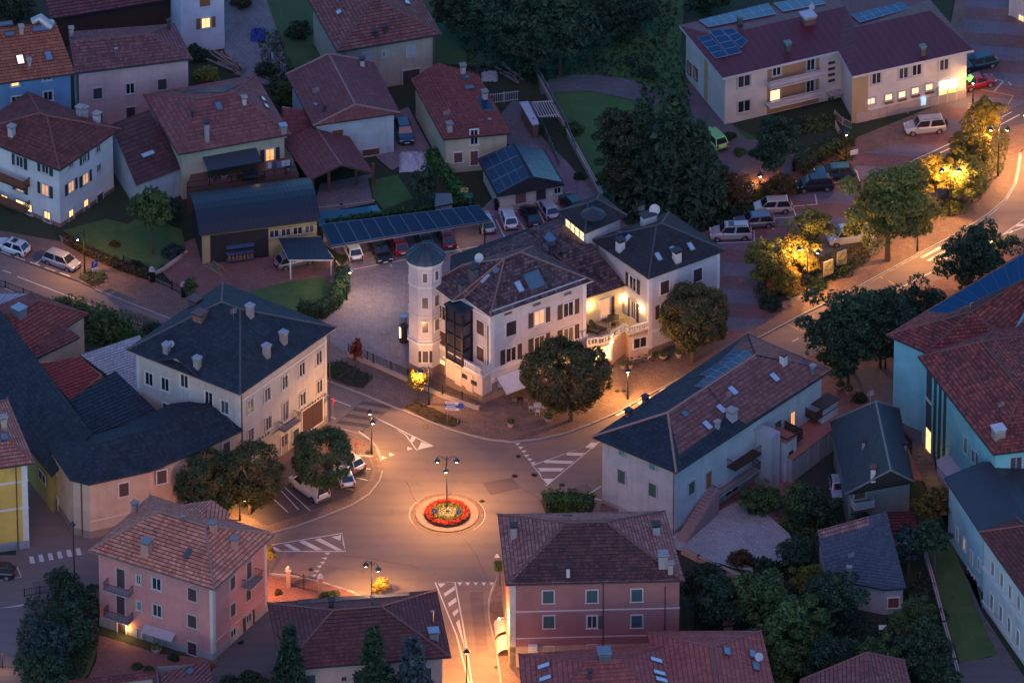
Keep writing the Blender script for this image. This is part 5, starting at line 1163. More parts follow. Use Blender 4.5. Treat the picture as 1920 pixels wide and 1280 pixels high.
for x, y in ((1862,1066),(1879,1087),(1895,1109),(1911,1130)): s4.win(0, x, y, 'gl', .8, 1.7)
for x, y in ((1860,1128),(1877,1150),(1893,1172),(1909,1196)): s4.win(0, x, y, 'gl', .8, 1.9)
s4.band(0, 1870, 1100, .35, .12); s4.band(0, 1870, 1165, .25, .1)
for x, y in ((1857,1180),(1875,1202),(1890,1220),(1908,1246)): s4.win(0, x, y, 'gl', .9, .7)
s4.sky(1918, 990, 1.6, 1.2) if False else None

# ---- pharmacy building top right
f = H('apartment_building', 'cream apartment block with maroon sheet-metal roof, solar panels and a lit pharmacy at its end', 1500, 180, 'building')
f.fr = plain((.4,.38,.38), name='pale_trim'); f.sash = WTRIM; hh = 6.4
F1, J1, J2, R2, TR_, TM, TL_ = [G(x, y, hh) for x, y in ((1355,147),(1572,96),(1598,144),(1826,94),(1742,-2),(1560,-14),(1274,48))]
B1_ = G(1560,-14,hh)
rA, rB, rC, rD = G(1345,68,hh+.75), G(1585,12,hh+.75), G(1602,52,hh+.75), G(1745,20,hh+.75)
ffs = [[F1, J1, rB], [F1, rB, rA], [J1, J2, rC], [J1, rC, rB], [J2, R2, rD], [J2, rD, rC], [R2, TR_, rD], [TR_, TM, rC], [TR_, rC, rD], [TM, rB, rC], [TM, TL_, rA], [TM, rA, rB], [TL_, F1, rA]]
f.body([F1, J1, J2, R2, TR_, TM, TL_], ffs, plaster((.54,.48,.43), .3), MAROON, over=.55, fascia=plain((.42,.4,.44), name='pale_gutter'), rh=0, thick=.28)
# walls: 0 F1-J1 (front left), 1 J1-J2, 2 J2-R2 (pharmacy front), 3 R2-TR, 6 TL-F1
f.part(MB().box(*[None]*0) if False else MB().box(V((0,0,-50)), (1,0,0), (0,1,0), .01, .01, .01), 'footing', STONE) if False else None
for x, y in ((1395,152),(1395,199)): f.win(0, x, y, 'gl', 1.5, 1.5)
f.win(0, 1393, 246, 'c', 2.6, 1.5, name='garage_door', sh=plain((.4,.33,.3), name='garage_paint'))
P, t, n = f.wpt(0, 1487, 165); OC = plaster((.34,.19,.10), .1)
rec = f.part(MB().box(V((P.x, P.y, 3.1))+n*.004, t, n, 6.2, .012, 6.0), 'recess_wall', OC)
for zc in (1.75+.1, 4.35): 
    b_ = f.part(MB().box(V((P.x, P.y, zc-.35))+n*.6, t, n, 6.6, 1.2, .16), 'balcony', plain((.45,.42,.42), name='balcony_slab')); r_ = MB()
    r_.box(V((P.x, P.y, zc+.55))+n*1.15, t, n, 6.6, .08, .1); r_.box(V((P.x, P.y, zc+.1))+n*1.15, t, n, 6.6, .04, .5)
    for k_ in range(12): r_.box(V((P.x, P.y, zc+.15))+t*(-3.2+6.4*k_/11)+n*1.15, t, n, .05, .05, .9)
    f.part(r_, 'railing', plain((.42,.38,.4), name='rail_paint'), b_)
f.win(0, 1456, 134, 'gl', 1.0, 1.1); f.win(0, 1520, 118, 'gl', 1.0, 1.9, name='glass_door'); f.win(0, 1453, 180, 'gl', 1.2, 1.6, lit=LITW); f.win(0, 1519, 163, 'gl', 1.0, 1.9, name='glass_door')
P, t, n = f.wpt(0, 1560, 135); 
for k_ in range(4): Q_, _, _ = f.wpt(0, 1559, 118+11*k_); f.part(MB().box(Q_+n*.03, t, n, .8, .06, .32), 'stair_window', glass())
f.win(0, 1558, 195, 'gl', .9, 1.9, name='door'); Q_, _, _ = f.wpt(0, 1562, 170); f.part(MB().box(Q_+n*.5, t, n, 1.6, 1.0, .12), 'door_canopy', GREYW)
for x, y in ((1293,128),(1305,138)): f.win(6, x, y, 'gl', .8, 1.3, fr=WOOD)
Q_, t6, n6 = f.wpt(6, 1324, 165); f.part(MB().box(V((Q_.x, Q_.y, 3.0))+n6*.03, t6, n6, .9, .06, 5.8), 'stair_panel', plain((.42,.27,.15), name='ochre_panel'))
P, t, n = f.wpt(2, 1612, 180); f.part(MB().box(V((P.x, P.y, 3.1))+n*.04, t, n, 1.9, .08, 6.0), 'ochre_panel', plaster((.36,.25,.14), .2))
for x, y in ((1643,147),(1694,137),(1719,131),(1770,121)): f.win(2, x, y, 'gl', 1.1, 1.4)
for x, y in ((1666,182),(1691,177),(1716,170),(1742,163)): f.win(2, x, y, 'gl', .85, .8, lit=LITW); 
for x, y in ((1666,191),(1691,186),(1716,179),(1742,173)):
    P, t, n = f.wpt(2, x, y); bx_ = f.part(MB().box(P+n*.15, t, n, 1.0, .25, .2), 'window_box', WOOD)
f.win(2, 1632, 190, 'gl', 1.1, .8, lit=emis((1,.5,.35), .8, 'lit_window', .6))
P, t, n = f.wpt(2, 1776, 178)
f.part(MB().box(P+n*.05, t, n, 2.1, .06, 2.2), 'shop_window', emis((1,.68,.25), .6, 'lit_shop', .8))
fb = MB()
for x_ in (-1.1, 0, 1.1): fb.box(P+t*x_+n*.1, t, n, .14, .1, 2.5)
fb.box(P+n*.1+UPV*1.2, t, n, 2.3, .1, .14); f.part(fb, 'shop_frame', plain((.5,.42,.3), name='cream_frame'))
Q_, _, _ = f.wpt(2, 1777, 153); f.part(MB().box(Q_+n*.2, t, n, 2.1, .2, .5), 'sign_board', emis((1,.9,.7), 1.0, 'backlit_sign'))
Q2, _, _ = f.wpt(2, 1777, 162); f.part(MB().box(Q2+n*.2, t, n, 2.1, .2, .35), 'sign_board', emis((1,.72,.35), 1.5, 'backlit_sign'))
lettering(f, 2, 1763, 158, 1794, 151, 'FARMACIA', .3, plain((.5,.2,.1), name='sign_letters')) if False else None
light('lamp_light', P+n*1.6+UPV*.6-f.o, 6, (1,.68,.3), f.root, .3)
Q_, _, _ = f.wpt(2, 1730, 188); f.part(MB().box(Q_+n*.15, t, n, .55, .25, 1.0), 'vending_machine', emis((.3,.5,.8), .6, 'screen_glow', .8))
# green cross sign on the corner
P, t, n = f.wpt(2, 1803, 148); cx = P+t*.9+n*.2; cr = MB(); cr.box(cx, t, n, .75, .18, .28); cr.box(cx+UPV*.26, t, n, .28, .18, .26); cr.box(cx-UPV*.26, t, n, .28, .18, .26); f.part(cr, 'pharmacy_cross', emis((.06,.9,.08), .8, 'green_neon'))
f.part(MB().box(P+t*.45+n*.2, t, n, .5, .05, .05), 'sign_bracket', IRON)
# stone facing at the foot
a, b = f.walls[2]; L = (b-a).length; f.part(MB().box((a+b)/2+UPV*.6+n*.06, t, n, L, .12, 1.2), 'stone_facing', plaster((.4,.3,.26), 1.4))
# roof things
f.panels([(1337,93),(1352,107),(1392,77),(1377,64)], 4, 3, skip=((0,0),)) if False else None
f.panels([(1352,106),(1370,98),(1325,72),(1307,79)], 1, 4) if False else None
f.panels([(1342,111),(1366,106),(1330,66),(1308,72)], 1, 4, cm=SKYP, frame=AL); f.panels([(1366,106),(1391,100),(1352,56),(1330,60)], 1, 4, cm=SKYP, frame=AL); f.panels([(1389,92),(1402,79),(1374,55),(1352,58)], 1, 3, cm=SKYP, frame=AL)
f.panels([(1328,53),(1455,28),(1440,8),(1310,40)], 7, 2, cm=SKYP, frame=AL); f.panels([(1468,24),(1548,9),(1530,-6),(1450,8)], 4, 1, cm=SKYP, frame=AL); f.panels([(1612,44),(1705,18),(1690,6),(1596,30)], 6, 2, cm=SKYP, frame=AL)
for x, y, m_ in ((1387,46,1),(1477,96,1),(1730,103,1)): f.chim(x, y, .9, .5, plain((.05,.06,.06), name='dark_chimney'), plain((.12,.2,.18), name='green_cowl'))
f.chim(1515, 42, .8, 1.3, CAPB, plain((.4,.4,.45), name='skylight_sheet')); f.dish(1523, 22, .35, .6)

# ---- houses at the top
b14 = H('house', 'old beige house with flaking plaster and weathered red hip roof at the top centre', 710, 100)
b14.fr = STONE; b14.hip([(632,98),(829,65),None,(572,-10)], 6.0, rise=2.6, ins=(5.5,5.5), axis=1, wallmat=BEIGE, roofmat=tile((.14,.055,.045),(.28,.14,.115),.42,lf=.2), over=.7, fascia=FDARK, caps=CAPB)
b14.win(0, 688, 105, 'c', .9, 1.3, sh=plain((.32,.34,.36), name='grey_shutter')); b14.win(0, 770, 96, 'c', .9, 1.4, sh=plain((.32,.34,.36), name='grey_shutter')); b14.win(0, 720, 102, 'gl', .35, .8); b14.win(0, 771, 146, 'c', 1.9, 2.1, name='garage_door', sh=plain((.05,.03,.03), name='dark_brown_door')); b14.pipe(812, 80, 0, 5.6)
for x, y in ((723,60),(704,68)): b14.chim(x, y, .5, .4, FDARK, FDARK)
for x, y in ((636,24),(763,6)): b14.sky(x, y, .8, .6, glass((.35,.4,.45), .1))
b15 = H('house', 'white gabled house with smooth maroon-brown roof and brown shutters', 650, 240)
b15.hip([(587,236),(750,212),(700,116),(536,140)], 5.3, ridge=[(666,197),(616,101)], axis=1, wallmat=WHITE, roofmat=T_MAR, over=.55, fascia=DARKW, caps=plain((.24,.15,.14), name='ridge_tile'))
b15.win(0, 633, 250, 'c', 1.2, .9, sh=WOOD); b15.win(0, 695, 285, 'c', 1.9, .8, sh=WOOD); b15.win(0, 650, 214, 'gl', .8, .6); b15.win(0, 673, 210, 'gl', .8, .6)
b15.chim(679, 124, .8, .4, plain((.45,.43,.43), name='white_chimney'), FDARK); b15.antenna(593, 187, 1.6); b15.chim(592, 206, .7, .1, kind='pipe'); b15.chim(608, 209, .5, .3, FDARK, FDARK)
lo = wing(b15); lo.hip([(580,338),(701,325),(650,250),(529,264)], 2.9, rise=1.5, ins=(0,0), axis=1, wallmat=WOOD, roofmat=T_MAR, over=.4, fascia=DARKW, walls=False, caps=plain((.2,.12,.11), name='ridge_tile'))
lo2 = wing(b15); q = [G(529,264,2.9), G(590,258,2.9), G(572,205,4.8), G(528,200,4.8)]; lo2.body(q, [q], WHITE, T_MAR, over=.1, fascia=DARKW)
for x, y in ((587,375),(668,357),(700,358),(617,372)): 
    P = G(x, y-10, 0); b15.part(MB().box(P+UPV*1.4, (1,0,0), (0,1,0), .3, .3, 2.8), 'post', WOOD)
b16 = H('house', 'cream gabled house with deep red roof and slim chimneys beside the bright hedge', 850, 240)
b16.fr = WTRIM; b16.sh = plain((.16,.06,.05), name='red_brown_shutter')
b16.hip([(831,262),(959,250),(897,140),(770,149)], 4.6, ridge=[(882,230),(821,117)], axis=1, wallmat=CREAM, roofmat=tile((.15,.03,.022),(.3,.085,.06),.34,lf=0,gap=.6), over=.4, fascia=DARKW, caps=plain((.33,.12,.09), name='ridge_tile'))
b16.win(0, 889, 257, 'gl', .85, 1.9, name='glass_door'); b16.win(0, 859, 295, 'c', .9, 1.25); b16.win(0, 889, 296, 'c', .8, 1.8, name='door')
for x, y in ((868,138),(843,247),(909,187)): b16.chim(x, y, .9, .5, plain((.4,.33,.3), name='brick_chimney'), plain((.2,.2,.2), name='chimney_slab'))
for x, y in ((871,146),(880,165)): b16.sky(x, y, .7, 1.0, glass((.05,.06,.08)))
b16.panels([(907,209),(929,209),(915,185),(893,184)], 1, 1); b16.antenna(838, 222, 1.1); b16.chim(918, 231, .5, .1, kind='pipe')
b17 = H('garage', 'small cream garage with twin-pitch roof covered in dark solar panels', 980, 360, 'garage')
b17.hip([(932,368),(1058,346),(1022,282),(895,298)], 2.6, ridge=[(997,334),(962,270)], axis=1, wallmat=plaster((.55,.46,.36), .2), roofmat=T_DARK, over=.5, fascia=FDARK)
b17.panels([(935,364),(993,333),(961,273),(900,300)], 4, 3); b17.panels([(1000,333),(1053,343),(1018,283),(966,273)], 4, 3)
b17.win(0, 976, 368, 'c', 1.2, 1.7, name='door', sh=plain((.2,.08,.06), name='brown_door')); b17.win(0, 1014, 362, 'c', 1.1, 1.9, name='door', sh=FDARK); b17.win(0, 1045, 357, 'gl', .8, .8)
b18 = H('house', 'pale yellow house with broad dusty-red hip roof, tall chimney and covered terrace', 400, 240)
b18.fr = WTRIM; b18.sh = plain((.05,.03,.03), name='dark_shutter')
b18.hip([(334,290),(546,252),None,(269,178)], 6.2, rise=2.4, ins=(4.3,4.3), wallmat=CREAM, roofmat=tile((.16,.065,.06),(.3,.14,.125),.5,lf=.05,gap=.5), over=.6, fascia=FDARK, caps=CAPR)
b18.chim(388, 264, 2.2, .45, plain((.25,.25,.26), name='steel_flue'), FDARK); b18.chim(458, 195, .7, .4, plain((.4,.4,.42), name='steel_flue')); b18.chim(531, 248, .7, .6, ZINC, ZINC); b18.sky(410, 200, .7, 1.1); b18.sky(493, 187, .9, .5); b18.sky(499, 200, .9, .5); b18.chim(361, 220, .6, .25, FDARK, FDARK)
b18.panels([(333,174),(420,175),(452,160),(372,168)], 6, 1); b18.win(0, 506, 290, 's', 1.0, 1.5, lit=LITO); b18.win(0, 478, 316, 'gl', 1.6, .8, lit=LITD)
P, t, n = b18.wpt(0, 430, 285); mb = MB(); mb.box(P+n*1.0-UPV*.35, t, (n-UPV*.25).normalized(), 6.0, 2.1, .12, u=(UPV+n*.25).normalized()); b18.part(mb, 'awning', plain((.03,.045,.06), name='dark_canvas'))
tq = [G(x, y, 3.0) for x, y in ((350,355),(560,325),(545,290),(360,315))]; b18.part(MB().prism([(q_.x, q_.y) for q_ in tq], 0, 3.0), 'terrace', plain((.12,.055,.04), name='terracotta_floor'))
light('lamp_light', G(480,325,4.6)-b18.o, 4, (1,.55,.25), b18.root, .2)
b24 = H('shed', 'dark maroon lean-to roof between the white house and the pale yellow house', 275, 290, 'outbuilding')
q = [G(255,347,3.6), G(342,314,3.6), G(280,206,6.2), G(208,233,6.2)]; b24.body(q, [q], WHITE, tile((.06,.028,.03),(.12,.06,.06),.6,lf=0,gap=.5), over=.2, fascia=plain((.24,.08,.05), name='fascia_red'), rh=.6); b24.sky(277, 290, 1.6, .6, glass((.35,.42,.45), .1))
b19 = H('house', 'white three-storey house with red pyramid roof, wooden balconies and lit ground-floor windows', 80, 340)
b19.fr = plain((.45,.43,.42), name='stone_trim'); b19.sh = DKGRN
b19.hip([(112,320),(226,242),None,(-62,250)], 7.7, rise=2.1, ins=(5.8,5.8), axis=1, wallmat=plaster((.58,.56,.55), .15), roofmat=tile((.09,.025,.02),(.2,.07,.055),.5,lf=0,gap=.6), over=.6, fascia=FDARK, caps=CAPR, plinth=(plain((.22,.13,.11), name='porphyry_plinth'), .45))
for x, y in ((85,356),(38,349)): b19.win(3, x, y, 's', .95, 1.4, lit=LITD)
for x, y in ((85,315),(37,303)): b19.win(3, x, y, 's', .95, 1.35)
b19.win(3, 45, 388, 'gl', 2.2, 1.3, lit=LITW); b19.win(3, 9, 379, 'gl', .9, 1.8, lit=LIT, name='glass_door'); b19.win(3, 89, 406, 'gl', .85, 1.3, lit=LIT)
for x, y in ((133,350),(160,335)): b19.win(0, x, y, 's', .95, 1.35, lit=LITD)
for x, y in ((133,403),(161,384)): b19.win(0, x, y, 'gl', .75, 1.35, lit=LIT)
for x, y in ((133,306),(158,297),(184,279),(185,315)): b19.win(0, x, y, 's' if y < 300 and x < 160 else 'gl', .7, 1.0)
b19.win(0, 187, 380, 'c', .95, 2.3, name='door', sh=FDARK)
b19.balcony(3, 15, 374, 6.0, 1.2, 'plank', slab=DARKW, rail=WOOD); b19.balcony(3, 15, 331, 6.0, 1.2, 'plank', slab=DARKW, rail=WOOD)
for x, y in ((22,254),(182,230),(150,218),(158,219)): b19.chim(x, y, 1.0, .6, plain((.4,.38,.38), name='grey_chimney'))
b20 = H('house', 'sky blue house with warm orange tile roof, one skylight lit', 60, 130)
b20.fr = plain((.45,.48,.5), name='pale_trim'); b20.hip([(-60,166),(141,138),(108,40),(-90,62)], 8.5, ridge=[(-80,70),(112,45)], axis=0, wallmat=BLUEW, roofmat=T_OR, over=.4, fascia=FDARK) if False else None
q = [G(-60,166,8.5), G(141,138,8.5), G(104,40,11.2), G(-95,66,11.2)]; b20.body(q, [q], BLUEW, T_OR, over=.4, fascia=FDARK)
b20.sky(38, 113, .75, 1.2, emis((1,.72,.5), 1.0, 'lit_skylight', .5)); b20.sky(91, 106, .75, 1.2, glass((.15,.2,.3))); b20.chim(55, 123, .6, .35); b20.chim(40, 62, .7, .4); b20.sky(80, 54, 2.2, .7); b20.sky(18, 65, 1.0, .5); b20.sky(8, 46, 1.8, .5)
b20.win(0, 90, 180, 'gl', 1.0, 1.2); b20.win(0, 30, 188, 'gl', 1.0, 1.0); b20.win(0, 28, 158, 'gl', .9, .5, lit=LIT); b20.win(0, 88, 148, 'gl', .9, .35)
b20.part(MB().tube([G(72,38,11.5)+V((-.6,0,-.2)), G(72,38,11.5)+V((.2,0,.3)), G(90,38,11.3)+V((.2,-.8,-.3)), G(92,30,11.1)+V((.2,-1.2,-.4))], [.45,.5,.55,.65], 10), 'ventilation_duct', ZINC, b20.roof)
b21 = H('house', 'dusty pink house with weathered wine-red roof, joined to the sky blue house', 250, 150)
b21.fr = STONE; b21.sh = plain((.05,.035,.04), name='dark_shutter')
ld = [G(141,138,8.4), G(361,111,8.4), G(327,45,8.4), G(130,60,8.4)]; e1 = G(132,79,9.8); e2 = G(279,64,9.8)
b21.body(ld, [[ld[0], ld[1], e2], [ld[0], e2, e1], [ld[1], ld[2], e2], [ld[2], ld[3], e1], [ld[2], e1, e2], [ld[3], ld[0], e1]], plaster((.5,.33,.32), .25), tile((.13,.055,.055),(.27,.14,.135),.45,lf=.25), over=.4, fascia=FDARK, caps=CAPB)
for x, y in ((183,175),(244,166),(304,158),(245,211),(184,222)): b21.win(0, x, y, 'c' if x != 244 else 'gl', .95, 1.35)
b21.chim(218, 108, 1.1, .1, kind='pipe'); b21.chim(134, 70, 1.0, .4); b21.chim(317, 56, 1.0, .3, FDARK, FDARK)
b22 = H('barn', 'long low building with wine-red roof and timber lattice at the top left', 210, 30, 'barn')
q = [G(95,36,4.2), G(335,-5,4.2), G(325,-40,5.5), G(85,-5,5.5)]; b22.body(q, [q], DARKW, tile((.12,.05,.05),(.22,.1,.1),.42,lf=.2), over=.4, fascia=FDARK)
q = [G(105,55,3.0), G(190,42,3.0), G(208,57,3.0), G(126,70,3.0)]
b23 = H('house', 'tall white house at the top edge with orange-brown shutters and one lit window', 380, 60)
b23.fr = WTRIM; b23.sh = plain((.28,.11,.04), name='orange_brown_shutter')
b23.hip([(333,-62),(425,-75),(400,-130),(310,-118)], 11.5, rise=1.5, ins=(2,2), wallmat=plaster((.55,.55,.6), .15), roofmat=T_RED, over=.3, fascia=FDARK)
b23.win(0, 386, 43, 's', 1.0, 1.3, lit=LIT); b23.win(0, 384, 3, 'c', 1.2, 1.2)
b28 = H('house', 'pale house corner with lit windows at the top right edge', 1900, 40)
b28.fr = WTRIM; b28.hip([(1890,-70),(2000,-20),(2060,-90),(1950,-130)], 7.0, rise=1.5, ins=(3,3), wallmat=plaster((.55,.45,.42), .2), roofmat=T_RED, over=.3, fascia=FDARK)
b28.win(3, 1898, 10, 'gl', .9, 1.8, lit=LIT); b28.win(0, 1915, 40, 'gl', .8, 1.6, lit=LIT) 
b30 = H('house', 'house corner with brick-red hip roof at the bottom edge below the garden', 1620, 1270)
q = [G(1480,1330,5.5), G(1720,1330,5.5), G(1697,1238,5.5), G(1500,1275,5.5)]; e1 = G(1626,1223,7.3); e2 = G(1650,1330,7.3)
b30.body(q, [[q[3], q[0], e2, e1], [q[1], q[2], e1, e2], [q[2], q[3], e1]], CORAL, tile((.18,.06,.05),(.32,.14,.115),.45,lf=.15), over=.3, fascia=FDARK, caps=CAPR)
b29 = H('shed', 'small tiled garden building in front of the salmon pink house', 340, 1270, 'outbuilding')
q = [G(300,1330,3.0), G(405,1310,3.0), G(392,1238,3.0), G(290,1245,3.0)]; e1 = G(360,1236,3.6); e2 = G(302,1262,3.6)
b29.body(q, [[q[0], q[1], q[2], e2]], GREYW, tile((.16,.07,.06),(.3,.15,.13),.42), over=.2, fascia=CAPR); b29.sky(356, 1259, 1.0, .7)
q = [G(50,1300,2.5), G(288,1270,2.5), G(285,1257,2.7), G(60,1283,2.7)]; b29b = wing(b29); b29b.body(q, [q], GREYW, T_RED, over=.1, fascia=CAPR)
# ---- barn with arched roof, its annex, and the solar carport
bn = H('barn', 'yellow barn with arched dark sheet roof and open machine bay', 480, 430, 'barn')
A0, A1, B0, B1 = G(374,441,4.1), G(601,412,4.1), G(352,362,4.1), G(578,332,4.1)
ar = []
for k_ in range(9):
    u_ = k_/8; hgt = 1.35*math.sin(math.pi*(.12+.88*u_)) if u_ < 1 else .0
    hgt = 1.3*(1-(2*u_-1)**2)
    ar.append((A0.lerp(B0, u_)+UPV*hgt, A1.lerp(B1, u_)+UPV*hgt))
fcs = [[ar[i_][0], ar[i_][1], ar[i_+1][1], ar[i_+1][0]] for i_ in range(8)]
bn.body([A0, A1, B1, B0], fcs, plaster((.36,.29,.14), .4), ribbed((.022,.028,.038), .45, .5, .3), over=.35, fascia=FDARK, rh=0)
for k_ in range(4): bn.win(0, 514+22*k_, 438-2.9*k_, 'gl', 1.05, .95, fr=plain((.36,.29,.14), name='yellow_frame'))
P, t, n = bn.wpt(0, 449, 470); op = bn.part(MB().box(V((P.x, P.y, 1.85))+n*.03, t, n, 6.3, .06, 3.6), 'bay_shade_panel', plain((.01,.01,.015), name='bay_shade_black'))  # near-black panel on the wall, painting the shade of the open bay
sh_ = MB()
for zz in (.5, 1.3, 2.1): sh_.box(V((P.x, P.y, zz))+n*.35, t, n, 3.0, .6, .08)
bn.part(sh_, 'shelf', plain((.05,.08,.16), name='blue_steel'))
for k_ in range(7): bn.part(MB().box(V((P.x, P.y, .85))+t*(-1.2+.4*k_)+n*.4, t, n, .28, .4, .5), 'crate', plain((.2,.09,.05), name='crate_wood'))
ax_ = H('carport', 'dark ribbed annex roof sheltering a grey estate car beside the barn', 570, 470, 'carport')
q = [G(541,487,2.5), G(624,487,2.5), G(601,443,2.9), G(521,446,2.9)]; ax_.body(q, [q], YELW, SLATE, walls=False, fascia=FWHITE, rh=0)
for x, y in ((545,525),(621,518)): P = G(x, y, 0); ax_.part(MB().box(P+UPV*1.25, (1,0,0), (0,1,0), .15, .15, 2.5), 'post', WTRIM)
cp = H('solar_carport', 'long carport roofed with dark solar panels over the hotel parking bays', 760, 440, 'carport')
q = [G(621,464,2.6), G(922,415,2.6), G(897,385,3.0), G(600,422,3.0)]; cp.body(q, [q], YELW, FDARK, walls=False, fascia=plain((.2,.2,.22), name='steel_edge'), rh=0, thick=.12)
cp.panels([(622,463),(921,415),(897,386),(601,422)], 12, 1, gap=.03)
for x, y in ((628,500),(716,485),(800,470),(909,466),(900,440),(605,462)): 
    P = G(x, y, 0); cp.part(MB().box(P+UPV*1.35, (1,0,0), (0,1,0), .14, .14, 2.7), 'post', IRON)
bw_ = MB(); a, b = G(604,456,0), G(898,412,0); tt_ = (b-a).normalized(); bw_.box((a+b)/2+UPV*.9, tt_, V((tt_.y,-tt_.x,0)), (b-a).length, .15, 1.8); cp.part(bw_, 'back_wall', plaster((.3,.25,.2), .3))
for x, y, pw in ((633,437,22),(690,430,14),(872,400,26)):
    P = G(x, y+22, 2.2); l_ = cp.part(MB().box(P, (1,0,0), (0,1,0), .3, .2, .1), 'lamp', emis((1,.6,.25), 6, 'bulb_glow')); light('lamp_light', P-UPV*.15-cp.o, pw, (1,.58,.22), l_, .1)
a, b = bn.walls[3]; t_ = (b-a).normalized(); n_ = V((t_.y, -t_.x, 0)); bn.part(MB().box((a+b)/2+UPV*1.9+n_*.03, t_, n_, (b-a).length-1.0, .06, 3.7), 'bay_shade_panel', plain((.01,.01,.015), name='bay_shade_black'))  # dark panel on the side wall, standing for the shade inside
# small things with roofs
gz_ = H('pergola', 'small pale wooden pergola lattice beside the white gate', 1010, 205, 'pergola'); mb = MB()
for k_ in range(8): mb.tube([G(998+5*k_, 192, 2.2), G(1012+5.2*k_, 220, 2.2)], .06, 4)
mb.tube([G(998,192,2.15), G(1034,190,2.15)], .08, 4); mb.tube([G(1012,219,2.15), G(1047,215,2.15)], .08, 4)
gz_.part(mb, 'lattice', plain((.42,.36,.34), name='pale_wood'))
for x, y in ((1000,222),(1040,222),(1012,246),(1046,242)): gz_.part(MB().tube([G(x,y,0), G(x,y,2.2)], .08, 5), 'post', DARKW)
sd = H('shed', 'small shed with pale flat sheet roof beside the white gate', 990, 215, 'shed'); q = [G(998,234,2.0), G(1011,231,2.0), G(990,190,2.0), G(974,192,2.0)]; sd.body(q, [q], plain((.2,.1,.08), name='brick_wall'), plain((.4,.44,.48), .5, name='pale_sheet'), over=.1, fascia=FWHITE, rh=0)
s22 = H('shed', 'flat grey shed roof between the hedge and the dark garden tree', 828, 372, 'shed'); q = [G(815,388,1.6), G(850,381,1.6), G(846,362,1.6), G(816,362,1.6)]; s22.body(q, [q], GREYW, plain((.12,.15,.16), .6, name='grey_sheet'), over=.1, fascia=FDARK, rh=0)
ph = H('playhouse', 'tiny garden playhouse with bright red roof behind the brick-red bottom roofs', 1365, 1175, 'playhouse'); q = [G(1355,1173,1.6), G(1377,1171,1.6), G(1375,1162,2.0), G(1355,1163,2.0)]; ph.body(q, [q], plain((.4,.35,.2), name='yellow_wood'), plain((.6,.03,.03), .5, name='red_plastic'), over=.1, fascia=FDARK, rh=0)
# ------------------------------------------------------------------ vegetation
rng = np.random.default_rng(5)
def leafmesh(name, cen, nor, size, jit=.6, asp=.62, extra=None, mats=()):
    """cen, nor: N x 3 arrays; one folded leaf-clump quad each"""
    N = len(cen); n = nor+rng.normal(0, jit, (N, 3)); n /= np.linalg.norm(n, axis=1)[:, None]+1e-9
    a = np.cross(n, rng.normal(0, 1, (N, 3))); a /= np.linalg.norm(a, axis=1)[:, None]+1e-9; b = np.cross(n, a)
    s = (size*rng.uniform(.4, 1.6, N))[:, None]; k = (rng.uniform(.5, 1, N)*asp)[:, None]
    v = np.stack([cen-a*s, cen-b*s*k+n*s*.15, cen+a*s, cen+b*s*k+n*s*.15], 1).reshape(-1, 3)
    V0 = v; nf = N; f = np.arange(N*4).reshape(-1, 4)
    me = bpy.data.meshes.new(name)
    if extra:
        ev, ef = extra; ev = np.array([tuple(p) for p in ev]).reshape(-1, 3) if len(ev) else np.zeros((0, 3))
    me.vertices.add(len(V0)); me.vertices.foreach_set('co', V0.ravel()); me.loops.add(nf*4); me.loops.foreach_set('vertex_index', f.ravel())
    me.polygons.add(nf); me.polygons.foreach_set('loop_start', np.arange(nf)*4); me.polygons.foreach_set('loop_total', np.full(nf, 4)); me.update(); me.validate()
    return me
def sph(N):
    p = rng.normal(0, 1, (N, 3)); return p/np.linalg.norm(p, axis=1)[:, None]
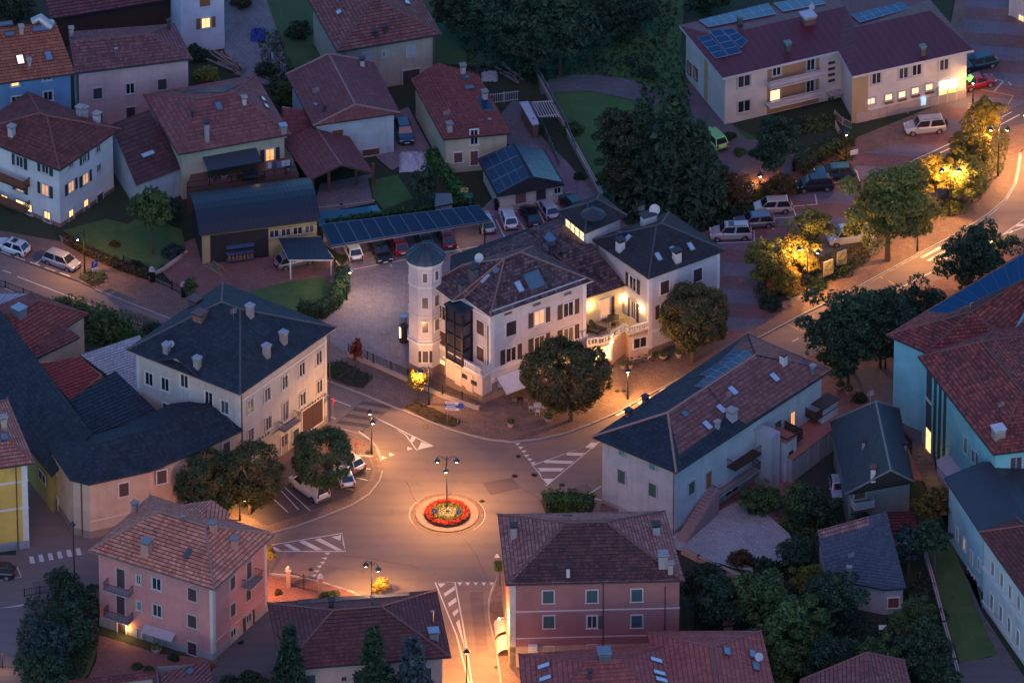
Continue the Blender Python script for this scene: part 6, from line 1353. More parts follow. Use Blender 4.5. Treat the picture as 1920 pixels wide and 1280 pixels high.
def crown(kind, seed, N=6000, ls=.055):
    """unit crown, centre at origin, radius about 1"""
    global rng; rng = np.random.default_rng(seed)
    if kind == 'ball':        # clipped crown of many tufts
        K = 120; cd_ = sph(K); lowf = sph(5); mod = 1+.10*np.clip(cd_@lowf.T, 0, 1).sum(1)-.09; rad = rng.uniform(.66, .86, K)*mod
        cc = cd_*rad[:, None]*np.array([1, 1, .86]); cr = rng.uniform(.12, .25, K); idx = rng.integers(0, K, N); d = sph(N); d = d+cd_[idx]*.7; d /= np.linalg.norm(d, axis=1)[:, None]
        c = cc[idx]+d*(cr[idx]*rng.uniform(.7, 1.12, N))[:, None]; low = c[:, 2] < -.5; c[low, 2] += rng.normal(0, .05, low.sum()); nor = d; jit = .65
    elif kind == 'loose':     # open deciduous crown of separate clumps
        K = 60; cc = sph(K)*rng.uniform(.2, .86, (K, 1))*np.array([1, 1, .9]); cr = rng.uniform(.12, .3, K); idx = rng.integers(0, K, N)
        d = sph(N); d[:, 2] = np.abs(d[:, 2])*.75+d[:, 2]*.25; c = cc[idx]+d*(cr[idx]*rng.uniform(.75, 1.08, N))[:, None]; nor = d; jit = .7
    elif kind == 'bush':
        K = 22; cc = sph(K)*np.array([1, 1, .55])*rng.uniform(.3, .72, (K, 1)); cc[:, 2] = np.abs(cc[:, 2])*.9; cr = rng.uniform(.22, .42, K); idx = rng.integers(0, K, N)
        d = sph(N); c = cc[idx]+d*(cr[idx]*rng.uniform(.7, 1.05, N))[:, None]; c = c[c[:, 2] > -.25]; nor = d[:len(c)]; jit = .8
    elif kind == 'cone':      # spruce: drooping whorls
        P = []; Nn = []; W = 17
        for w_ in range(W):
            z0 = w_/W; rad = (1-z0)**.85*.42+.02; nb = int(9+8*(1-z0)); per = max(6, int(N/(W*nb)*(1.7-z0*1.4)))
            for q in range(nb):
                a = rng.uniform(0, 6.283); L = rad*rng.uniform(.75, 1.1); t = rng.random(per)**.7; wd = .055*(1-t*.6)
                x = t*L; y = rng.normal(0, 1, per)*wd; zz = z0-.06*t-.09*t*t*(1-z0)+rng.normal(0, .012, per)+.02
                P.append(np.stack([x*np.cos(a)-y*np.sin(a), x*np.sin(a)+y*np.cos(a), zz], 1)); Nn.append(np.tile([.3*np.cos(a), .3*np.sin(a), 1.0], (per, 1)))
        c = np.concatenate(P); nor = np.concatenate(Nn); nor /= np.linalg.norm(nor, axis=1)[:, None]; jit = .5
    elif kind == 'column':    # slender maple
        K = 30; z = rng.random(K); rr = .34*np.sin(np.clip(z*.95+.05, 0, 1)*3.1416)**.6*(1.1-z*.7); a = rng.uniform(0, 6.283, K)
        cc = np.stack([rr*.6*np.cos(a), rr*.6*np.sin(a), z], 1); cr = .06+rr*.35; idx = rng.integers(0, K, N); d = sph(N); c = cc[idx]+d*(cr[idx]*rng.uniform(.6, 1.1, N))[:, None]; nor = d; jit = .8
    return leafmesh('crown', c, nor, ls, jit)
CM = {}
def cmesh(kind, i, N, ls):
    key = (kind, i, N, ls)
    if key not in CM: CM[key] = crown(kind, 100+i*7+len(kind), N, ls)
    return CM[key]
L_CHEST = leaf((.045,.055,.02), (.12,.12,.04), (.22,.09,.05), .14); L_DK = leaf((.016,.044,.024), (.055,.10,.052)); L_MID = leaf((.04,.08,.026), (.11,.17,.05)); L_OL = leaf((.09,.12,.03), (.25,.26,.07), (.32,.24,.05), .2)
L_YEL = leaf((.12,.12,.025), (.26,.22,.04), (.35,.16,.02), .2); L_GRN = leaf((.03,.10,.02), (.06,.17,.035)); L_BLUE = leaf((.025,.05,.05), (.05,.085,.08)); L_RED = leaf((.12,.012,.015), (.26,.03,.02)); L_BRN = leaf((.05,.04,.02), (.11,.08,.035), (.15,.06,.03), .2)  # the yellow set also puts lamplight into the leaves of lit trees
BARK = plain((.09,.06,.045), .9, name='bark'); EARTH = plain((.04,.028,.02), .95, name='soil')
def tree(name, label, bx, by, cx, cy, rpx, kind='loose', mat=None, rz=None, i=0, N=5000, ls=.06, trunk=.16, group=None, sx=1.0, cat='tree', zs=1.0, z0=0.0):
    """bx,by: pixel of the foot; cx,cy: pixel of the crown centre; rpx: crown radius in pixels"""
    P = G(bx, by, z0); root = empty(name, P, label, cat, group); r = rpx/17.8*(1.14 if kind == 'loose' else 1.0)
    C = onplane(cx, cy, P, P+V((1,0,0))); h = C.z-P.z; off = V((C.x-P.x, 0, 0))
    me = cmesh(kind, i, N, ls); o = bpy.data.objects.new('crown', me); sc.collection.objects.link(o); o.parent = root
    if not me.materials: me.materials.append(mat or L_MID)
    o.material_slots[0].link = 'OBJECT'; o.material_slots[0].material = mat or L_MID
    o.rotation_euler[2] = rz if rz is not None else random.uniform(0, 6.28)
    if kind in ('cone', 'column'):     # centre pixel = top; unit height
        H_ = h; o.location = off*0+V((0, 0, H_*.08)); o.scale = (r/.42 if kind == 'cone' else r/.34, r/.42 if kind == 'cone' else r/.34, H_*.92)
        mb = MB().tube([V((0,0,-.1)), V((0,0,H_*.5)), V((0,0,H_*.97))], [trunk, trunk*.6, .02], 7)
    else:
        o.location = off+V((0, 0, h)); o.scale = (r*sx, r, r*zs)
        mb = MB(); top = off+V((0, 0, h+r*.1)); mb.tube([V((0,0,-.1)), V((.03,0,max(.3, h*.35))), V((0,0,max(.5, h-r*.45)))+off*.5], [trunk*1.25, trunk, trunk*.8], 8)
        q0 = V((0,0,max(.4, h-r*.5)))+off*.5
        for k in range(7 if kind != 'bush' else 4):
            a = k*2.4+i; e = off+V((math.cos(a)*r*.55, math.sin(a)*r*.55, h+r*(.15+.3*math.sin(k*1.7)))); m_ = (q0+e)/2+V((0,0,r*.08)); mb.tube([q0, m_, e], [trunk*.5, trunk*.3, .02], 5)
    mb.build('trunk', BARK, root)
    return root
def shrub(label, x, y, rpx, mat=None, i=0, N=2200, ls=.085, name='shrub', group=None, sx=1.0, zs=1.0, z0=0.0):
    P = G(x, y, z0); r = rpx/17.8; me = cmesh('bush', i, N, ls); o = bpy.data.objects.new(name, me); sc.collection.objects.link(o)
    if not me.materials: me.materials.append(L_MID)
    o.material_slots[0].link = 'OBJECT'; o.material_slots[0].material = mat or L_MID; o.location = P+UPV*r*.2; o.scale = (r*sx, r, r*zs); o.rotation_euler[2] = i*1.3+x*.1
    return tag(o, label, 'shrub', group)
def hedge(label, pts, wd, h, mat, dens=42, ls=.13, z0=0.0, name='hedge', cat='hedge'):
    global rng; rng = np.random.default_rng(int(pts[0][0])); C = []; Nn = []
    for k in range(len(pts)-1):
        a, b = G(*pts[k], z0), G(*pts[k+1], z0); L = (b-a).length; t = (b-a).normalized(); n = V((t.y, -t.x, 0))
        m_ = int(L*(wd+2*h)*dens); s = rng.uniform(0, wd+2*h, m_); u = rng.uniform(-.1, L+.1, m_)
        y = np.where(s < h, -wd/2, np.where(s < h+wd, s-h-wd/2, wd/2)); zz = np.where(s < h, s, np.where(s < h+wd, h, 2*h+wd-s))
        lump = .10*np.sin(u*2.1+k)+.08*np.sin(u*5.3+y*3); y = y*(1+lump*.6)+rng.normal(0, .05, m_); zz = zz*(1+lump*.5)+rng.normal(0, .04, m_)
        C.append(np.stack([a.x+t.x*u+n.x*y, a.y+t.y*u+n.y*y, z0+zz], 1)); top = (s > h) & (s < h+wd)
        Nn.append(np.stack([n.x*np.sign(y), n.y*np.sign(y), top*2.0], 1))
    c = np.concatenate(C); o0 = G(*pts[0], 0); c -= np.array([o0.x, o0.y, 0]); nor = np.concatenate(Nn); nor = nor/(np.linalg.norm(nor, axis=1)[:, None]+1e-6)
    me = leafmesh(name, c, nor, ls, .6); me.materials.append(mat); root = empty(name, V((o0.x, o0.y, 0)), label, cat)
    o = bpy.data.objects.new('foliage', me); sc.collection.objects.link(o); o.parent = root
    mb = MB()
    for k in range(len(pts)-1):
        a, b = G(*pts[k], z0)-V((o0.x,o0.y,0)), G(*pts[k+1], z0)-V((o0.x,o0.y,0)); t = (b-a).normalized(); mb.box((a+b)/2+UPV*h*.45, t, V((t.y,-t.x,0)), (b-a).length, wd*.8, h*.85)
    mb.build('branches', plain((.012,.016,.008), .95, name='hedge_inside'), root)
    return root
# pruned street trees
GT = 'clipped round street trees'
tree('chestnut_tree', 'big round chestnut with reddish-brown tinge in front of the pink villa', 1070, 790, 1057, 702, 84, 'ball', L_CHEST, i=1, N=22000, ls=.036, group=GT, trunk=.2, zs=.92)
tree('chestnut_tree', 'clipped round chestnut beside the dark-roofed wing of the villa', 1299, 680, 1302, 592, 68, 'ball', L_CHEST, i=2, N=20000, ls=.036, group=GT, trunk=.22, zs=1.05)
tree('street_tree', 'perfectly round clipped tree above the parked white van', 622, 935, 608, 857, 61, 'ball', leaf((.03,.065,.028), (.085,.13,.05)), i=3, N=18000, ls=.036, group=GT, trunk=.15)
tree('street_tree', 'clipped tree left of the white van with orange light under it', 468, 965, 473, 886, 62, 'ball', leaf((.045,.065,.025), (.12,.13,.045), (.22,.13,.04), .15), i=4, N=18000, ls=.036, group=GT, trunk=.15)
tree('street_tree', 'clipped dark tree furthest left in front of the long peach building', 392, 962, 386, 897, 66, 'ball', leaf((.03,.06,.025), (.08,.12,.045)), i=5, N=18000, ls=.036, group=GT, trunk=.15)
# park trees top
for k, a in enumerate([
 ('wide dark tree crown at the top centre, left of the lawn', 950, 125, 945, 45, 75, 'loose', L_DK), ('tall dark tree in the middle of the top edge', 1050, 140, 1035, 45, 90, 'loose', L_DK), ('dark tree at the top edge right of the tall one', 1120, 85, 1110, 15, 60, 'loose', L_DK),
 ('dark tree near the top edge behind the beige house', 890, 95, 878, 25, 50, 'loose', L_DK), ('low dark tree by the fence end at the top', 975, 150, 985, 95, 48, 'loose', L_DK), ('dark tree standing on the park lawn near the top', 1200, 60, 1200, 20, 36, 'loose', L_DK),
 ('dark tree at the top edge left of the maroon roof', 1330, 25, 1330, -10, 50, 'loose', L_DK), ('olive tree behind the maroon roof at the top edge', 1620, 20, 1618, -6, 44, 'loose', L_OL),
 ('brownish broadleaf tree at the left side of the dark conifer group', 1165, 385, 1160, 255, 55, 'loose', leaf((.025,.04,.02), (.06,.075,.035))), ('lower brownish tree leaning on the dark conifer group', 1150, 395, 1160, 325, 45, 'loose', leaf((.035,.045,.02), (.07,.08,.035))),
 ('dark yew-like tree in front of the apartment block garage', 1460, 335, 1456, 272, 56, 'loose', L_DK)]):
    tree('broadleaf_tree', a[0], *a[1:6], a[6], a[7], i=k % 4, N=12000, ls=.05, group='dark park trees')
tree('conifer_tree', 'tallest black-green conifer beside the park path', 1262, 395, 1262, 168, 98, 'cone', L_DK, i=1, N=10000, ls=.03, group='dark conifers')
tree('conifer_tree', 'black-green conifer left of the tallest one', 1205, 385, 1200, 182, 84, 'cone', L_DK, i=2, N=10000, ls=.03, group='dark conifers')
tree('conifer_tree', 'shorter black-green conifer right of the tallest one', 1310, 400, 1308, 222, 72, 'cone', L_DK, i=3, N=10000, ls=.03, group='dark conifers')
tree('conifer_tree', 'spruce top at the bottom edge in front of the dark red hip roof, leftmost', 545, 1385, 545, 1168, 62, 'cone', leaf((.015,.04,.022),(.035,.07,.04)), i=1, N=10000, ls=.03, group='bottom spruces')
tree('conifer_tree', 'dark green spruce top at the bottom edge in front of the dark red hip roof', 702, 1400, 702, 1172, 72, 'cone', leaf((.018,.045,.022),(.04,.075,.04)), i=2, N=10000, ls=.03, group='bottom spruces')
tree('conifer_tree', 'blue-grey spruce at the bottom edge beside the dark green one', 775, 1400, 772, 1190, 72, 'cone', leaf((.035,.06,.065),(.07,.11,.12)), i=3, N=10000, ls=.03, group='bottom spruces')
tree('conifer_tree', 'dark shaggy conifer on the lawn beside the white three-storey house', 285, 478, 282, 395, 44, 'loose', L_MID, i=2, N=7000, ls=.06, zs=1.25)
tree('conifer_tree', 'small dark bushy tree on the lawn by the timber canopy', 795, 392, 793, 345, 34, 'loose', L_DK, i=1, N=5000, ls=.07)
# street greenery right
tree('linden_tree', 'large olive-green tree standing on the pavement by the bend of the road', 1664, 490, 1668, 388, 94, 'loose', L_OL, i=1, N=30000, ls=.033, trunk=.28)
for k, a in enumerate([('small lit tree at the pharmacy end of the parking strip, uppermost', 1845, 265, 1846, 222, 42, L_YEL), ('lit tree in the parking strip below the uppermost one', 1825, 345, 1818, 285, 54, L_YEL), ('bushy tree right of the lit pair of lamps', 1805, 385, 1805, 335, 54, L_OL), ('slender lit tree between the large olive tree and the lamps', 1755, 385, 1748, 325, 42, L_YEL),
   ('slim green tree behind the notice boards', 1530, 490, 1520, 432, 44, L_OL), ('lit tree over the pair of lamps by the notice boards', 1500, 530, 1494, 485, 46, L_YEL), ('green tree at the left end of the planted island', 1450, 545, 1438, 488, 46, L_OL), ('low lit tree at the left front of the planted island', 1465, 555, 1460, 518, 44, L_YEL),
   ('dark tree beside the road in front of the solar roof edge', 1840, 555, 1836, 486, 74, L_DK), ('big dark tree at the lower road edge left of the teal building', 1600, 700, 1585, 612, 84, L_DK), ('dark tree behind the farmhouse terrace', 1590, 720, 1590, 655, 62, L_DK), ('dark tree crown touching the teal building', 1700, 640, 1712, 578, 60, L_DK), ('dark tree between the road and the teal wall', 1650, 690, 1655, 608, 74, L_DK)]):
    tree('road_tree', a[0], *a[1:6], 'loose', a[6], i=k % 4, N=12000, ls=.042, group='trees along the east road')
# small ones
tree('maple_tree', 'small conical red maple in the bed by the courtyard fence', 668, 700, 668, 658, 15, 'loose', leaf((.08,.01,.012), (.2,.03,.025)), i=1, N=2500, ls=.08, zs=1.75, trunk=.07)
tree('young_tree', 'small yellow-lit tree under the lamp by the villa fence', 783, 752, 781, 714, 22, 'loose', L_YEL, i=2, N=2500, ls=.09, trunk=.07)
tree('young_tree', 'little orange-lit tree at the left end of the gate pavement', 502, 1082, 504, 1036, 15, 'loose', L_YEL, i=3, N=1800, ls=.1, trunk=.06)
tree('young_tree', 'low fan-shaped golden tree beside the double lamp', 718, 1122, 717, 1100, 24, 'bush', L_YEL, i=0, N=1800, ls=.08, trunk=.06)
tree('young_tree', 'small green street tree in front of the black-roofed cooperative building', 362, 564, 357, 536, 17, 'loose', L_MID, i=1, N=2000, ls=.1, trunk=.06)
tree('young_tree', 'thin dark tree left of the coral house, behind the blue road signs', 937, 1098, 938, 1062, 14, 'loose', L_MID, i=2, N=1500, ls=.11, trunk=.05)
tree('young_tree', 'autumn-yellow tree right of the narrow path by the school terrace', 1745, 1010, 1747, 945, 33, 'loose', leaf((.08,.075,.02),(.2,.15,.03),(.25,.1,.02),.2), i=3, N=4500, ls=.07)
tree('young_tree', 'dark blue-green tree right of the slab-roofed cottage', 1703, 1075, 1702, 1022, 36, 'loose', L_BLUE, i=0, N=4500, ls=.07)
tree('young_tree', 'dark tree between the cottage and the long garden wall', 1752, 1080, 1748, 1010, 34, 'loose', L_DK, i=1, N=4500, ls=.07)
# garden bottom right
for k, a in enumerate([('dark garden tree right of the coral house', 1350, 1190, 1345, 1125, 55, L_DK), ('mid-green garden tree above the playhouse', 1420, 1190, 1425, 1125, 65, L_MID), ('broad green garden tree in the centre of the garden mass', 1490, 1250, 1482, 1190, 75, L_MID), ('dark garden tree left of the cottage front', 1570, 1190, 1565, 1125, 58, L_DK),
    ('bright yellow-green bushy tree left of the slab-roofed cottage', 1518, 1120, 1513, 1085, 32, leaf((.10,.12,.02),(.2,.21,.04))), ('green tree at the bottom right of the garden', 1640, 1290, 1650, 1240, 50, L_MID), ('dark tree beside the long garden wall near the bottom', 1730, 1270, 1725, 1215, 52, L_DK), ('tree between the bottom garden roofs', 1560, 1290, 1555, 1240, 50, L_DK),
    ('tree behind the cottage front by the garden table', 1680, 1230, 1688, 1180, 30, L_MID), ('dark tree left of the playhouse', 1320, 1150, 1318, 1095, 40, L_DK), ('pale-tipped tree right of the farmhouse stair', 1425, 960, 1425, 935, 36, L_MID), ('bushy green tree below the farmhouse balconies', 1500, 975, 1500, 940, 38, L_MID), ('garden tree left of the parked white car', 1535, 985, 1530, 955, 44, L_DK), ('dark tree behind the slab-roofed cottage', 1505, 1060, 1500, 1035, 34, L_DK)]):
    tree('garden_tree', a[0], *a[1:6], 'loose', a[6], i=(k+1) % 4, N=9000, ls=.05, group='garden trees below the farmhouse')
# bottom left dark garden
for k, a in enumerate([('dark tree right of the west road, by the railing', 115, 1140, 115, 1105, 38, L_DK), ('dark tree touching the salmon pink house', 150, 1175, 150, 1130, 42, L_DK), ('tall dark tree at the bottom left beside the iron fence', 90, 1290, 85, 1205, 48, L_BLUE), ('dark tree in the middle of the bottom left garden', 130, 1230, 125, 1175, 48, L_DK), ('lowest dark tree at the bottom left', 75, 1330, 75, 1260, 45, L_DK)]):
    tree('garden_tree', a[0], *a[1:6], 'loose', a[6], i=k % 4, N=7000, ls=.062, group='trees of the bottom left garden')
# hedges
hedge('bright green clipped hedge running along the garage driveway', [(808,296),(838,338),(874,388)], 1.2, 1.3, leaf((.05,.16,.03), (.09,.26,.05)))
hedge('bright green clipped hedge behind the long solar carport', [(874,386),(800,401),(700,414),(612,429)], .8, 1.0, L_GRN)
hedge('tall dark green hedge wrapping the lawn next to the courtyard', [(640,520),(645,545),(628,575),(598,598),(560,592)], 1.3, 1.7, leaf((.02,.06,.02),(.045,.10,.035)))
hedge('low brownish hedge on the pavement wall under the street lamp', [(120,452),(160,475),(230,506),(280,522)], .8, .9, L_BRN, z0=.13)
hedge('dark hedge with lit end beside the path to the apartment block', [(1495,325),(1530,300),(1560,285),(1595,268)], 1.6, 1.5, leaf((.02,.05,.025),(.05,.08,.03)), z0=.1)
hedge('green hedge on the wall behind the coral house', [(1020,955),(1060,950),(1110,958)], 2.2, 1.6, L_GRN)
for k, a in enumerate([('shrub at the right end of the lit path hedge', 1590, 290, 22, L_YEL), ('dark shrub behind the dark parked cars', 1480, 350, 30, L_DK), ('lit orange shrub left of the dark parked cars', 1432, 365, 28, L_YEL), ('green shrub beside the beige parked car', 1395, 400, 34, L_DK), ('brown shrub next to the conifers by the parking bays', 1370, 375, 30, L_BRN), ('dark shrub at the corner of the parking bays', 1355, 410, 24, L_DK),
    ('reddish shrub beside the driveway with the green car', 1375, 335, 20, L_BRN), ('round green shrub at the garage of the apartment block', 1388, 285, 16, L_MID), ('climbing dark shrub at the corner of the apartment block', 1365, 255, 18, L_DK), ('dark shrub below the apartment balconies, left', 1500, 232, 22, L_DK), ('green shrub below the apartment balconies, right', 1532, 238, 16, L_MID), ('palm-like plant at the apartment block door', 1565, 218, 14, L_MID),
    ('large clipped-top shrub left of the slate slope', 215, 610, 55, L_MID), ('bright green shrub under the slate slope shrub', 250, 640, 40, L_GRN), ('green bushes below the left street', 150, 585, 32, L_MID), ('low green bush on the bank under the left street', 115, 570, 24, L_MID), ('dark bush at the end of the left street wall', 290, 615, 26, L_DK),
    ('pale-leaved round shrub on the lawn by the forecourt', 325, 470, 28, L_BLUE), ('small reddish shrub in the middle of the left lawn', 215, 458, 13, L_BRN), ('dark shrub in the corner of the left lawn', 255, 500, 22, L_DK), ('shrub behind the left hedge', 170, 470, 15, L_BRN),
    ('pale shrub on the lawn by the long fence', 1075, 240, 26, L_MID), ('small dark shrub in the park', 1215, 135, 24, L_DK), ('grey-green shrub in the park', 1180, 118, 14, L_BLUE), ('low shrub near the park fence end', 1010, 290, 18, L_MID), ('shrub inside the narrow fenced garden', 1085, 330, 15, L_DK),
    ('dark shrub beside the tall white house', 368, 98, 30, L_DK), ('yellow-flowering shrub beside the dusty pink house', 392, 140, 32, L_OL), ('shrub under the yellow-flowering one', 385, 162, 22, L_BRN), ('grass-like shrub beside the top courtyard', 500, 130, 28, L_DK), ('dark shrub behind the white gabled house', 520, 165, 22, L_DK), 
    ('fan palm by the gate pillars', 617, 1120, 24, L_DK), ('small round bush inside the gate', 523, 1110, 11, L_BRN), ('low dark hedge bush in the pink house forecourt', 258, 1248, 14, L_MID), ('second low bush in the pink house forecourt', 280, 1254, 12, L_MID), ('potted cypress-like bush against the salmon pink wall', 328, 1232, 14, L_DK), ('round bush by the pink house side door', 452, 1205, 8, L_DK), ('dark bush left of the small tiled garden building path', 435, 1280, 28, L_DK), ('bush at the right of that path', 470, 1270, 26, L_DK), ('pale lime bush at the corner of the pink house', 399, 1247, 9, L_YEL), ('dark bush at the bottom next to the leftmost spruce', 500, 1290, 30, L_DK),
    ('tall potted shrub left of the round chestnut by the villa wing', 1224, 662, 14, L_MID), ('dark shrub in the shade of the chestnut by the villa wing', 1245, 668, 14, L_DK), ('low planting at the right of the planted island', 1570, 505, 34, L_DK), ('low planting at the front of the planted island', 1440, 568, 30, L_DK), ('low planting under the notice boards', 1530, 530, 26, L_DK), ('shrub under the bushy tree by the road bend', 1790, 390, 26, L_OL),
    ('dark shrubs beside the farmhouse terrace planters', 1610, 745, 20, L_DK), ('dark shrub at the foot of the stone house', 1600, 990, 24, L_DK), ('flowering bush at the yard bottom corner', 1390, 1045, 30, L_BRN), ('dark planted bank beside the grey yard', 1440, 1062, 34, L_DK), ('dark bushes at the foot of the coral house garden', 1330, 1070, 30, L_DK), ('bush beneath the long garden wall', 1755, 1150, 26, L_DK), ('low bush under the cottage', 1600, 1180, 26, L_DK)]):
    shrub(a[0], a[1], a[2]+a[3]*.3, a[3], a[4], i=k % 4)
# small planted beds
def bed(label, pts, mats, dens, ls, h=.35, z0=.13, name='flower_bed'):
    global rng; rng = np.random.default_rng(int(pts[0][0]+pts[0][1])); P = [G(p[0], p[1], z0) for p in pts]; c0 = sum(P, V((0,0,0)))/len(P)
    xs = [p.x for p in P]; ys = [p.y for p in P]; n = int((max(xs)-min(xs))*(max(ys)-min(ys))*dens); C = []
    for _ in range(n):
        x, y = random.uniform(min(xs), max(xs)), random.uniform(min(ys), max(ys))
        if inpoly(x, y, P): C.append((x-c0.x, y-c0.y, random.uniform(0, h)))
    root = empty(name, V((c0.x, c0.y, z0)), label, 'flower bed'); C = np.array(C)
    b = MB(); b.prism([(p.x-c0.x, p.y-c0.y) for p in P], -.05, .04); b.build('soil', EARTH, root)
    me = leafmesh('plants', C, np.tile([0,0,1.0], (len(C),1)), ls, .9); me.materials.append(mats); o = bpy.data.objects.new('plants', me); sc.collection.objects.link(o); o.parent = root
    return root
bed('dark planted bed between the road and the villa fence, under the direction signs', [(758,764),(778,752),(868,790),(850,800),(810,790)], L_BRN, 60, .1)
bed('mixed planted bed with red flowers under the red maple', [(612,705),(612,682),(640,676),(700,708),(680,728),(650,722)], leaf((.02,.045,.018),(.04,.075,.03),(.2,.04,.04),.06), 60, .11, .5)
bed('small square planting around the blue parking sign', [(146,520),(170,508),(200,515),(195,530),(172,537)], L_MID, 60, .12, .6)
bed('narrow planting strip beside the grey yard wall', [(1385,1050),(1400,1046),(1470,1070),(1480,1085),(1440,1080)], L_BRN, 50, .12, .5)

# more garden greenery
for k, a in enumerate([('dark tree in the gap right of the conifer group', 1340, 365, 1335, 330, 34, L_DK), ('brown-green tree left of the beige parked car', 1380, 400, 1375, 362, 34, L_BRN), ('dark tree between the conifers and the driveway', 1300, 330, 1300, 290, 40, L_DK), ('tall shrub tree right of the dark yew, lit from below', 1470, 380, 1460, 352, 30, L_BRN),
   ('tree above the lower right garden by the cottage roof edge', 1500, 1085, 1490, 1050, 40, L_DK), 
   ('garden tree at the bottom between brick-red roofs', 1480, 1290, 1475, 1250, 45, L_MID), ('tree left of the long garden wall, near its middle', 1730, 1200, 1722, 1150, 34, L_MID), ('dark tree at the foot of the long garden wall', 1775, 1310, 1765, 1265, 40, L_DK), 
   ('tree in the upper park beside the olive tree', 1170, 70, 1165, 30, 50, L_DK), ('dark tree behind the beige house chimney side', 850, 60, 850, 10, 45, L_DK), ('dark tree at the top left corner', 60, 30, 20, 12, 45, L_DK), ('dark tree at the top edge left of the tall white house', 300, 15, 300, 5, 40, L_DK), ('dark tree right of the tall white house', 470, 10, 455, -5, 34, L_BRN),
   ('dark tree in the passage behind the white gabled house', 540, 190, 535, 175, 26, L_MID), ('dark tree by the open shed under the maroon canopy', 640, 70, 560, 60, 26, L_DK), ('dark tree behind the barn next to the left lawn', 330, 420, 322, 395, 26, L_DK), ('low dark tree right of the parked white car by the stone house', 1620, 1010, 1615, 985, 26, L_DK)]):
    tree('garden_tree', a[0], *a[1:6], 'loose', a[6], i=k % 4, N=8000, ls=.052, group='dark garden and park trees')
def cover(label, pts, dens, ls, h, mat, z0=.06, name='ground_cover'):
    global rng; rng = np.random.default_rng(int(pts[0][0]+pts[0][1])); P = [G(p[0], p[1], z0) for p in pts]; xs = [p.x for p in P]; ys = [p.y for p in P]
    n = int((max(xs)-min(xs))*(max(ys)-min(ys))*dens); X = rng.uniform(min(xs), max(xs), n); Y = rng.uniform(min(ys), max(ys), n)
    keep = np.array([inpoly(x, y, P) for x, y in zip(X, Y)]); X, Y = X[keep], Y[keep]; hh_ = h*(.35+.65*(.5+.5*np.sin(X*.9+np.sin(Y*.7)*2)*np.cos(Y*1.1+X*.3))); Z = z0+rng.uniform(0, 1, len(X))*hh_
    me = leafmesh(name, np.stack([X, Y, Z], 1), np.tile([0,0,1.0], (len(X),1)), ls, .9); me.materials.append(mat); o = bpy.data.objects.new(name, me); sc.collection.objects.link(o); tag(o, label, 'undergrowth', kind='stuff')
cover('dark undergrowth of the lower right garden', [(1300,1060),(1390,1095),(1480,1100),(1560,1110),(1650,1180),(1735,1060),(1790,1250),(1790,1290),(1440,1290),(1430,1180),(1300,1180)], 26, .2, 1.1, L_DK, .15)
cover('brushy planting around the parking bays and the hedge', [(1345,415),(1330,340),(1400,330),(1430,350),(1500,330),(1590,270),(1600,300),(1540,320),(1480,350),(1420,385),(1400,400)], 34, .16, .9, L_BRN, .14)
cover('low planting on the island by the notice boards', [(1410,548),(1425,520),(1500,505),(1560,475),(1640,455),(1630,490),(1590,515),(1520,548),(1465,570),(1420,570)], 34, .15, .7, leaf((.03,.06,.02),(.08,.10,.03)), .14)
cover('strip of planting along the road bend', [(1720,420),(1760,380),(1800,330),(1850,280),(1885,235),(1895,260),(1880,320),(1840,372),(1780,410)], 34, .15, .7, leaf((.05,.07,.02),(.12,.13,.03)), .15)
cover('overgrown bank below the left street', [(85,560),(130,555),(200,575),(300,606),(290,625),(230,660),(150,640),(100,590)], 30, .17, .8, L_MID, .05)
cover('rough grass of the dark park at the top', [(830,0),(1270,0),(1270,90),(1300,200),(1210,200),(1190,150),(1080,138),(1000,160),(880,130)], 9, .22, .5, leaf((.012,.03,.014),(.02,.055,.024)), .05)
cover('undergrowth in the bottom left garden', [(50,1125),(180,1110),(186,1200),(150,1280),(40,1290),(30,1200)], 26, .2, .9, L_DK, .15)
cover('planting at the foot of the farmhouse', [(1440,950),(1480,930),(1550,960),(1545,1000),(1515,1030),(1470,990)], 30, .18, .9, L_MID, .15)
cover('shrubby strip under the apartment balconies', [(1470,232),(1550,215),(1560,240),(1500,258),(1465,250)], 34, .15, .7, L_MID, .1)
cover('weedy ground behind the gabled house', [(480,60),(520,60),(560,150),(540,230),(505,190)], 24, .17, .6, L_DK, .1)
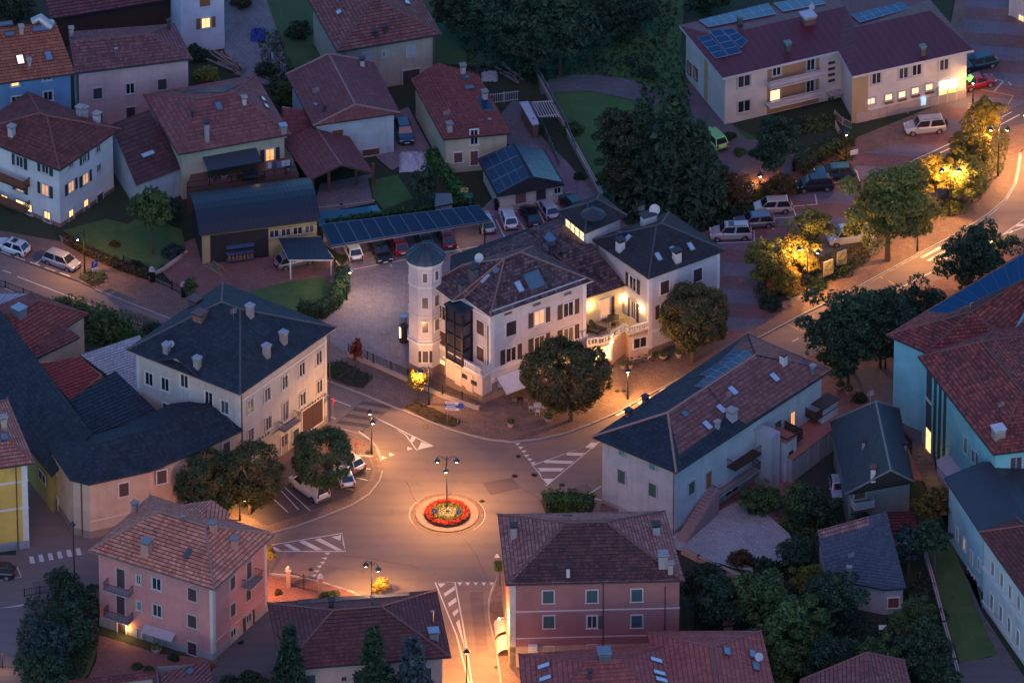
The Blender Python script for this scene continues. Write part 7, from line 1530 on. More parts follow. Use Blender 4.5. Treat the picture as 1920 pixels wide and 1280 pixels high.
# ------------------------------------------------------------------ street lamps
LC = (1, .46, .13)
POLE = plain((.02,.03,.035), .5, .4, name='lamp_post_paint'); SHADE = plain((.02,.055,.075), .4, .4, name='lamp_shade_enamel'); BULB = emis((1,.62,.25), 30, 'bulb_glow')
def street_lamp(label, x, y, hpx, heads, power=900, z0=0.0, col=LC, cat='street lamp', group='black street lamps with bell shades', lit=True, pt=False):
    """x,y foot pixel; hpx visible height in px; heads: list of (angle deg, reach m, drop m)"""
    P = G(x, y, z0); H_ = hpx/14.85; root = empty('street_lamp', P, label, cat, group)
    mb = MB().tube([V((0,0,0)), V((0,0,.5)), V((0,0,.9)), V((0,0,H_))], [.13,.11,.07,.05], 8); mb.lathe(V((0,0,.9)), [(.09,0),(.11,.06),(.07,.14)], 8); mb.lathe(V((0,0,H_-.1)), [(.05,0),(.09,.08),(.02,.3)], 8); mb.build('pole', POLE, root)
    for a, rch, drop in heads:
        d = V((math.cos(R(a)), math.sin(R(a)), 0)); T = V((0,0,H_-.1-drop*.0))
        pts = [V((0,0,H_-.35)), d*rch*.35+V((0,0,H_+.05)), d*rch*.8+V((0,0,H_+.1)), d*rch+V((0,0,H_-.05))] if rch > .1 else [V((0,0,H_-.1)), V((0,0,H_))]
        pts = [p-UPV*drop*(k/3) for k, p in enumerate(pts)] if drop else pts
        arm = MB().tube(pts, .03, 6)
        if rch > .1: arm.tube([d*rch*.2+V((0,0,H_-.3)), d*rch*.55+V((0,0,H_-.15-drop*.5)), d*rch*.45+V((0,0,H_+.02-drop*.4))], .018, 5)
        ao = arm.build('arm', POLE, root); c = pts[-1]
        ao2 = MB().lathe(c+V((0,0,-.42)), [(.34,0),(.33,.05),(.2,.2),(.10,.3),(.07,.42)], 14).build('lamp_shade', SHADE, ao, smooth=False)
        if lit:
            MB().lathe(c+V((0,0,-.62)), [(.03,0),(.17,.06),(.2,.14),(.14,.2)], 10).build('bulb', BULB, ao)
            light('lamp_light', c+V((0,0,-.7)), power/len(heads), col, ao, .12, spot=None if pt else 158)
    return root
street_lamp('three-armed street lamp standing in the flower ring of the roundabout', 838, 955, 96, [(5,1.0,0),(175,1.0,0),(265,1.0,0.5)], 3000)
street_lamp('two-armed street lamp at the zebra crossing corner by the round tree', 697, 850, 74, [(100,.75,-.1),(280,.75,.1)], 1200, .13, pt=True)
street_lamp('single-armed street lamp over the small yellow tree by the villa fence', 804, 758, 68, [(178,.85,0)], 650, .13, pt=True)
street_lamp('slim street lamp on the villa pavement with light just under its top', 1177, 748, 76, [(270,.25,.9)], 1400, .13, pt=True)
street_lamp('two-armed street lamp beside the golden fan-shaped tree', 697, 1125, 70, [(165,.6,0),(345,.7,.3)], 1800, .13)
street_lamp('street lamp on the left street beside the blue parking sign', 159, 512, 78, [(190,.7,.3)], 520, .13)
street_lamp('street lamp hidden in the clipped trees near the white van', 450, 975, 46, [(0,.5,0)], 500, .13)
street_lamp('two-armed street lamp in the lit tree by the notice boards', 1513, 552, 88, [(150,1.0,0),(10,1.1,.2)], 1700, .13, pt=True)
street_lamp('two-armed street lamp in the planted strip by the road bend', 1780, 405, 92, [(170,.9,0),(10,.9,0)], 1700, .13, pt=True)
street_lamp('two-armed street lamp at the top end of the planted strip', 1871, 330, 95, [(175,.9,0),(5,.9,0)], 1700, .13, pt=True)
street_lamp('small post-top lamp at the hedge end near the apartment path', 1586, 318, 75, [(0,0,0)], 300, .13, pt=True)
street_lamp('post-top lamp in front of the pharmacy corner', 1824, 195, 48, [(0,0,0)], 420, .13, pt=True)
street_lamp('low lamp behind the dark parked cars', 1425, 350, 28, [(0,0,0)], 330, 0, pt=True)
street_lamp('street lamp inside the big dark trees by the lower road edge', 1660, 690, 100, [(170,1.4,0),(350,.8,0)], 1500, .13, pt=True)
street_lamp('street lamp rising from the dark tree in front of the solar roof', 1872, 530, 90, [(180,.9,.1)], 700, .13, pt=True)
street_lamp('street lamp on the east road, largely hidden by the large olive tree', 1720, 470, 80, [(270,.9,.1)], 1100, .13)
street_lamp('street lamp beyond the bend at the right edge', 1935, 300, 95, [(180,.9,.1)], 2200, .13)
street_lamp('street lamp beside the south road behind the dark red hip roof', 875, 1320, 95, [(90,.9,.1)], 3500, .0)
street_lamp('thin modern pole with cool unlit head in the courtyard', 650, 562, 60, [(10,.4,0)], 120, .13, (1,.72,.5))
street_lamp('tall unlit pole with a round white head by the white crossing', 140, 1100, 118, [(110,.3,0)], 0, .1, lit=False, cat='street lamp')
light('lamp_light', G(700,500,4.5), 400, (1,.76,.58), None, .3).name = 'courtyard_light'
# lamp under the blue spotlit path at the iron fence bottom left
light('lamp_light', G(5,1230,2.0), 60, (1,.5,.15), None, .2)
# ------------------------------------------------------------------ roundabout
rc = G(838.5, 964, 0); ro = empty('roundabout_island', rc, 'round raised island with red and yellow flower rings in the middle of the junction', 'traffic island')
def disc(r0, r1, z0, z1, mat, nm, n=48):
    mb = MB()
    for k in range(n):
        a, b = 2*math.pi*k/n, 2*math.pi*(k+1)/n; p = lambda r_, t_, z_: V((r_*math.cos(t_), r_*math.sin(t_), z_))
        mb.quad(p(r0,a,z1), p(r1,a,z0), p(r1,b,z0), p(r0,b,z1))
    return mb.build(nm, mat, ro)
disc(3.25, 3.86, .02, .016, PORF, 'sett_apron'); disc(2.35, 3.25, .10, .022, plain((.22,.15,.13), .8, name='concrete_apron'), 'concrete_apron')
MB().prism([(2.35*math.cos(6.2832*k/48), 2.35*math.sin(6.2832*k/48)) for k in range(48)], 0, .22).build('soil', EARTH, ro)
def ringplants(r0, r1, N, ls, h, mat, nm, z=.22):
    global rng; rng = np.random.default_rng(int(r0*100)); r_ = np.sqrt(rng.uniform(r0*r0, r1*r1, N)); a = rng.uniform(0, 6.2832, N)
    c = np.stack([r_*np.cos(a), r_*np.sin(a), z+rng.uniform(.1, 1, N)*h*(1+.25*np.sin(a*23))], 1); me = leafmesh(nm, c, np.tile([0,0,1.0],(N,1)), ls, .7); me.materials.append(mat)
    o = bpy.data.objects.new(nm, me); sc.collection.objects.link(o); o.parent = ro
ringplants(1.75, 2.28, 2600, .09, .28, leaf((.4,.02,.03),(.65,.05,.04),(.08,.1,.03),.2), 'red_flowers')
ringplants(1.05, 1.5, 1100, .09, .26, leaf((.12,.13,.03),(.3,.26,.05),(.06,.09,.03),.4), 'yellow_flowers')
ringplants(.2, .95, 900, .08, .24, leaf((.35,.33,.25),(.55,.5,.4),(.12,.15,.05),.3), 'white_flowers')
ringplants(.2, 2.25, 1500, .08, .12, L_MID, 'low_greenery')
# ------------------------------------------------------------------ signs
BLUE = plain((.02,.07,.35), .4, name='sign_blue'); SWHITE = plain((.6,.6,.6), .5, name='sign_white'); SRED = plain((.5,.03,.03), .5, name='sign_red')
def textmesh(name, txt, size, mat, parent, loc, rz, ex=.008):
    cu = bpy.data.curves.new(name, 'FONT'); cu.body = txt; cu.size = size; cu.extrude = ex; cu.align_x = 'CENTER'; cu.align_y = 'CENTER'
    o = bpy.data.objects.new(name, cu); sc.collection.objects.link(o); bpy.context.view_layer.update()
    me = bpy.data.meshes.new_from_object(o.evaluated_get(bpy.context.evaluated_depsgraph_get())); bpy.data.objects.remove(o)
    me.materials.append(mat); ob = bpy.data.objects.new(name, me); sc.collection.objects.link(ob); ob.parent = parent; ob.location = loc; ob.rotation_euler = (R(90), 0, rz); return ob
def round_sign(label, x, y, h, face, rz=0, r=.3, z0=.13, sq=False, txt=None, name='road_sign', wh=(.5,.5), tri_=False):
    P = G(x, y, z0); root = empty(name, P, label, 'road sign', rz=rz); MB().tube([V((0,.04,0)), V((0,.04,h+.25))], .03, 6).build('pole', ZINC, root)
    mb = MB(); i = 0; n = 3 if tri_ else (4 if sq else 20)
    if sq: mb.abox(-wh[0]/2, -.03, h-wh[1]/2, wh[0]/2, 0, h+wh[1]/2)
    else:
        pts = [(math.cos(2*math.pi*k/n+(math.pi/2 if tri_ else 0))*r, math.sin(2*math.pi*k/n+(math.pi/2 if tri_ else 0))*r) for k in range(n)]
        for k in range(n): a, b = pts[k], pts[(k+1) % n]; mb.quad(V((0,-.03,h)), V((b[0],-.03,h+b[1])), V((a[0],-.03,h+a[1]))); mb.quad(V((a[0],-.03,h+a[1])), V((b[0],-.03,h+b[1])), V((b[0],0,h+b[1])), V((a[0],0,h+a[1]))); mb.quad(V((0,0,h)), V((a[0],0,h+a[1])), V((b[0],0,h+b[1])))
    o = mb.build('sign_plate', face, root)
    if txt: textmesh('lettering', txt, r*1.4 if not sq else min(wh)*1.0, SWHITE, o, (0,-.045,h), 0)
    return root
s_p = round_sign('blue parking sign with white panel below, in the small planted square', 178, 532, 2.5, BLUE, R(35), sq=True, wh=(.75,.8), txt='P')
MB().abox(-.35,-.03,1.65,.35,0,1.95).build('sub_plate', SWHITE, s_p)
round_sign('blue round arrow sign on the left side of the roundabout island', 815, 972, 1.0, BLUE, R(-20), r=.28, z0=.2, txt='\u2199'); round_sign('blue round arrow sign on the right side of the roundabout island', 860, 974, 1.0, BLUE, R(25), r=.28, z0=.2, txt='\u2197')
round_sign('red triangular sign seen nearly edge-on at the cooperative building corner', 625, 800, 3.2, SRED, R(75), tri_=True, r=.6)
round_sign('round blue roundabout sign with white arrows left of the coral house', 934, 1090, 1.9, BLUE, R(-10), r=.32, txt='\u21bb'); round_sign('small blue sign beside the roundabout sign at the coral house', 941, 1093, 1.7, BLUE, R(10), r=.22); round_sign('white triangular give-way sign above the blue sign by the coral house', 932, 1086, 2.9, SWHITE, 0, tri_=True, r=.35)
round_sign('red round no-entry sign at the left end of the planted island', 1442, 570, 2.4, SRED, R(10), r=.3); round_sign('grey sign board on a post by the plaza kerb', 1601, 312, 1.8, SWHITE, R(20), sq=True, wh=(.85,.6))
round_sign('small warning triangle on the pavement beside the round tree', 668, 856, 1.6, SRED, R(40), tri_=True, r=.3)
# direction board by the villa
P = G(848, 794, .13); db = empty('direction_sign', P, 'three-plate white and blue direction board on two posts in front of the villa fence', 'direction sign', rz=R(-12))
for xx in (-.55, .55): MB().tube([V((xx,.05,0)), V((xx,.05,2.75))], .035, 6).build('post', ZINC, db)
for k, (zz, m_, tx) in enumerate(((2.55, SWHITE, None), (2.2, BLUE, None), (1.85, SWHITE, None))):
    pl = MB().abox(-.75,-.03,zz-.15,.75,.01,zz+.15).build('sign_plate', m_, db); 
    mb = MB().abox(-.6,-.045,zz-.04,.35,-.03,zz+.05); mb.build('arrow_stripe', SWHITE if m_ is BLUE else BLUE, pl)
mb = MB(); mb.lathe(V((0,0,0)), [(.33,0),(.33,.04)], 18); o = mb.build('round_plate', BLUE, db); o.location = (.95,-.05,2.45); o.rotation_euler = (R(90),0,0)
MB().tube([V((.95,.03,0)), V((.95,.03,2.7))], .035, 6).build('post', ZINC, db)
# notice boards
def board(label, x, y, w_, h_, rz):
    P = G(x, y, .13); root = empty('notice_board', P, label, 'notice board', 'glazed notice boards by the planted island', rz)
    for xx in (-w_/2, w_/2): MB().tube([V((xx,0,0)), V((xx,0,2.9))], .06, 6).build('post', IRON, root)
    b = MB().abox(-w_/2,-.06,1.0,w_/2,.06,2.8).build('frame', plain((.35,.35,.35), name='grey_frame'), root)
    m, nt, bs = newmat('printed_map'); tc = nd(nt, 'ShaderNodeTexCoord').outputs['Object']; nt.links.new(mixc(nt, ramp(nt, noise(nt, tc, 3.5, 5), .45, .6), (.45,.36,.12), (.12,.13,.1)), bs.inputs['Base Color'])
    MB().abox(-w_/2+.1,-.08,1.1,w_/2-.1,-.06,2.7).build('poster', m, b)
board('glazed notice board nearer the two-armed lamp', 1552, 530, 1.35, 1.8, R(35)); board('glazed notice board further right, beside the low planting', 1577, 512, 1.35, 1.8, R(35))
# ------------------------------------------------------------------ fences, walls
def fence(label, pts, h, z0=.0, step=.22, wall=0, mat=None, name='fence', cat='fence', r=.022, posts=2.4, panel=None):
    o0 = G(*pts[0], 0); root = empty(name, V((o0.x, o0.y, 0)), label, cat); rb = MB(); pb = MB(); wb = MB(); pn = MB(); O = V((o0.x, o0.y, 0))
    for k in range(len(pts)-1):
        a, b = G(*pts[k], z0)-O, G(*pts[k+1], z0)-O; L = (b-a).length; t = (b-a).normalized(); n = V((t.y,-t.x,0))
        if wall: wb.box((a+b)/2+UPV*wall/2, t, n, L+.2, .28, wall); wb.box((a+b)/2+UPV*(wall+.03), t, n, L+.25, .36, .07)
        if panel: pn.box((a+b)/2+UPV*(wall+h*.5), t, n, L, .04, h*.95)
        else:
            for zz in (.12, .88): rb.box((a+b)/2+UPV*(wall+h*zz), t, n, L, .04, .04)
            for q in range(int(L/step)+1): p = a+t*(q*step); rb.box(p+UPV*(wall+h/2), t, n, r, r, h)
        for q in range(int(L/posts)+1): p = a+t*(q*posts); pb.box(p+UPV*(wall+h*.52), t, n, .09, .09, h*1.06)
    if rb.v: rb.build('railing', mat or IRON, root)
    pb.build('post', mat or IRON, root)
    if panel: pn.build('panel', panel, root)
    if wb.v: wb.build('base_wall', plain((.38,.3,.26), name='low_wall_stone'), root)
    return root
fence('black iron fence on a pale low wall between villa courtyard and pavement', [(654,668),(700,686),(765,715),(830,745),(897,768)], 1.1, .13, wall=.45, step=.2)
fence('black railing at the left edge between the street and the greenhouse', [(-40,530),(10,540),(60,560),(130,592)], .9, 0, step=.2)
fence('low stone wall along the pavement under the left lawn hedge', [(115,452),(150,470),(230,502),(240,506)], .35, .13, wall=.6, posts=9)
fence('dark wire fence continuing the wall towards the forecourt gate', [(232,500),(258,511),(284,524)], 1.1, .13, wall=.3, posts=1.4)
fence('sliding dark gate across the reddish forecourt', [(290,528),(345,553),(352,557)], 1.1, .13, step=.18, name='gate', cat='gate')
fence('iron gate with scrollwork between pillars by the junction', [(541,1098),(570,1106),(598,1112)], 1.9, .12, step=.16, name='gate', cat='gate')
fence('long white-topped garden wall running down the park edge', [(1010,150),(1040,205),(1075,275),(1128,372)], .15, 0, wall=.7, posts=60)
fence('pale green mesh screen beside the long park wall', [(1000,130),(1028,180),(1060,240),(1080,290)], 1.3, 0, posts=1.8, panel=plain((.10,.2,.2), .6, name='green_mesh'), mat=plain((.2,.3,.3), name='green_post'))
fence('inner green mesh screen of the narrow garden', [(1016,240),(1036,285),(1048,315)], 1.0, 0, posts=1.8, panel=plain((.08,.15,.15), .6, name='green_mesh'), mat=plain((.2,.3,.3), name='green_post'))
fence('white arched sliding gate beside the shed', [(916,195),(945,192),(973,188)], 1.3, .1, step=.25, mat=plain((.55,.55,.57), name='white_metal'), name='gate', cat='gate', r=.035)
fence('weathered long garden wall between cottage garden and lawn', [(1735,1050),(1752,1110),(1770,1180),(1790,1250),(1800,1290)], .1, 0, wall=1.0, posts=60)
fence('iron fence at the bottom left corner', [(-20,1248),(5,1252),(42,1254)], 1.8, .12, step=.3)
fence('iron railing above the dark garden beside the west road', [(46,1118),(75,1113),(100,1110)], 1.0, .12, step=.25)
fence('timber stair rail and fence at the apartment block door', [(1565,222),(1580,235),(1597,243)], 1.0, 0, step=.2, mat=plain((.38,.3,.3), name='pale_wood'))
fence('pale wooden slat fence at the path end below the apartment block', [(1567,240),(1572,252),(1583,268)], .9, 0, step=.15, mat=plain((.45,.32,.3), name='pale_wood'))
fence('concrete retaining wall at the lower edge of the grey yard', [(1280,1040),(1310,1055),(1350,1075),(1385,1090)], .1, 0, wall=.9, posts=60)
fence('pale stone edging around the left lawn towards the forecourt', [(282,520),(310,505),(350,475)], .05, .1, wall=.25, posts=60)
fence('pool edge rail beside the timber canopy terrace', [(598,392),(640,388),(700,380)], .1, 0, wall=.25, posts=60)
for x, y, l in ((541,1100,'left stone gate pillar with globe, by the junction'),(601,1114,'right stone gate pillar with globe, beside the fan palm'),(344,556,'dark gate post at the forecourt entrance, by the small street tree'),(285,528,'dark round gate post at the left of the forecourt gate')):
    P = G(x, y, .12); g_ = empty('gate_pillar', P, l, 'gate pillar'); hh_ = 2.1 if x > 500 else 1.4
    MB().abox(-.22,-.22,0,.22,.22,hh_).build('shaft', plain((.3,.2,.17), name='pillar_stone') if x > 500 else IRON, g_); MB().abox(-.3,-.3,hh_,.3,.3,hh_+.12).lathe(V((0,0,hh_+.12)), [(.1,0),(.2,.15),(.2,.25),(.05,.4)], 10).build('cap', plain((.45,.4,.38), name='cap_stone'), g_)
# pool
pool = MB(); pool.quad(*[G(x,y,.2) for x,y in ((597,425),(700,412),(716,398),(706,384),(652,392),(598,395))]); po_ = pool.build('swimming_pool', plain((.05,.2,.26), .15, name='pool_cover')); tag(po_, 'turquoise covered pool strip behind the solar carport', 'pool')
# ------------------------------------------------------------------ furniture outside
WF = plain((.6,.57,.55), .5, name='white_furniture')
def table(label, P, mat, r=.4, h=.72):
    root = empty('garden_table', P, label, 'table'); MB().abox(-r,-r,h-.04,r,r,h).build('table_top', mat, root)
    for a in (-1, 1):
        for b in (-1, 1): MB().tube([V((a*r*.85,b*r*.85,0)), V((a*r*.8,b*r*.8,h-.04))], .025, 5).build('leg', mat, root)
    return root
def chair(label, P, rz, mat, group):
    root = empty('garden_chair', P, label, 'chair', group, rz); MB().abox(-.22,-.22,.42,.22,.22,.46).build('seat', mat, root); b = MB()
    for k in range(5): b.box(V((-.18+.09*k,.22,.66)), (1,0,0), (0,1,0), .03, .03, .42)
    b.box(V((0,.22,.88)), (1,0,0), (0,1,0), .44, .04, .06); b.build('backrest', mat, root)
    for sx in (-1, 1):
        for sy in (-1, 1): MB().tube([V((sx*.2,sy*.2,0)), V((sx*.19,sy*.19,.43))], .02, 5).build('leg', mat, root)
    return root
gch = 'white chairs around the pavement table'
P = G(1008, 770, .13); table('white square table on the pavement beside the large chestnut', P, WF, .42)
for a, l in ((0,'white chair behind the pavement table'),(90,'white chair left of the pavement table'),(180,'white chair in front of the pavement table'),(270,'white chair right of the pavement table')):
    chair(l, P+V((math.sin(R(-a))*.7, math.cos(R(a))*.7, 0)), R(a), WF, gch)
WK = plain((.35,.22,.1), .6, name='wicker')
P = G(975, 757, .13); table('small dark cafe table near the villa shop front', P, IRON, .3)
for dx, l in ((-.6,'wicker chair left of the dark cafe table'),(.6,'wicker chair right of the dark cafe table')): chair(l, P+V((dx,.1,0)), R(90 if dx < 0 else -90), WK, 'wicker chairs at the cafe table')
P = G(1150, 606, 3.62); table('dark round-cornered table on the lit villa terrace', P, IRON, .6)
for dx, dy, a, l in ((-.9,0,90,'dark chair left of the terrace table'),(.9,0,-90,'dark chair right of the terrace table'),(0,.9,0,'dark chair behind the terrace table'),(0,-.9,180,'dark chair in front of the terrace table')): chair(l, P+V((dx,dy,0)), R(a), IRON, 'dark chairs on the villa terrace')
def lounger(label, P, rz):
    root = empty('sun_lounger', P, label, 'sun lounger', 'dark sun loungers on the villa terrace', rz); MB().abox(-.3,-.9,.3,.3,.4,.36).build('seat', IRON, root); MB().box(V((0,.75,.55)), (1,0,0), V((0,.8,.6)), .6, .8, .05, u=V((0,-.6,.8))).build('backrest', IRON, root)
    for sx in (-1, 1):
        for sy in (-.8, .35): MB().tube([V((sx*.27,sy,0)), V((sx*.27,sy,.32))], .02, 5).build('leg', IRON, root)
lounger('dark lounger at the left end of the lit villa terrace', G(1110, 622, 3.62), R(60)); lounger('dark lounger nearer the terrace table', G(1122, 618, 3.62), R(60))
P = G(1122, 596, 3.62); um = empty('parasol', P, 'closed dark parasol on the lit villa terrace', 'parasol'); MB().tube([V((0,0,0)),V((0,0,2.4))], .03, 6).build('pole', IRON, um); MB().lathe(V((0,0,.9)), [(.1,0),(.16,.5),(.1,1.1),(.03,1.5)], 8).build('canopy', plain((.06,.045,.04), name='parasol_cloth'), um); MB().lathe(V((0,0,0)), [(.3,0),(.3,.08)], 12).build('base', IRON, um)
def planter(label, x, y, r=.45, h=.5, mat=None, plant=None, z0=.13, group=None):
    P = G(x, y, z0); root = empty('planter', P, label, 'planter', group); MB().lathe(V((0,0,0)), [(r*.65,0),(r*.95,h*.7),(r,h),(r*.9,h)], 12).build('pot', mat or plain((.45,.3,.26), name='terracotta'), root)
    global rng; rng = np.random.default_rng(int(x)); d = sph(350); d[:,2] = np.abs(d[:,2]); me = leafmesh('plant', d*r*rng.uniform(.6,1.1,(350,1))+np.array([0,0,h]), d, .08, .8); me.materials.append(plant or L_MID); o = bpy.data.objects.new('plant', me); sc.collection.objects.link(o); o.parent = root
for x, y, r_, l in ((958,799,.42,'round planter on the pavement edge below the villa shop, leftmost'),(1029,789,.55,'large round planter on the pavement in front of the white table'),(1167,690,.35,'blue-grey pot with leafy plant beside the villa wall'),(1243,672,.5,'stacked terracotta planter under the clipped chestnut'),(1273,668,.45,'shallow planter at the trunk of the clipped chestnut'),(293,1222,.55,'white bowl planter with palm in front of the salmon pink house'),(1182,690,.25,'small dark pot at the bicycle rack'),(1592,738,.5,'long planter on the farmhouse terrace edge')):
    planter(l, x, y, r_)
# bicycles
def bike(label, x, y, rz, z0=.13, grp='bicycles at the villa rack'):
    P = G(x, y, z0); root = empty('bicycle', P, label, 'bicycle', grp, R(rz)); m = plain((.3,.3,.32), .4, .6, name='bike_metal')
    for sx in (-.5, .5):
        mb = MB(); n = 16; mb.tube([V((sx+.33*math.cos(6.2832*k/n),0,.33+.33*math.sin(6.2832*k/n))) for k in range(n+1)], .022, 5); 
        for k in range(6): mb.tube([V((sx,0,.33)), V((sx+.31*math.cos(k*1.047),0,.33+.31*math.sin(k*1.047)))], .006, 3)
        mb.build('wheel', IRON, root)
    f = MB()
    for a, b in (((-.5,.33),(-.1,.3)),((-.1,.3),(-.2,.85)),((-.1,.3),(.38,.75)),((-.18,.75),(.36,.8)),((-.5,.33),(-.18,.75)),((.5,.33),(.34,.95))): f.tube([V((a[0],0,a[1])), V((b[0],0,b[1]))], .022, 5)
    f.build('frame', m, root); MB().tube([V((.34,-.25,.98)),V((.34,.25,.98))], .018, 5).build('handlebar', m, root); MB().abox(-.32,-.07,.85,-.08,.07,.92).build('saddle', IRON, root)
bike('bicycle at the left end of the rack by the villa wall', 1188, 684, 10); bike('bicycle in the middle of the rack by the villa wall', 1201, 681, 30); bike('bicycle nearest the potted shrub at the villa rack', 1215, 678, 15)
bike('bicycle parked under the large olive tree', 1637, 480, 35, grp=None)
rk = empty('bicycle_rack', G(1204,674,.13), 'pale tubular bicycle rack against the villa wall', 'bicycle rack'); MB().tube([V((-.9,-.3,0)),V((-.9,-.3,.9)),V((.7,.5,.9)),V((.7,.5,0))], .03, 6).build('frame', SWHITE, rk)
# cable/wood pile, tarps, bins
def pile(label, x, y, n, L, mat, z0=.1):
    root = empty('log_pile', G(x, y, z0), label, 'log pile'); mb = MB(); random.seed(3)
    for k in range(n): a = R(-50+random.uniform(-14,14)); p = V((random.uniform(-1,1), random.uniform(-1,1), .12+.2*(k//5))); d = V((math.cos(a), math.sin(a), 0))*L/2; mb.tube([p-d, p+d], .1, 6)
    o = mb.build('logs', mat, root); return root
pile('heap of grey timber beside the top courtyard', 425, 122, 16, 3.6, plain((.2,.15,.13), name='old_wood'))
def tarp(label, x, y, sx_, sy_, h, mat, z0=.1, name='covered_pile', cat='covered pile'):
    mb = MB(); n = 14; random.seed(int(x)); g = [[None]*(n+1) for _ in range(n+1)]; P = G(x, y, z0)
    for a in range(n+1):
        for b in range(n+1):
            u_, v_ = a/n*2-1, b/n*2-1; e = max(0, 1-max(abs(u_), abs(v_))**3); g[a][b] = V((u_*sx_+random.uniform(-.05,.05), v_*sy_+random.uniform(-.05,.05), h*e*(.75+random.uniform(-.25,.25))))
    for a in range(n):
        for b in range(n): mb.quad(g[a][b], g[a+1][b], g[a+1][b+1], g[a][b+1])
    o = mb.build(name, mat); o.location = P; return tag(o, label, cat)
tarp('heap of whitish crumpled plastic sheeting beside the white gabled house', 775, 305, 1.5, 2.0, 1.0, plain((.4,.38,.42), .5, name='plastic_sheet'))
tarp('bright blue crumpled tarpaulin in the top courtyard', 484, 68, .8, 1.2, .9, plain((.012,.03,.22), .6, name='blue_tarp')); tarp('grey covered heap near the arched gate', 918, 145, .9, .9, .7, plain((.3,.32,.34), .6, name='grey_sheet'))
def bin_(label, x, y, mat, lid, z0=.1):
    root = empty('waste_bin', G(x, y, z0), label, 'waste bin'); MB().prism([(-.35,-.35),(.35,-.35),(.4,.4),(-.4,.4)], 0, 1.0).build('body', mat, root); MB().abox(-.45,-.45,1.0,.45,.45,1.08).build('lid', lid, root)
bin_('yellow-lidded bin at the hedge corner', 870, 372, plain((.3,.28,.1), name='yellow_plastic'), plain((.5,.42,.1), name='yellow_plastic')); bin_('green bin at the hedge corner', 878, 382, plain((.02,.15,.08), name='green_plastic'), plain((.03,.2,.1), name='green_plastic')); bin_('dark bin beside the solar-roofed garage', 934, 392, IRON, IRON)
kb = empty('kiosk', G(757,640,.13), 'dark round display cabinet with lit golden emblem beside the villa tower', 'display cabinet'); MB().lathe(V((0,0,0)), [(.45,0),(.45,2.1),(.3,2.2)], 14).build('body', plain((.05,.02,.02), name='dark_red_metal'), kb); MB().box(V((-.38,-.28,1.3)), V((.6,-.8,0)), V((.8,.6,0)), .14, .05, 1.2).build('lit_emblem', emis((1,.6,.15), 8, 'emblem_glow'), kb); MB().lathe(V((0,0.5,0)), [(.35,0),(.35,2.8),(.4,2.9)], 14).build('tank', ZINC, kb)
# washing lines, ladders and other garden clutter
def line_(label, a, b, h, n, z0=.1):
    A, B = G(*a, z0), G(*b, z0); root = empty('clothes_line', A, label, 'clothes line'); O = A; pb = MB(); pb.tube([V((0,0,0)), V((0,0,h))], .04, 5); pb.tube([B-O, B-O+UPV*h], .04, 5); pb.build('post', ZINC, root)
    MB().tube([V((0,0,h)), (B-O)/2+UPV*(h-.12), B-O+UPV*h], .008, 3).build('line', SWHITE, root); t = (B-A).normalized()
    for k in range(n): c = (B-O)*((k+.7)/(n+.6)); MB().box(c+UPV*(h-.45), t, V((t.y,-t.x,0)), .45, .02, .7).build('laundry', plain(((.4,.4,.45),(.3,.08,.08),(.1,.15,.3),(.45,.42,.35))[k % 4], .8, name='cloth'), root)
line_('clothes line with laundry on the terrace of the pale yellow house', (500,330), (548,323), 1.7, 5, 3.0)
line_('clothes line in the dark garden behind the white gabled house', (505,120), (535,150), 1.8, 3)
planter('stone trough with greenery on the farmhouse terrace', 1575, 728, .5, .4)
for x, y, l in ((1655,1186,'white garden table with round top in the dark garden below the cottage'),): table(l, G(x, y, .15), WF, .4)
chair('white garden chair beside the round garden table below the cottage', G(1612+60, 1190, .15), R(90), WF, None)
pile('stack of boards by the forecourt wall', 395, 500, 8, 2.4, plain((.22,.15,.1), name='old_wood'))
pile('loose beams on the ground by the arched gate', 950, 140, 7, 3.0, plain((.16,.13,.12), name='old_wood'))
# ------------------------------------------------------------------ vehicles
TYRE = plain((.015,.015,.015), .9, name='tyre_rubber'); RIM = plain((.35,.35,.37), .35, .7, name='alloy'); HL = plain((.6,.6,.6), .15, name='headlight_lens'); TL = plain((.35,.01,.01), .25, name='tail_light_lens'); BUMP = plain((.02,.02,.022), .7, name='black_plastic')
TYPES = {  # length, width, height, profile: body (x,z) top line, cabin base x0,x1, roof x0,x1
 'hatch': (3.95, 1.68, 1.47, .82, (.92, 3.72), (1.55, 3.25), .98), 'wagon': (4.4, 1.75, 1.5, .82, (1.05, 4.2), (1.75, 3.75), .98), 'suv': (4.5, 1.82, 1.78, .98, (1.05, 4.38), (1.6, 4.1), 1.1), 'van': (4.9, 1.9, 1.95, 1.05, (.75, 4.86), (1.45, 4.78), 1.2), 'mpv': (4.1, 1.7, 1.62, .88, (.7, 3.95), (1.4, 3.6), 1.02)}
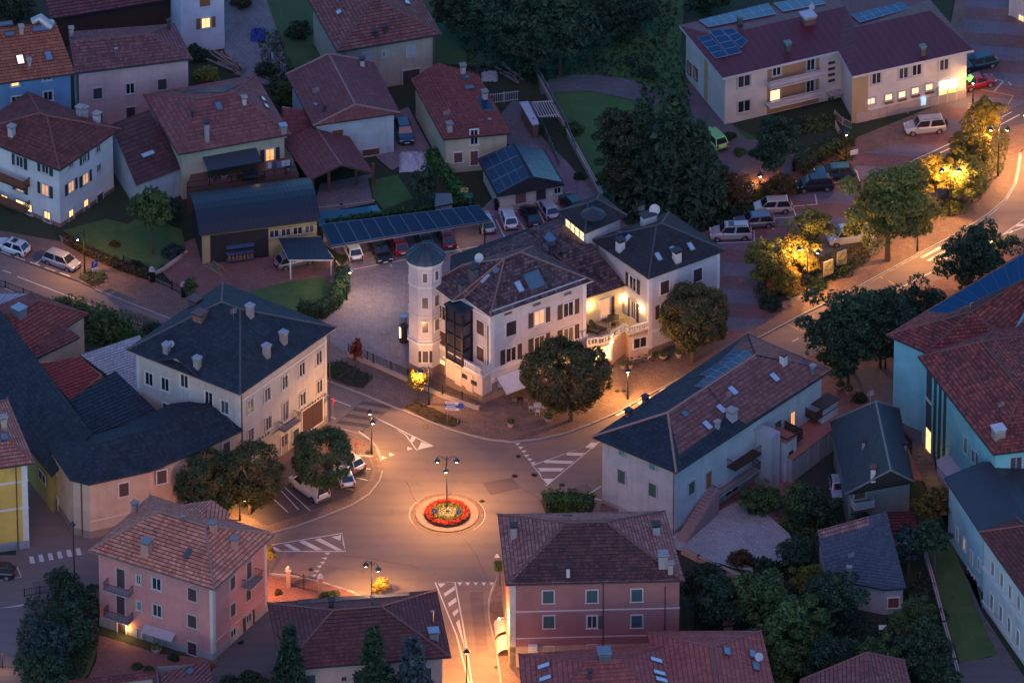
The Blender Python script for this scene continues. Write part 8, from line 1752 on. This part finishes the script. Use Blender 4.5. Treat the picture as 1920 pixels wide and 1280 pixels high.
def car(label, fx, fy, rx, ry, typ, col, z0=.0, scale=1.0, cat='car', rack=False, panel=False, spare=False, name='parked_car', lit=False):
    """f: ground pixel under the front bumper, r: under the rear bumper"""
    L, W_, Hh, belt, (c0, c1), (t0, t1), hood = TYPES[typ]; A, B = G(fx, fy, z0), G(rx, ry, z0); mid = (A+B)/2; d = (A-B); ang = math.atan2(d.y, d.x)
    root = empty(name, mid, label, cat, 'parked cars', ang); paint = carpaint(col)
    X = lambda x: L/2-x    # x measured from the front
    hw = W_/2; st = [(0,.42,.68,.80),(.12,.3,.74,.93),(.5,.25,hood-.1,.98),(c0,.25,hood-.02,1),(L*.5,.25,belt+.06,1),(c1,.28,belt+.08,.98),(L-.1,.32,belt+.02,.93),(L,.45,belt-.12,.84)]
    mb = MB(); rings = []
    for x, zl, zt, k in st:
        w2 = hw*k; rings.append([V((X(x),-w2*.93,zl)),V((X(x),-w2,zl+.2)),V((X(x),-w2,zt-.16)),V((X(x),-w2*.9,zt)),V((X(x),w2*.9,zt)),V((X(x),w2,zt-.16)),V((X(x),w2,zl+.2)),V((X(x),w2*.93,zl))])
    b0 = 0; mb.v = [p for r_ in rings for p in r_]; n = 8
    for k in range(len(rings)-1):
        for j in range(n): a = k*n+j; b = k*n+(j+1) % n; mb.f.append((a, a+n, b+n, b)); mb.mi.append(0)
    mb.f.append(tuple(range(n))); mb.mi.append(0); mb.f.append(tuple((len(rings)-1)*n+j for j in range(n))[::-1]); mb.mi.append(0)
    zb = belt+.02; zr = Hh; wb_, wr = hw*.9, hw*.72
    # pillars + roof as painted shell, glass panels proud of it
    i = len(mb.v); cab = [V((X(c0),-wb_,zb)),V((X(c0),wb_,zb)),V((X(c1),wb_,zb)),V((X(c1),-wb_,zb)),V((X(t0),-wr,zr-.06)),V((X(t0),wr,zr-.06)),V((X(t1),wr,zr-.05)),V((X(t1),-wr,zr-.05))]
    mb.v += cab; mb.f += [(i,i+4,i+5,i+1),(i+1,i+5,i+6,i+2),(i+2,i+6,i+7,i+3),(i+3,i+7,i+4,i)]; mb.mi += [0]*4
    j_ = len(mb.v); mb.v += [V((X(t0+.15),-wr*.85,zr)),V((X(t0+.15),wr*.85,zr)),V((X(t1-.12),wr*.85,zr)),V((X(t1-.12),-wr*.85,zr))]
    mb.f += [(i+4,j_,j_+1,i+5),(i+5,j_+1,j_+2,i+6),(i+6,j_+2,j_+3,i+7),(i+7,j_+3,j_,i+4),(j_,j_+3,j_+2,j_+1)]; mb.mi += [0]*5
    bo = mb.build('body', paint, root, smooth=False)
    bev = bo.modifiers.new('bevel', 'BEVEL'); bev.width = .06; bev.segments = 2; bev.limit_method = 'ANGLE'; bev.angle_limit = R(25)
    def pane(nm, a, b, c, d_, m=.07, push=.012, mat=None):
        cen = (a+b+c+d_)/4; nn = (b-a).cross(d_-a).normalized(); nn = nn if nn.dot(cen-V((0,0,zb))) > 0 else -nn; q = [p+(cen-p).normalized()*m+nn*push for p in (a, b, c, d_)]
        o = MB(); o.quad(*q); o.build(nm, mat or glass((.015,.02,.03), .08), root)
    c_ = cab; pane('windscreen', c_[0], c_[1], c_[5], c_[4], .1); pane('rear_window', c_[2], c_[3], c_[7], c_[6], .12)
    mix = lambda a, b, t_: a+(b-a)*t_
    for s_a, s_b, s_c, s_d in ((c_[1], c_[2], c_[6], c_[5]), (c_[3], c_[0], c_[4], c_[7])):
        if typ == 'van':
            u_ = .36 if s_a is c_[1] else .64; 
            if s_a is c_[1]: pane('side_window', s_a, mix(s_a, s_b, u_), mix(s_d, s_c, u_*.8), s_d, .09)
            else: pane('side_window', mix(s_a, s_b, u_), s_b, s_c, mix(s_d, s_c, 1-(1-u_)*.8), .09)
        else:
            for u0, u1 in ((0,.46),(.5,1)): pane('side_window', mix(s_a, s_b, u0), mix(s_a, s_b, u1), mix(s_d, s_c, u1), mix(s_d, s_c, u0), .06)
    for x in (.78, L-.82):
        for sy in (-1, 1):
            w_ = MB().tube([V((X(x), sy*(hw-.2), .32)), V((X(x), sy*(hw+.01), .32))], .32, 16).build('wheel', TYRE, root); MB().tube([V((X(x), sy*(hw-.05), .32)), V((X(x), sy*(hw+.025), .32))], .2, 10).build('rim', RIM, w_)
            MB().tube([V((X(x), sy*(hw-.1), .36)), V((X(x), sy*(hw-.012), .36))], .385, 16).build('wheel_arch', BUMP, root)
    for sy in (-1, 1):
        MB().box(V((X(.1), sy*hw*.66, hood-.34)), (1,0,0), (0,1,0), .16, .38, .16).build('headlight', HL, root); MB().box(V((X(L-.05), sy*hw*.74, belt-.1)), (1,0,0), (0,1,0), .12, .22, .3).build('tail_light', TL, root)
        MB().box(V((X(c0+.35), sy*(hw+.08), zb+.08)), (1,0,0), (0,1,0), .12, .16, .12).build('mirror', paint, root)
    MB().abox(X(.14)-.02,-hw*.75,.3,X(0)+.02,hw*.75,.46).build('bumper', BUMP, root); MB().abox(X(L)-.02,-hw*.78,.36,X(L-.14)+.02,hw*.78,.5).build('bumper', BUMP, root)
    MB().abox(X(0)+.02,-.26,.42,X(0)+.035,.26,.53).build('number_plate', SWHITE, root); MB().abox(X(L)-.035,-.26,.6,X(L)-.02,.26,.71).build('number_plate', SWHITE, root)
    if rack:
        rr_ = MB()
        for sy in (-1, 1): rr_.tube([V((X(t0+.3), sy*wr*.9, zr+.06)), V((X(t1-.2), sy*wr*.9, zr+.06))], .025, 5)
        rr_.build('roof_rail', BUMP, root)
    if panel: MB().abox(X(t0+1.0),-.4,zr,X(t0+.4),.4,zr+.015).build('sunroof', glass(), root)
    if spare: MB().tube([V((X(L)-.02,0,.85)),V((X(L)-.2,0,.85))], .34, 14).build('spare_wheel', TYRE, root)
    root.scale = (scale,)*3; return root
WHT_C, SIL, GRY, BLK = (.62,.63,.65), (.4,.4,.42), (.13,.13,.15), (.012,.013,.018)
car('white hatchback with open dark sunroof, parked left of the grey one on the left street', -4, 462, 52, 480, 'hatch', WHT_C, panel=True)
car('silver-grey compact car parked on the left street beside the planted square', 143, 508, 88, 488, 'mpv', (.3,.3,.34))
car('lime green compact car on the driveway by the apartment block, seen from behind', 1325, 256, 1351, 281, 'mpv', (.25,.62,.2), .09)
car('silver off-road car with spare wheel, parked alone in front of the pharmacy building', 1700, 249, 1768, 243, 'suv', (.42,.4,.42), .14, rack=True, spare=True)
car('white van partly hidden behind the large olive tree', 1556, 457, 1630, 447, 'van', WHT_C, .14, cat='van', name='parked_van')
car('beige-silver car in the parking bays, under the dark shrubs', 1418, 397, 1481, 394, 'mpv', (.5,.42,.34), .14)
car('blue-grey estate car between the beige car and the silver off-road car', 1382, 425, 1448, 420, 'wagon', (.13,.17,.24), .14)
car('silver off-road car with grey roof rails, lowest in the parking bays by the villa', 1336, 446, 1404, 444, 'suv', (.48,.45,.44), .14, rack=True, panel=True)
car('black car in the parking bays, lower of the two dark ones', 1498, 356, 1557, 352, 'mpv', BLK, .14)
car('dark teal car in the parking bays, upper of the two dark ones', 1540, 333, 1590, 330, 'wagon', (.01,.06,.07), .14)
car('white hatchback in the middle of the bays beside the solar carport', 948, 402, 959, 433, 'hatch', WHT_C, .02)
car('black hatchback between the white and the silver hatchback', 987, 397, 1003, 428, 'hatch', BLK, .02)
car('silver hatchback right of the black one in the bays by the solar garage', 1018, 385, 1036, 413, 'hatch', SIL, .02)
car('dark car half hidden behind the villa belvedere', 1062, 380, 1082, 400, 'hatch', BLK, .02)
car('silver small car just outside the right end of the solar carport', 905, 412, 916, 438, 'hatch', SIL, .02)
car('white hatchback under the left end of the solar carport', 655, 463, 667, 489, 'hatch', WHT_C, .02)
car('black coupe under the solar carport', 721, 494, 703, 462, 'wagon', BLK, .02)
car('dark red car under the solar carport', 740, 452, 754, 480, 'hatch', (.3,.01,.02), .02)
car('dark car under the middle of the solar carport', 790, 446, 802, 472, 'hatch', BLK, .02)
car('dark red small car behind the villa dome', 832, 440, 842, 466, 'hatch', (.12,.01,.02), .02)
car('grey estate car sticking out of the ribbed annex roof', 585, 488, 520, 503, 'wagon', (.2,.19,.2), .02)
car('white delivery van parked under the perfectly round tree', 556, 905, 604, 940, 'van', WHT_C, .13, cat='van', name='parked_van')
car('white car behind the van, hidden under the round tree', 640, 885, 652, 915, 'hatch', WHT_C, .13)
car('silver car at the right side of the round tree', 640, 864, 668, 882, 'hatch', SIL, .13)
car('white hatchback parked between the farmhouse wing and the stone house', 1574, 942, 1568, 902, 'hatch', (.4,.44,.5), .15)
car('black car cut by the left edge at the west road', -28, 1078, 14, 1080, 'hatch', BLK, 0)
car('red small car beside the green pharmacy cross', 1850, 158, 1815, 166, 'hatch', (.3,.01,.02), .14)
car('dark teal car behind the red one at the pharmacy corner', 1815, 130, 1852, 122, 'wagon', (.01,.04,.05), .14)
car('dark blue estate car in the passage between the white and the cream gabled houses', 764, 277, 752, 232, 'wagon', (.03,.07,.12), .1)

# terrace of the pale yellow house
P = G(470, 337, 3.0); table('dark table on the terrace of the pale yellow house', P, IRON, .8)
for dx, dy, a, l in ((-1.2,.1,90,'chair left of the terrace table at the pale yellow house'),(1.2,0,-90,'chair right of the terrace table at the pale yellow house'),(.3,1.1,0,'chair behind the terrace table at the pale yellow house')): chair(l, P+V((dx,dy,0)), R(a), IRON, 'terrace chairs of the pale yellow house')
P = G(515, 330, 3.0); um = empty('parasol', P, 'closed dark parasol on the terrace of the pale yellow house', 'parasol'); MB().tube([V((0,0,0)),V((0,0,2.2))], .03, 6).build('pole', IRON, um); MB().lathe(V((0,0,.8)), [(.1,0),(.2,.5),(.12,1.1),(.03,1.4)], 8).build('canopy', plain((.05,.06,.07), name='parasol_cloth'), um)
for x, y, l in ((395,338,'planter at the left of the yellow house terrace'),(420,334,'second planter on the yellow house terrace'),(540,318,'planter at the right end of the yellow house terrace')): planter(l, x, y, .4, .45, z0=3.0, plant=L_DK)
fence('dark railing along the front of the yellow house terrace', [(352,354),(455,340),(558,324)], .9, 3.0, step=.2)
# road repairs
for pts, z_, m in (([(905,905),(960,895),(975,915),(920,928)], .008, asphalt((.13,.09,.088))), ([(700,1010),(760,1000),(770,1022),(708,1034)], .008, asphalt((.19,.14,.135))), ([(1010,940),(1100,905),(1110,918),(1022,955)], .0085, asphalt((.14,.10,.1))), ([(880,1110),(905,1108),(915,1220),(893,1222)], .0082, asphalt((.14,.10,.1))), ([(230,575),(330,612),(322,622),(222,583)], .0082, asphalt((.13,.095,.1))), ([(1555,610),(1600,590),(1612,600),(1566,622)], .0082, asphalt((.14,.1,.1))), ([(60,1090),(150,1078),(155,1100),(66,1112)], .0082, asphalt((.13,.1,.1)))):
    sheet('road_patch', pts, z_, m)
ck = MB(); random.seed(11)
for (x, y, dx, dy, n_) in ((640,1040,22,3,7),(870,1010,6,12,6),(1030,870,14,-6,6),(760,900,4,10,5),(960,900,10,8,6),(560,1050,16,4,6),(100,540,16,6,7),(1560,600,14,-7,6),(1780,470,14,-8,5),(60,1110,18,-2,6)):
    pts = [(x, y)]
    for k in range(n_): pts.append((pts[-1][0]+dx+random.uniform(-5,5), pts[-1][1]+dy+random.uniform(-3,3)))
    stripq(ck, pts, .035, .0118)
ck.build('road_cracks', plain((.03,.024,.022), .9, name='bitumen_joint'))['kind'] = 'structure'
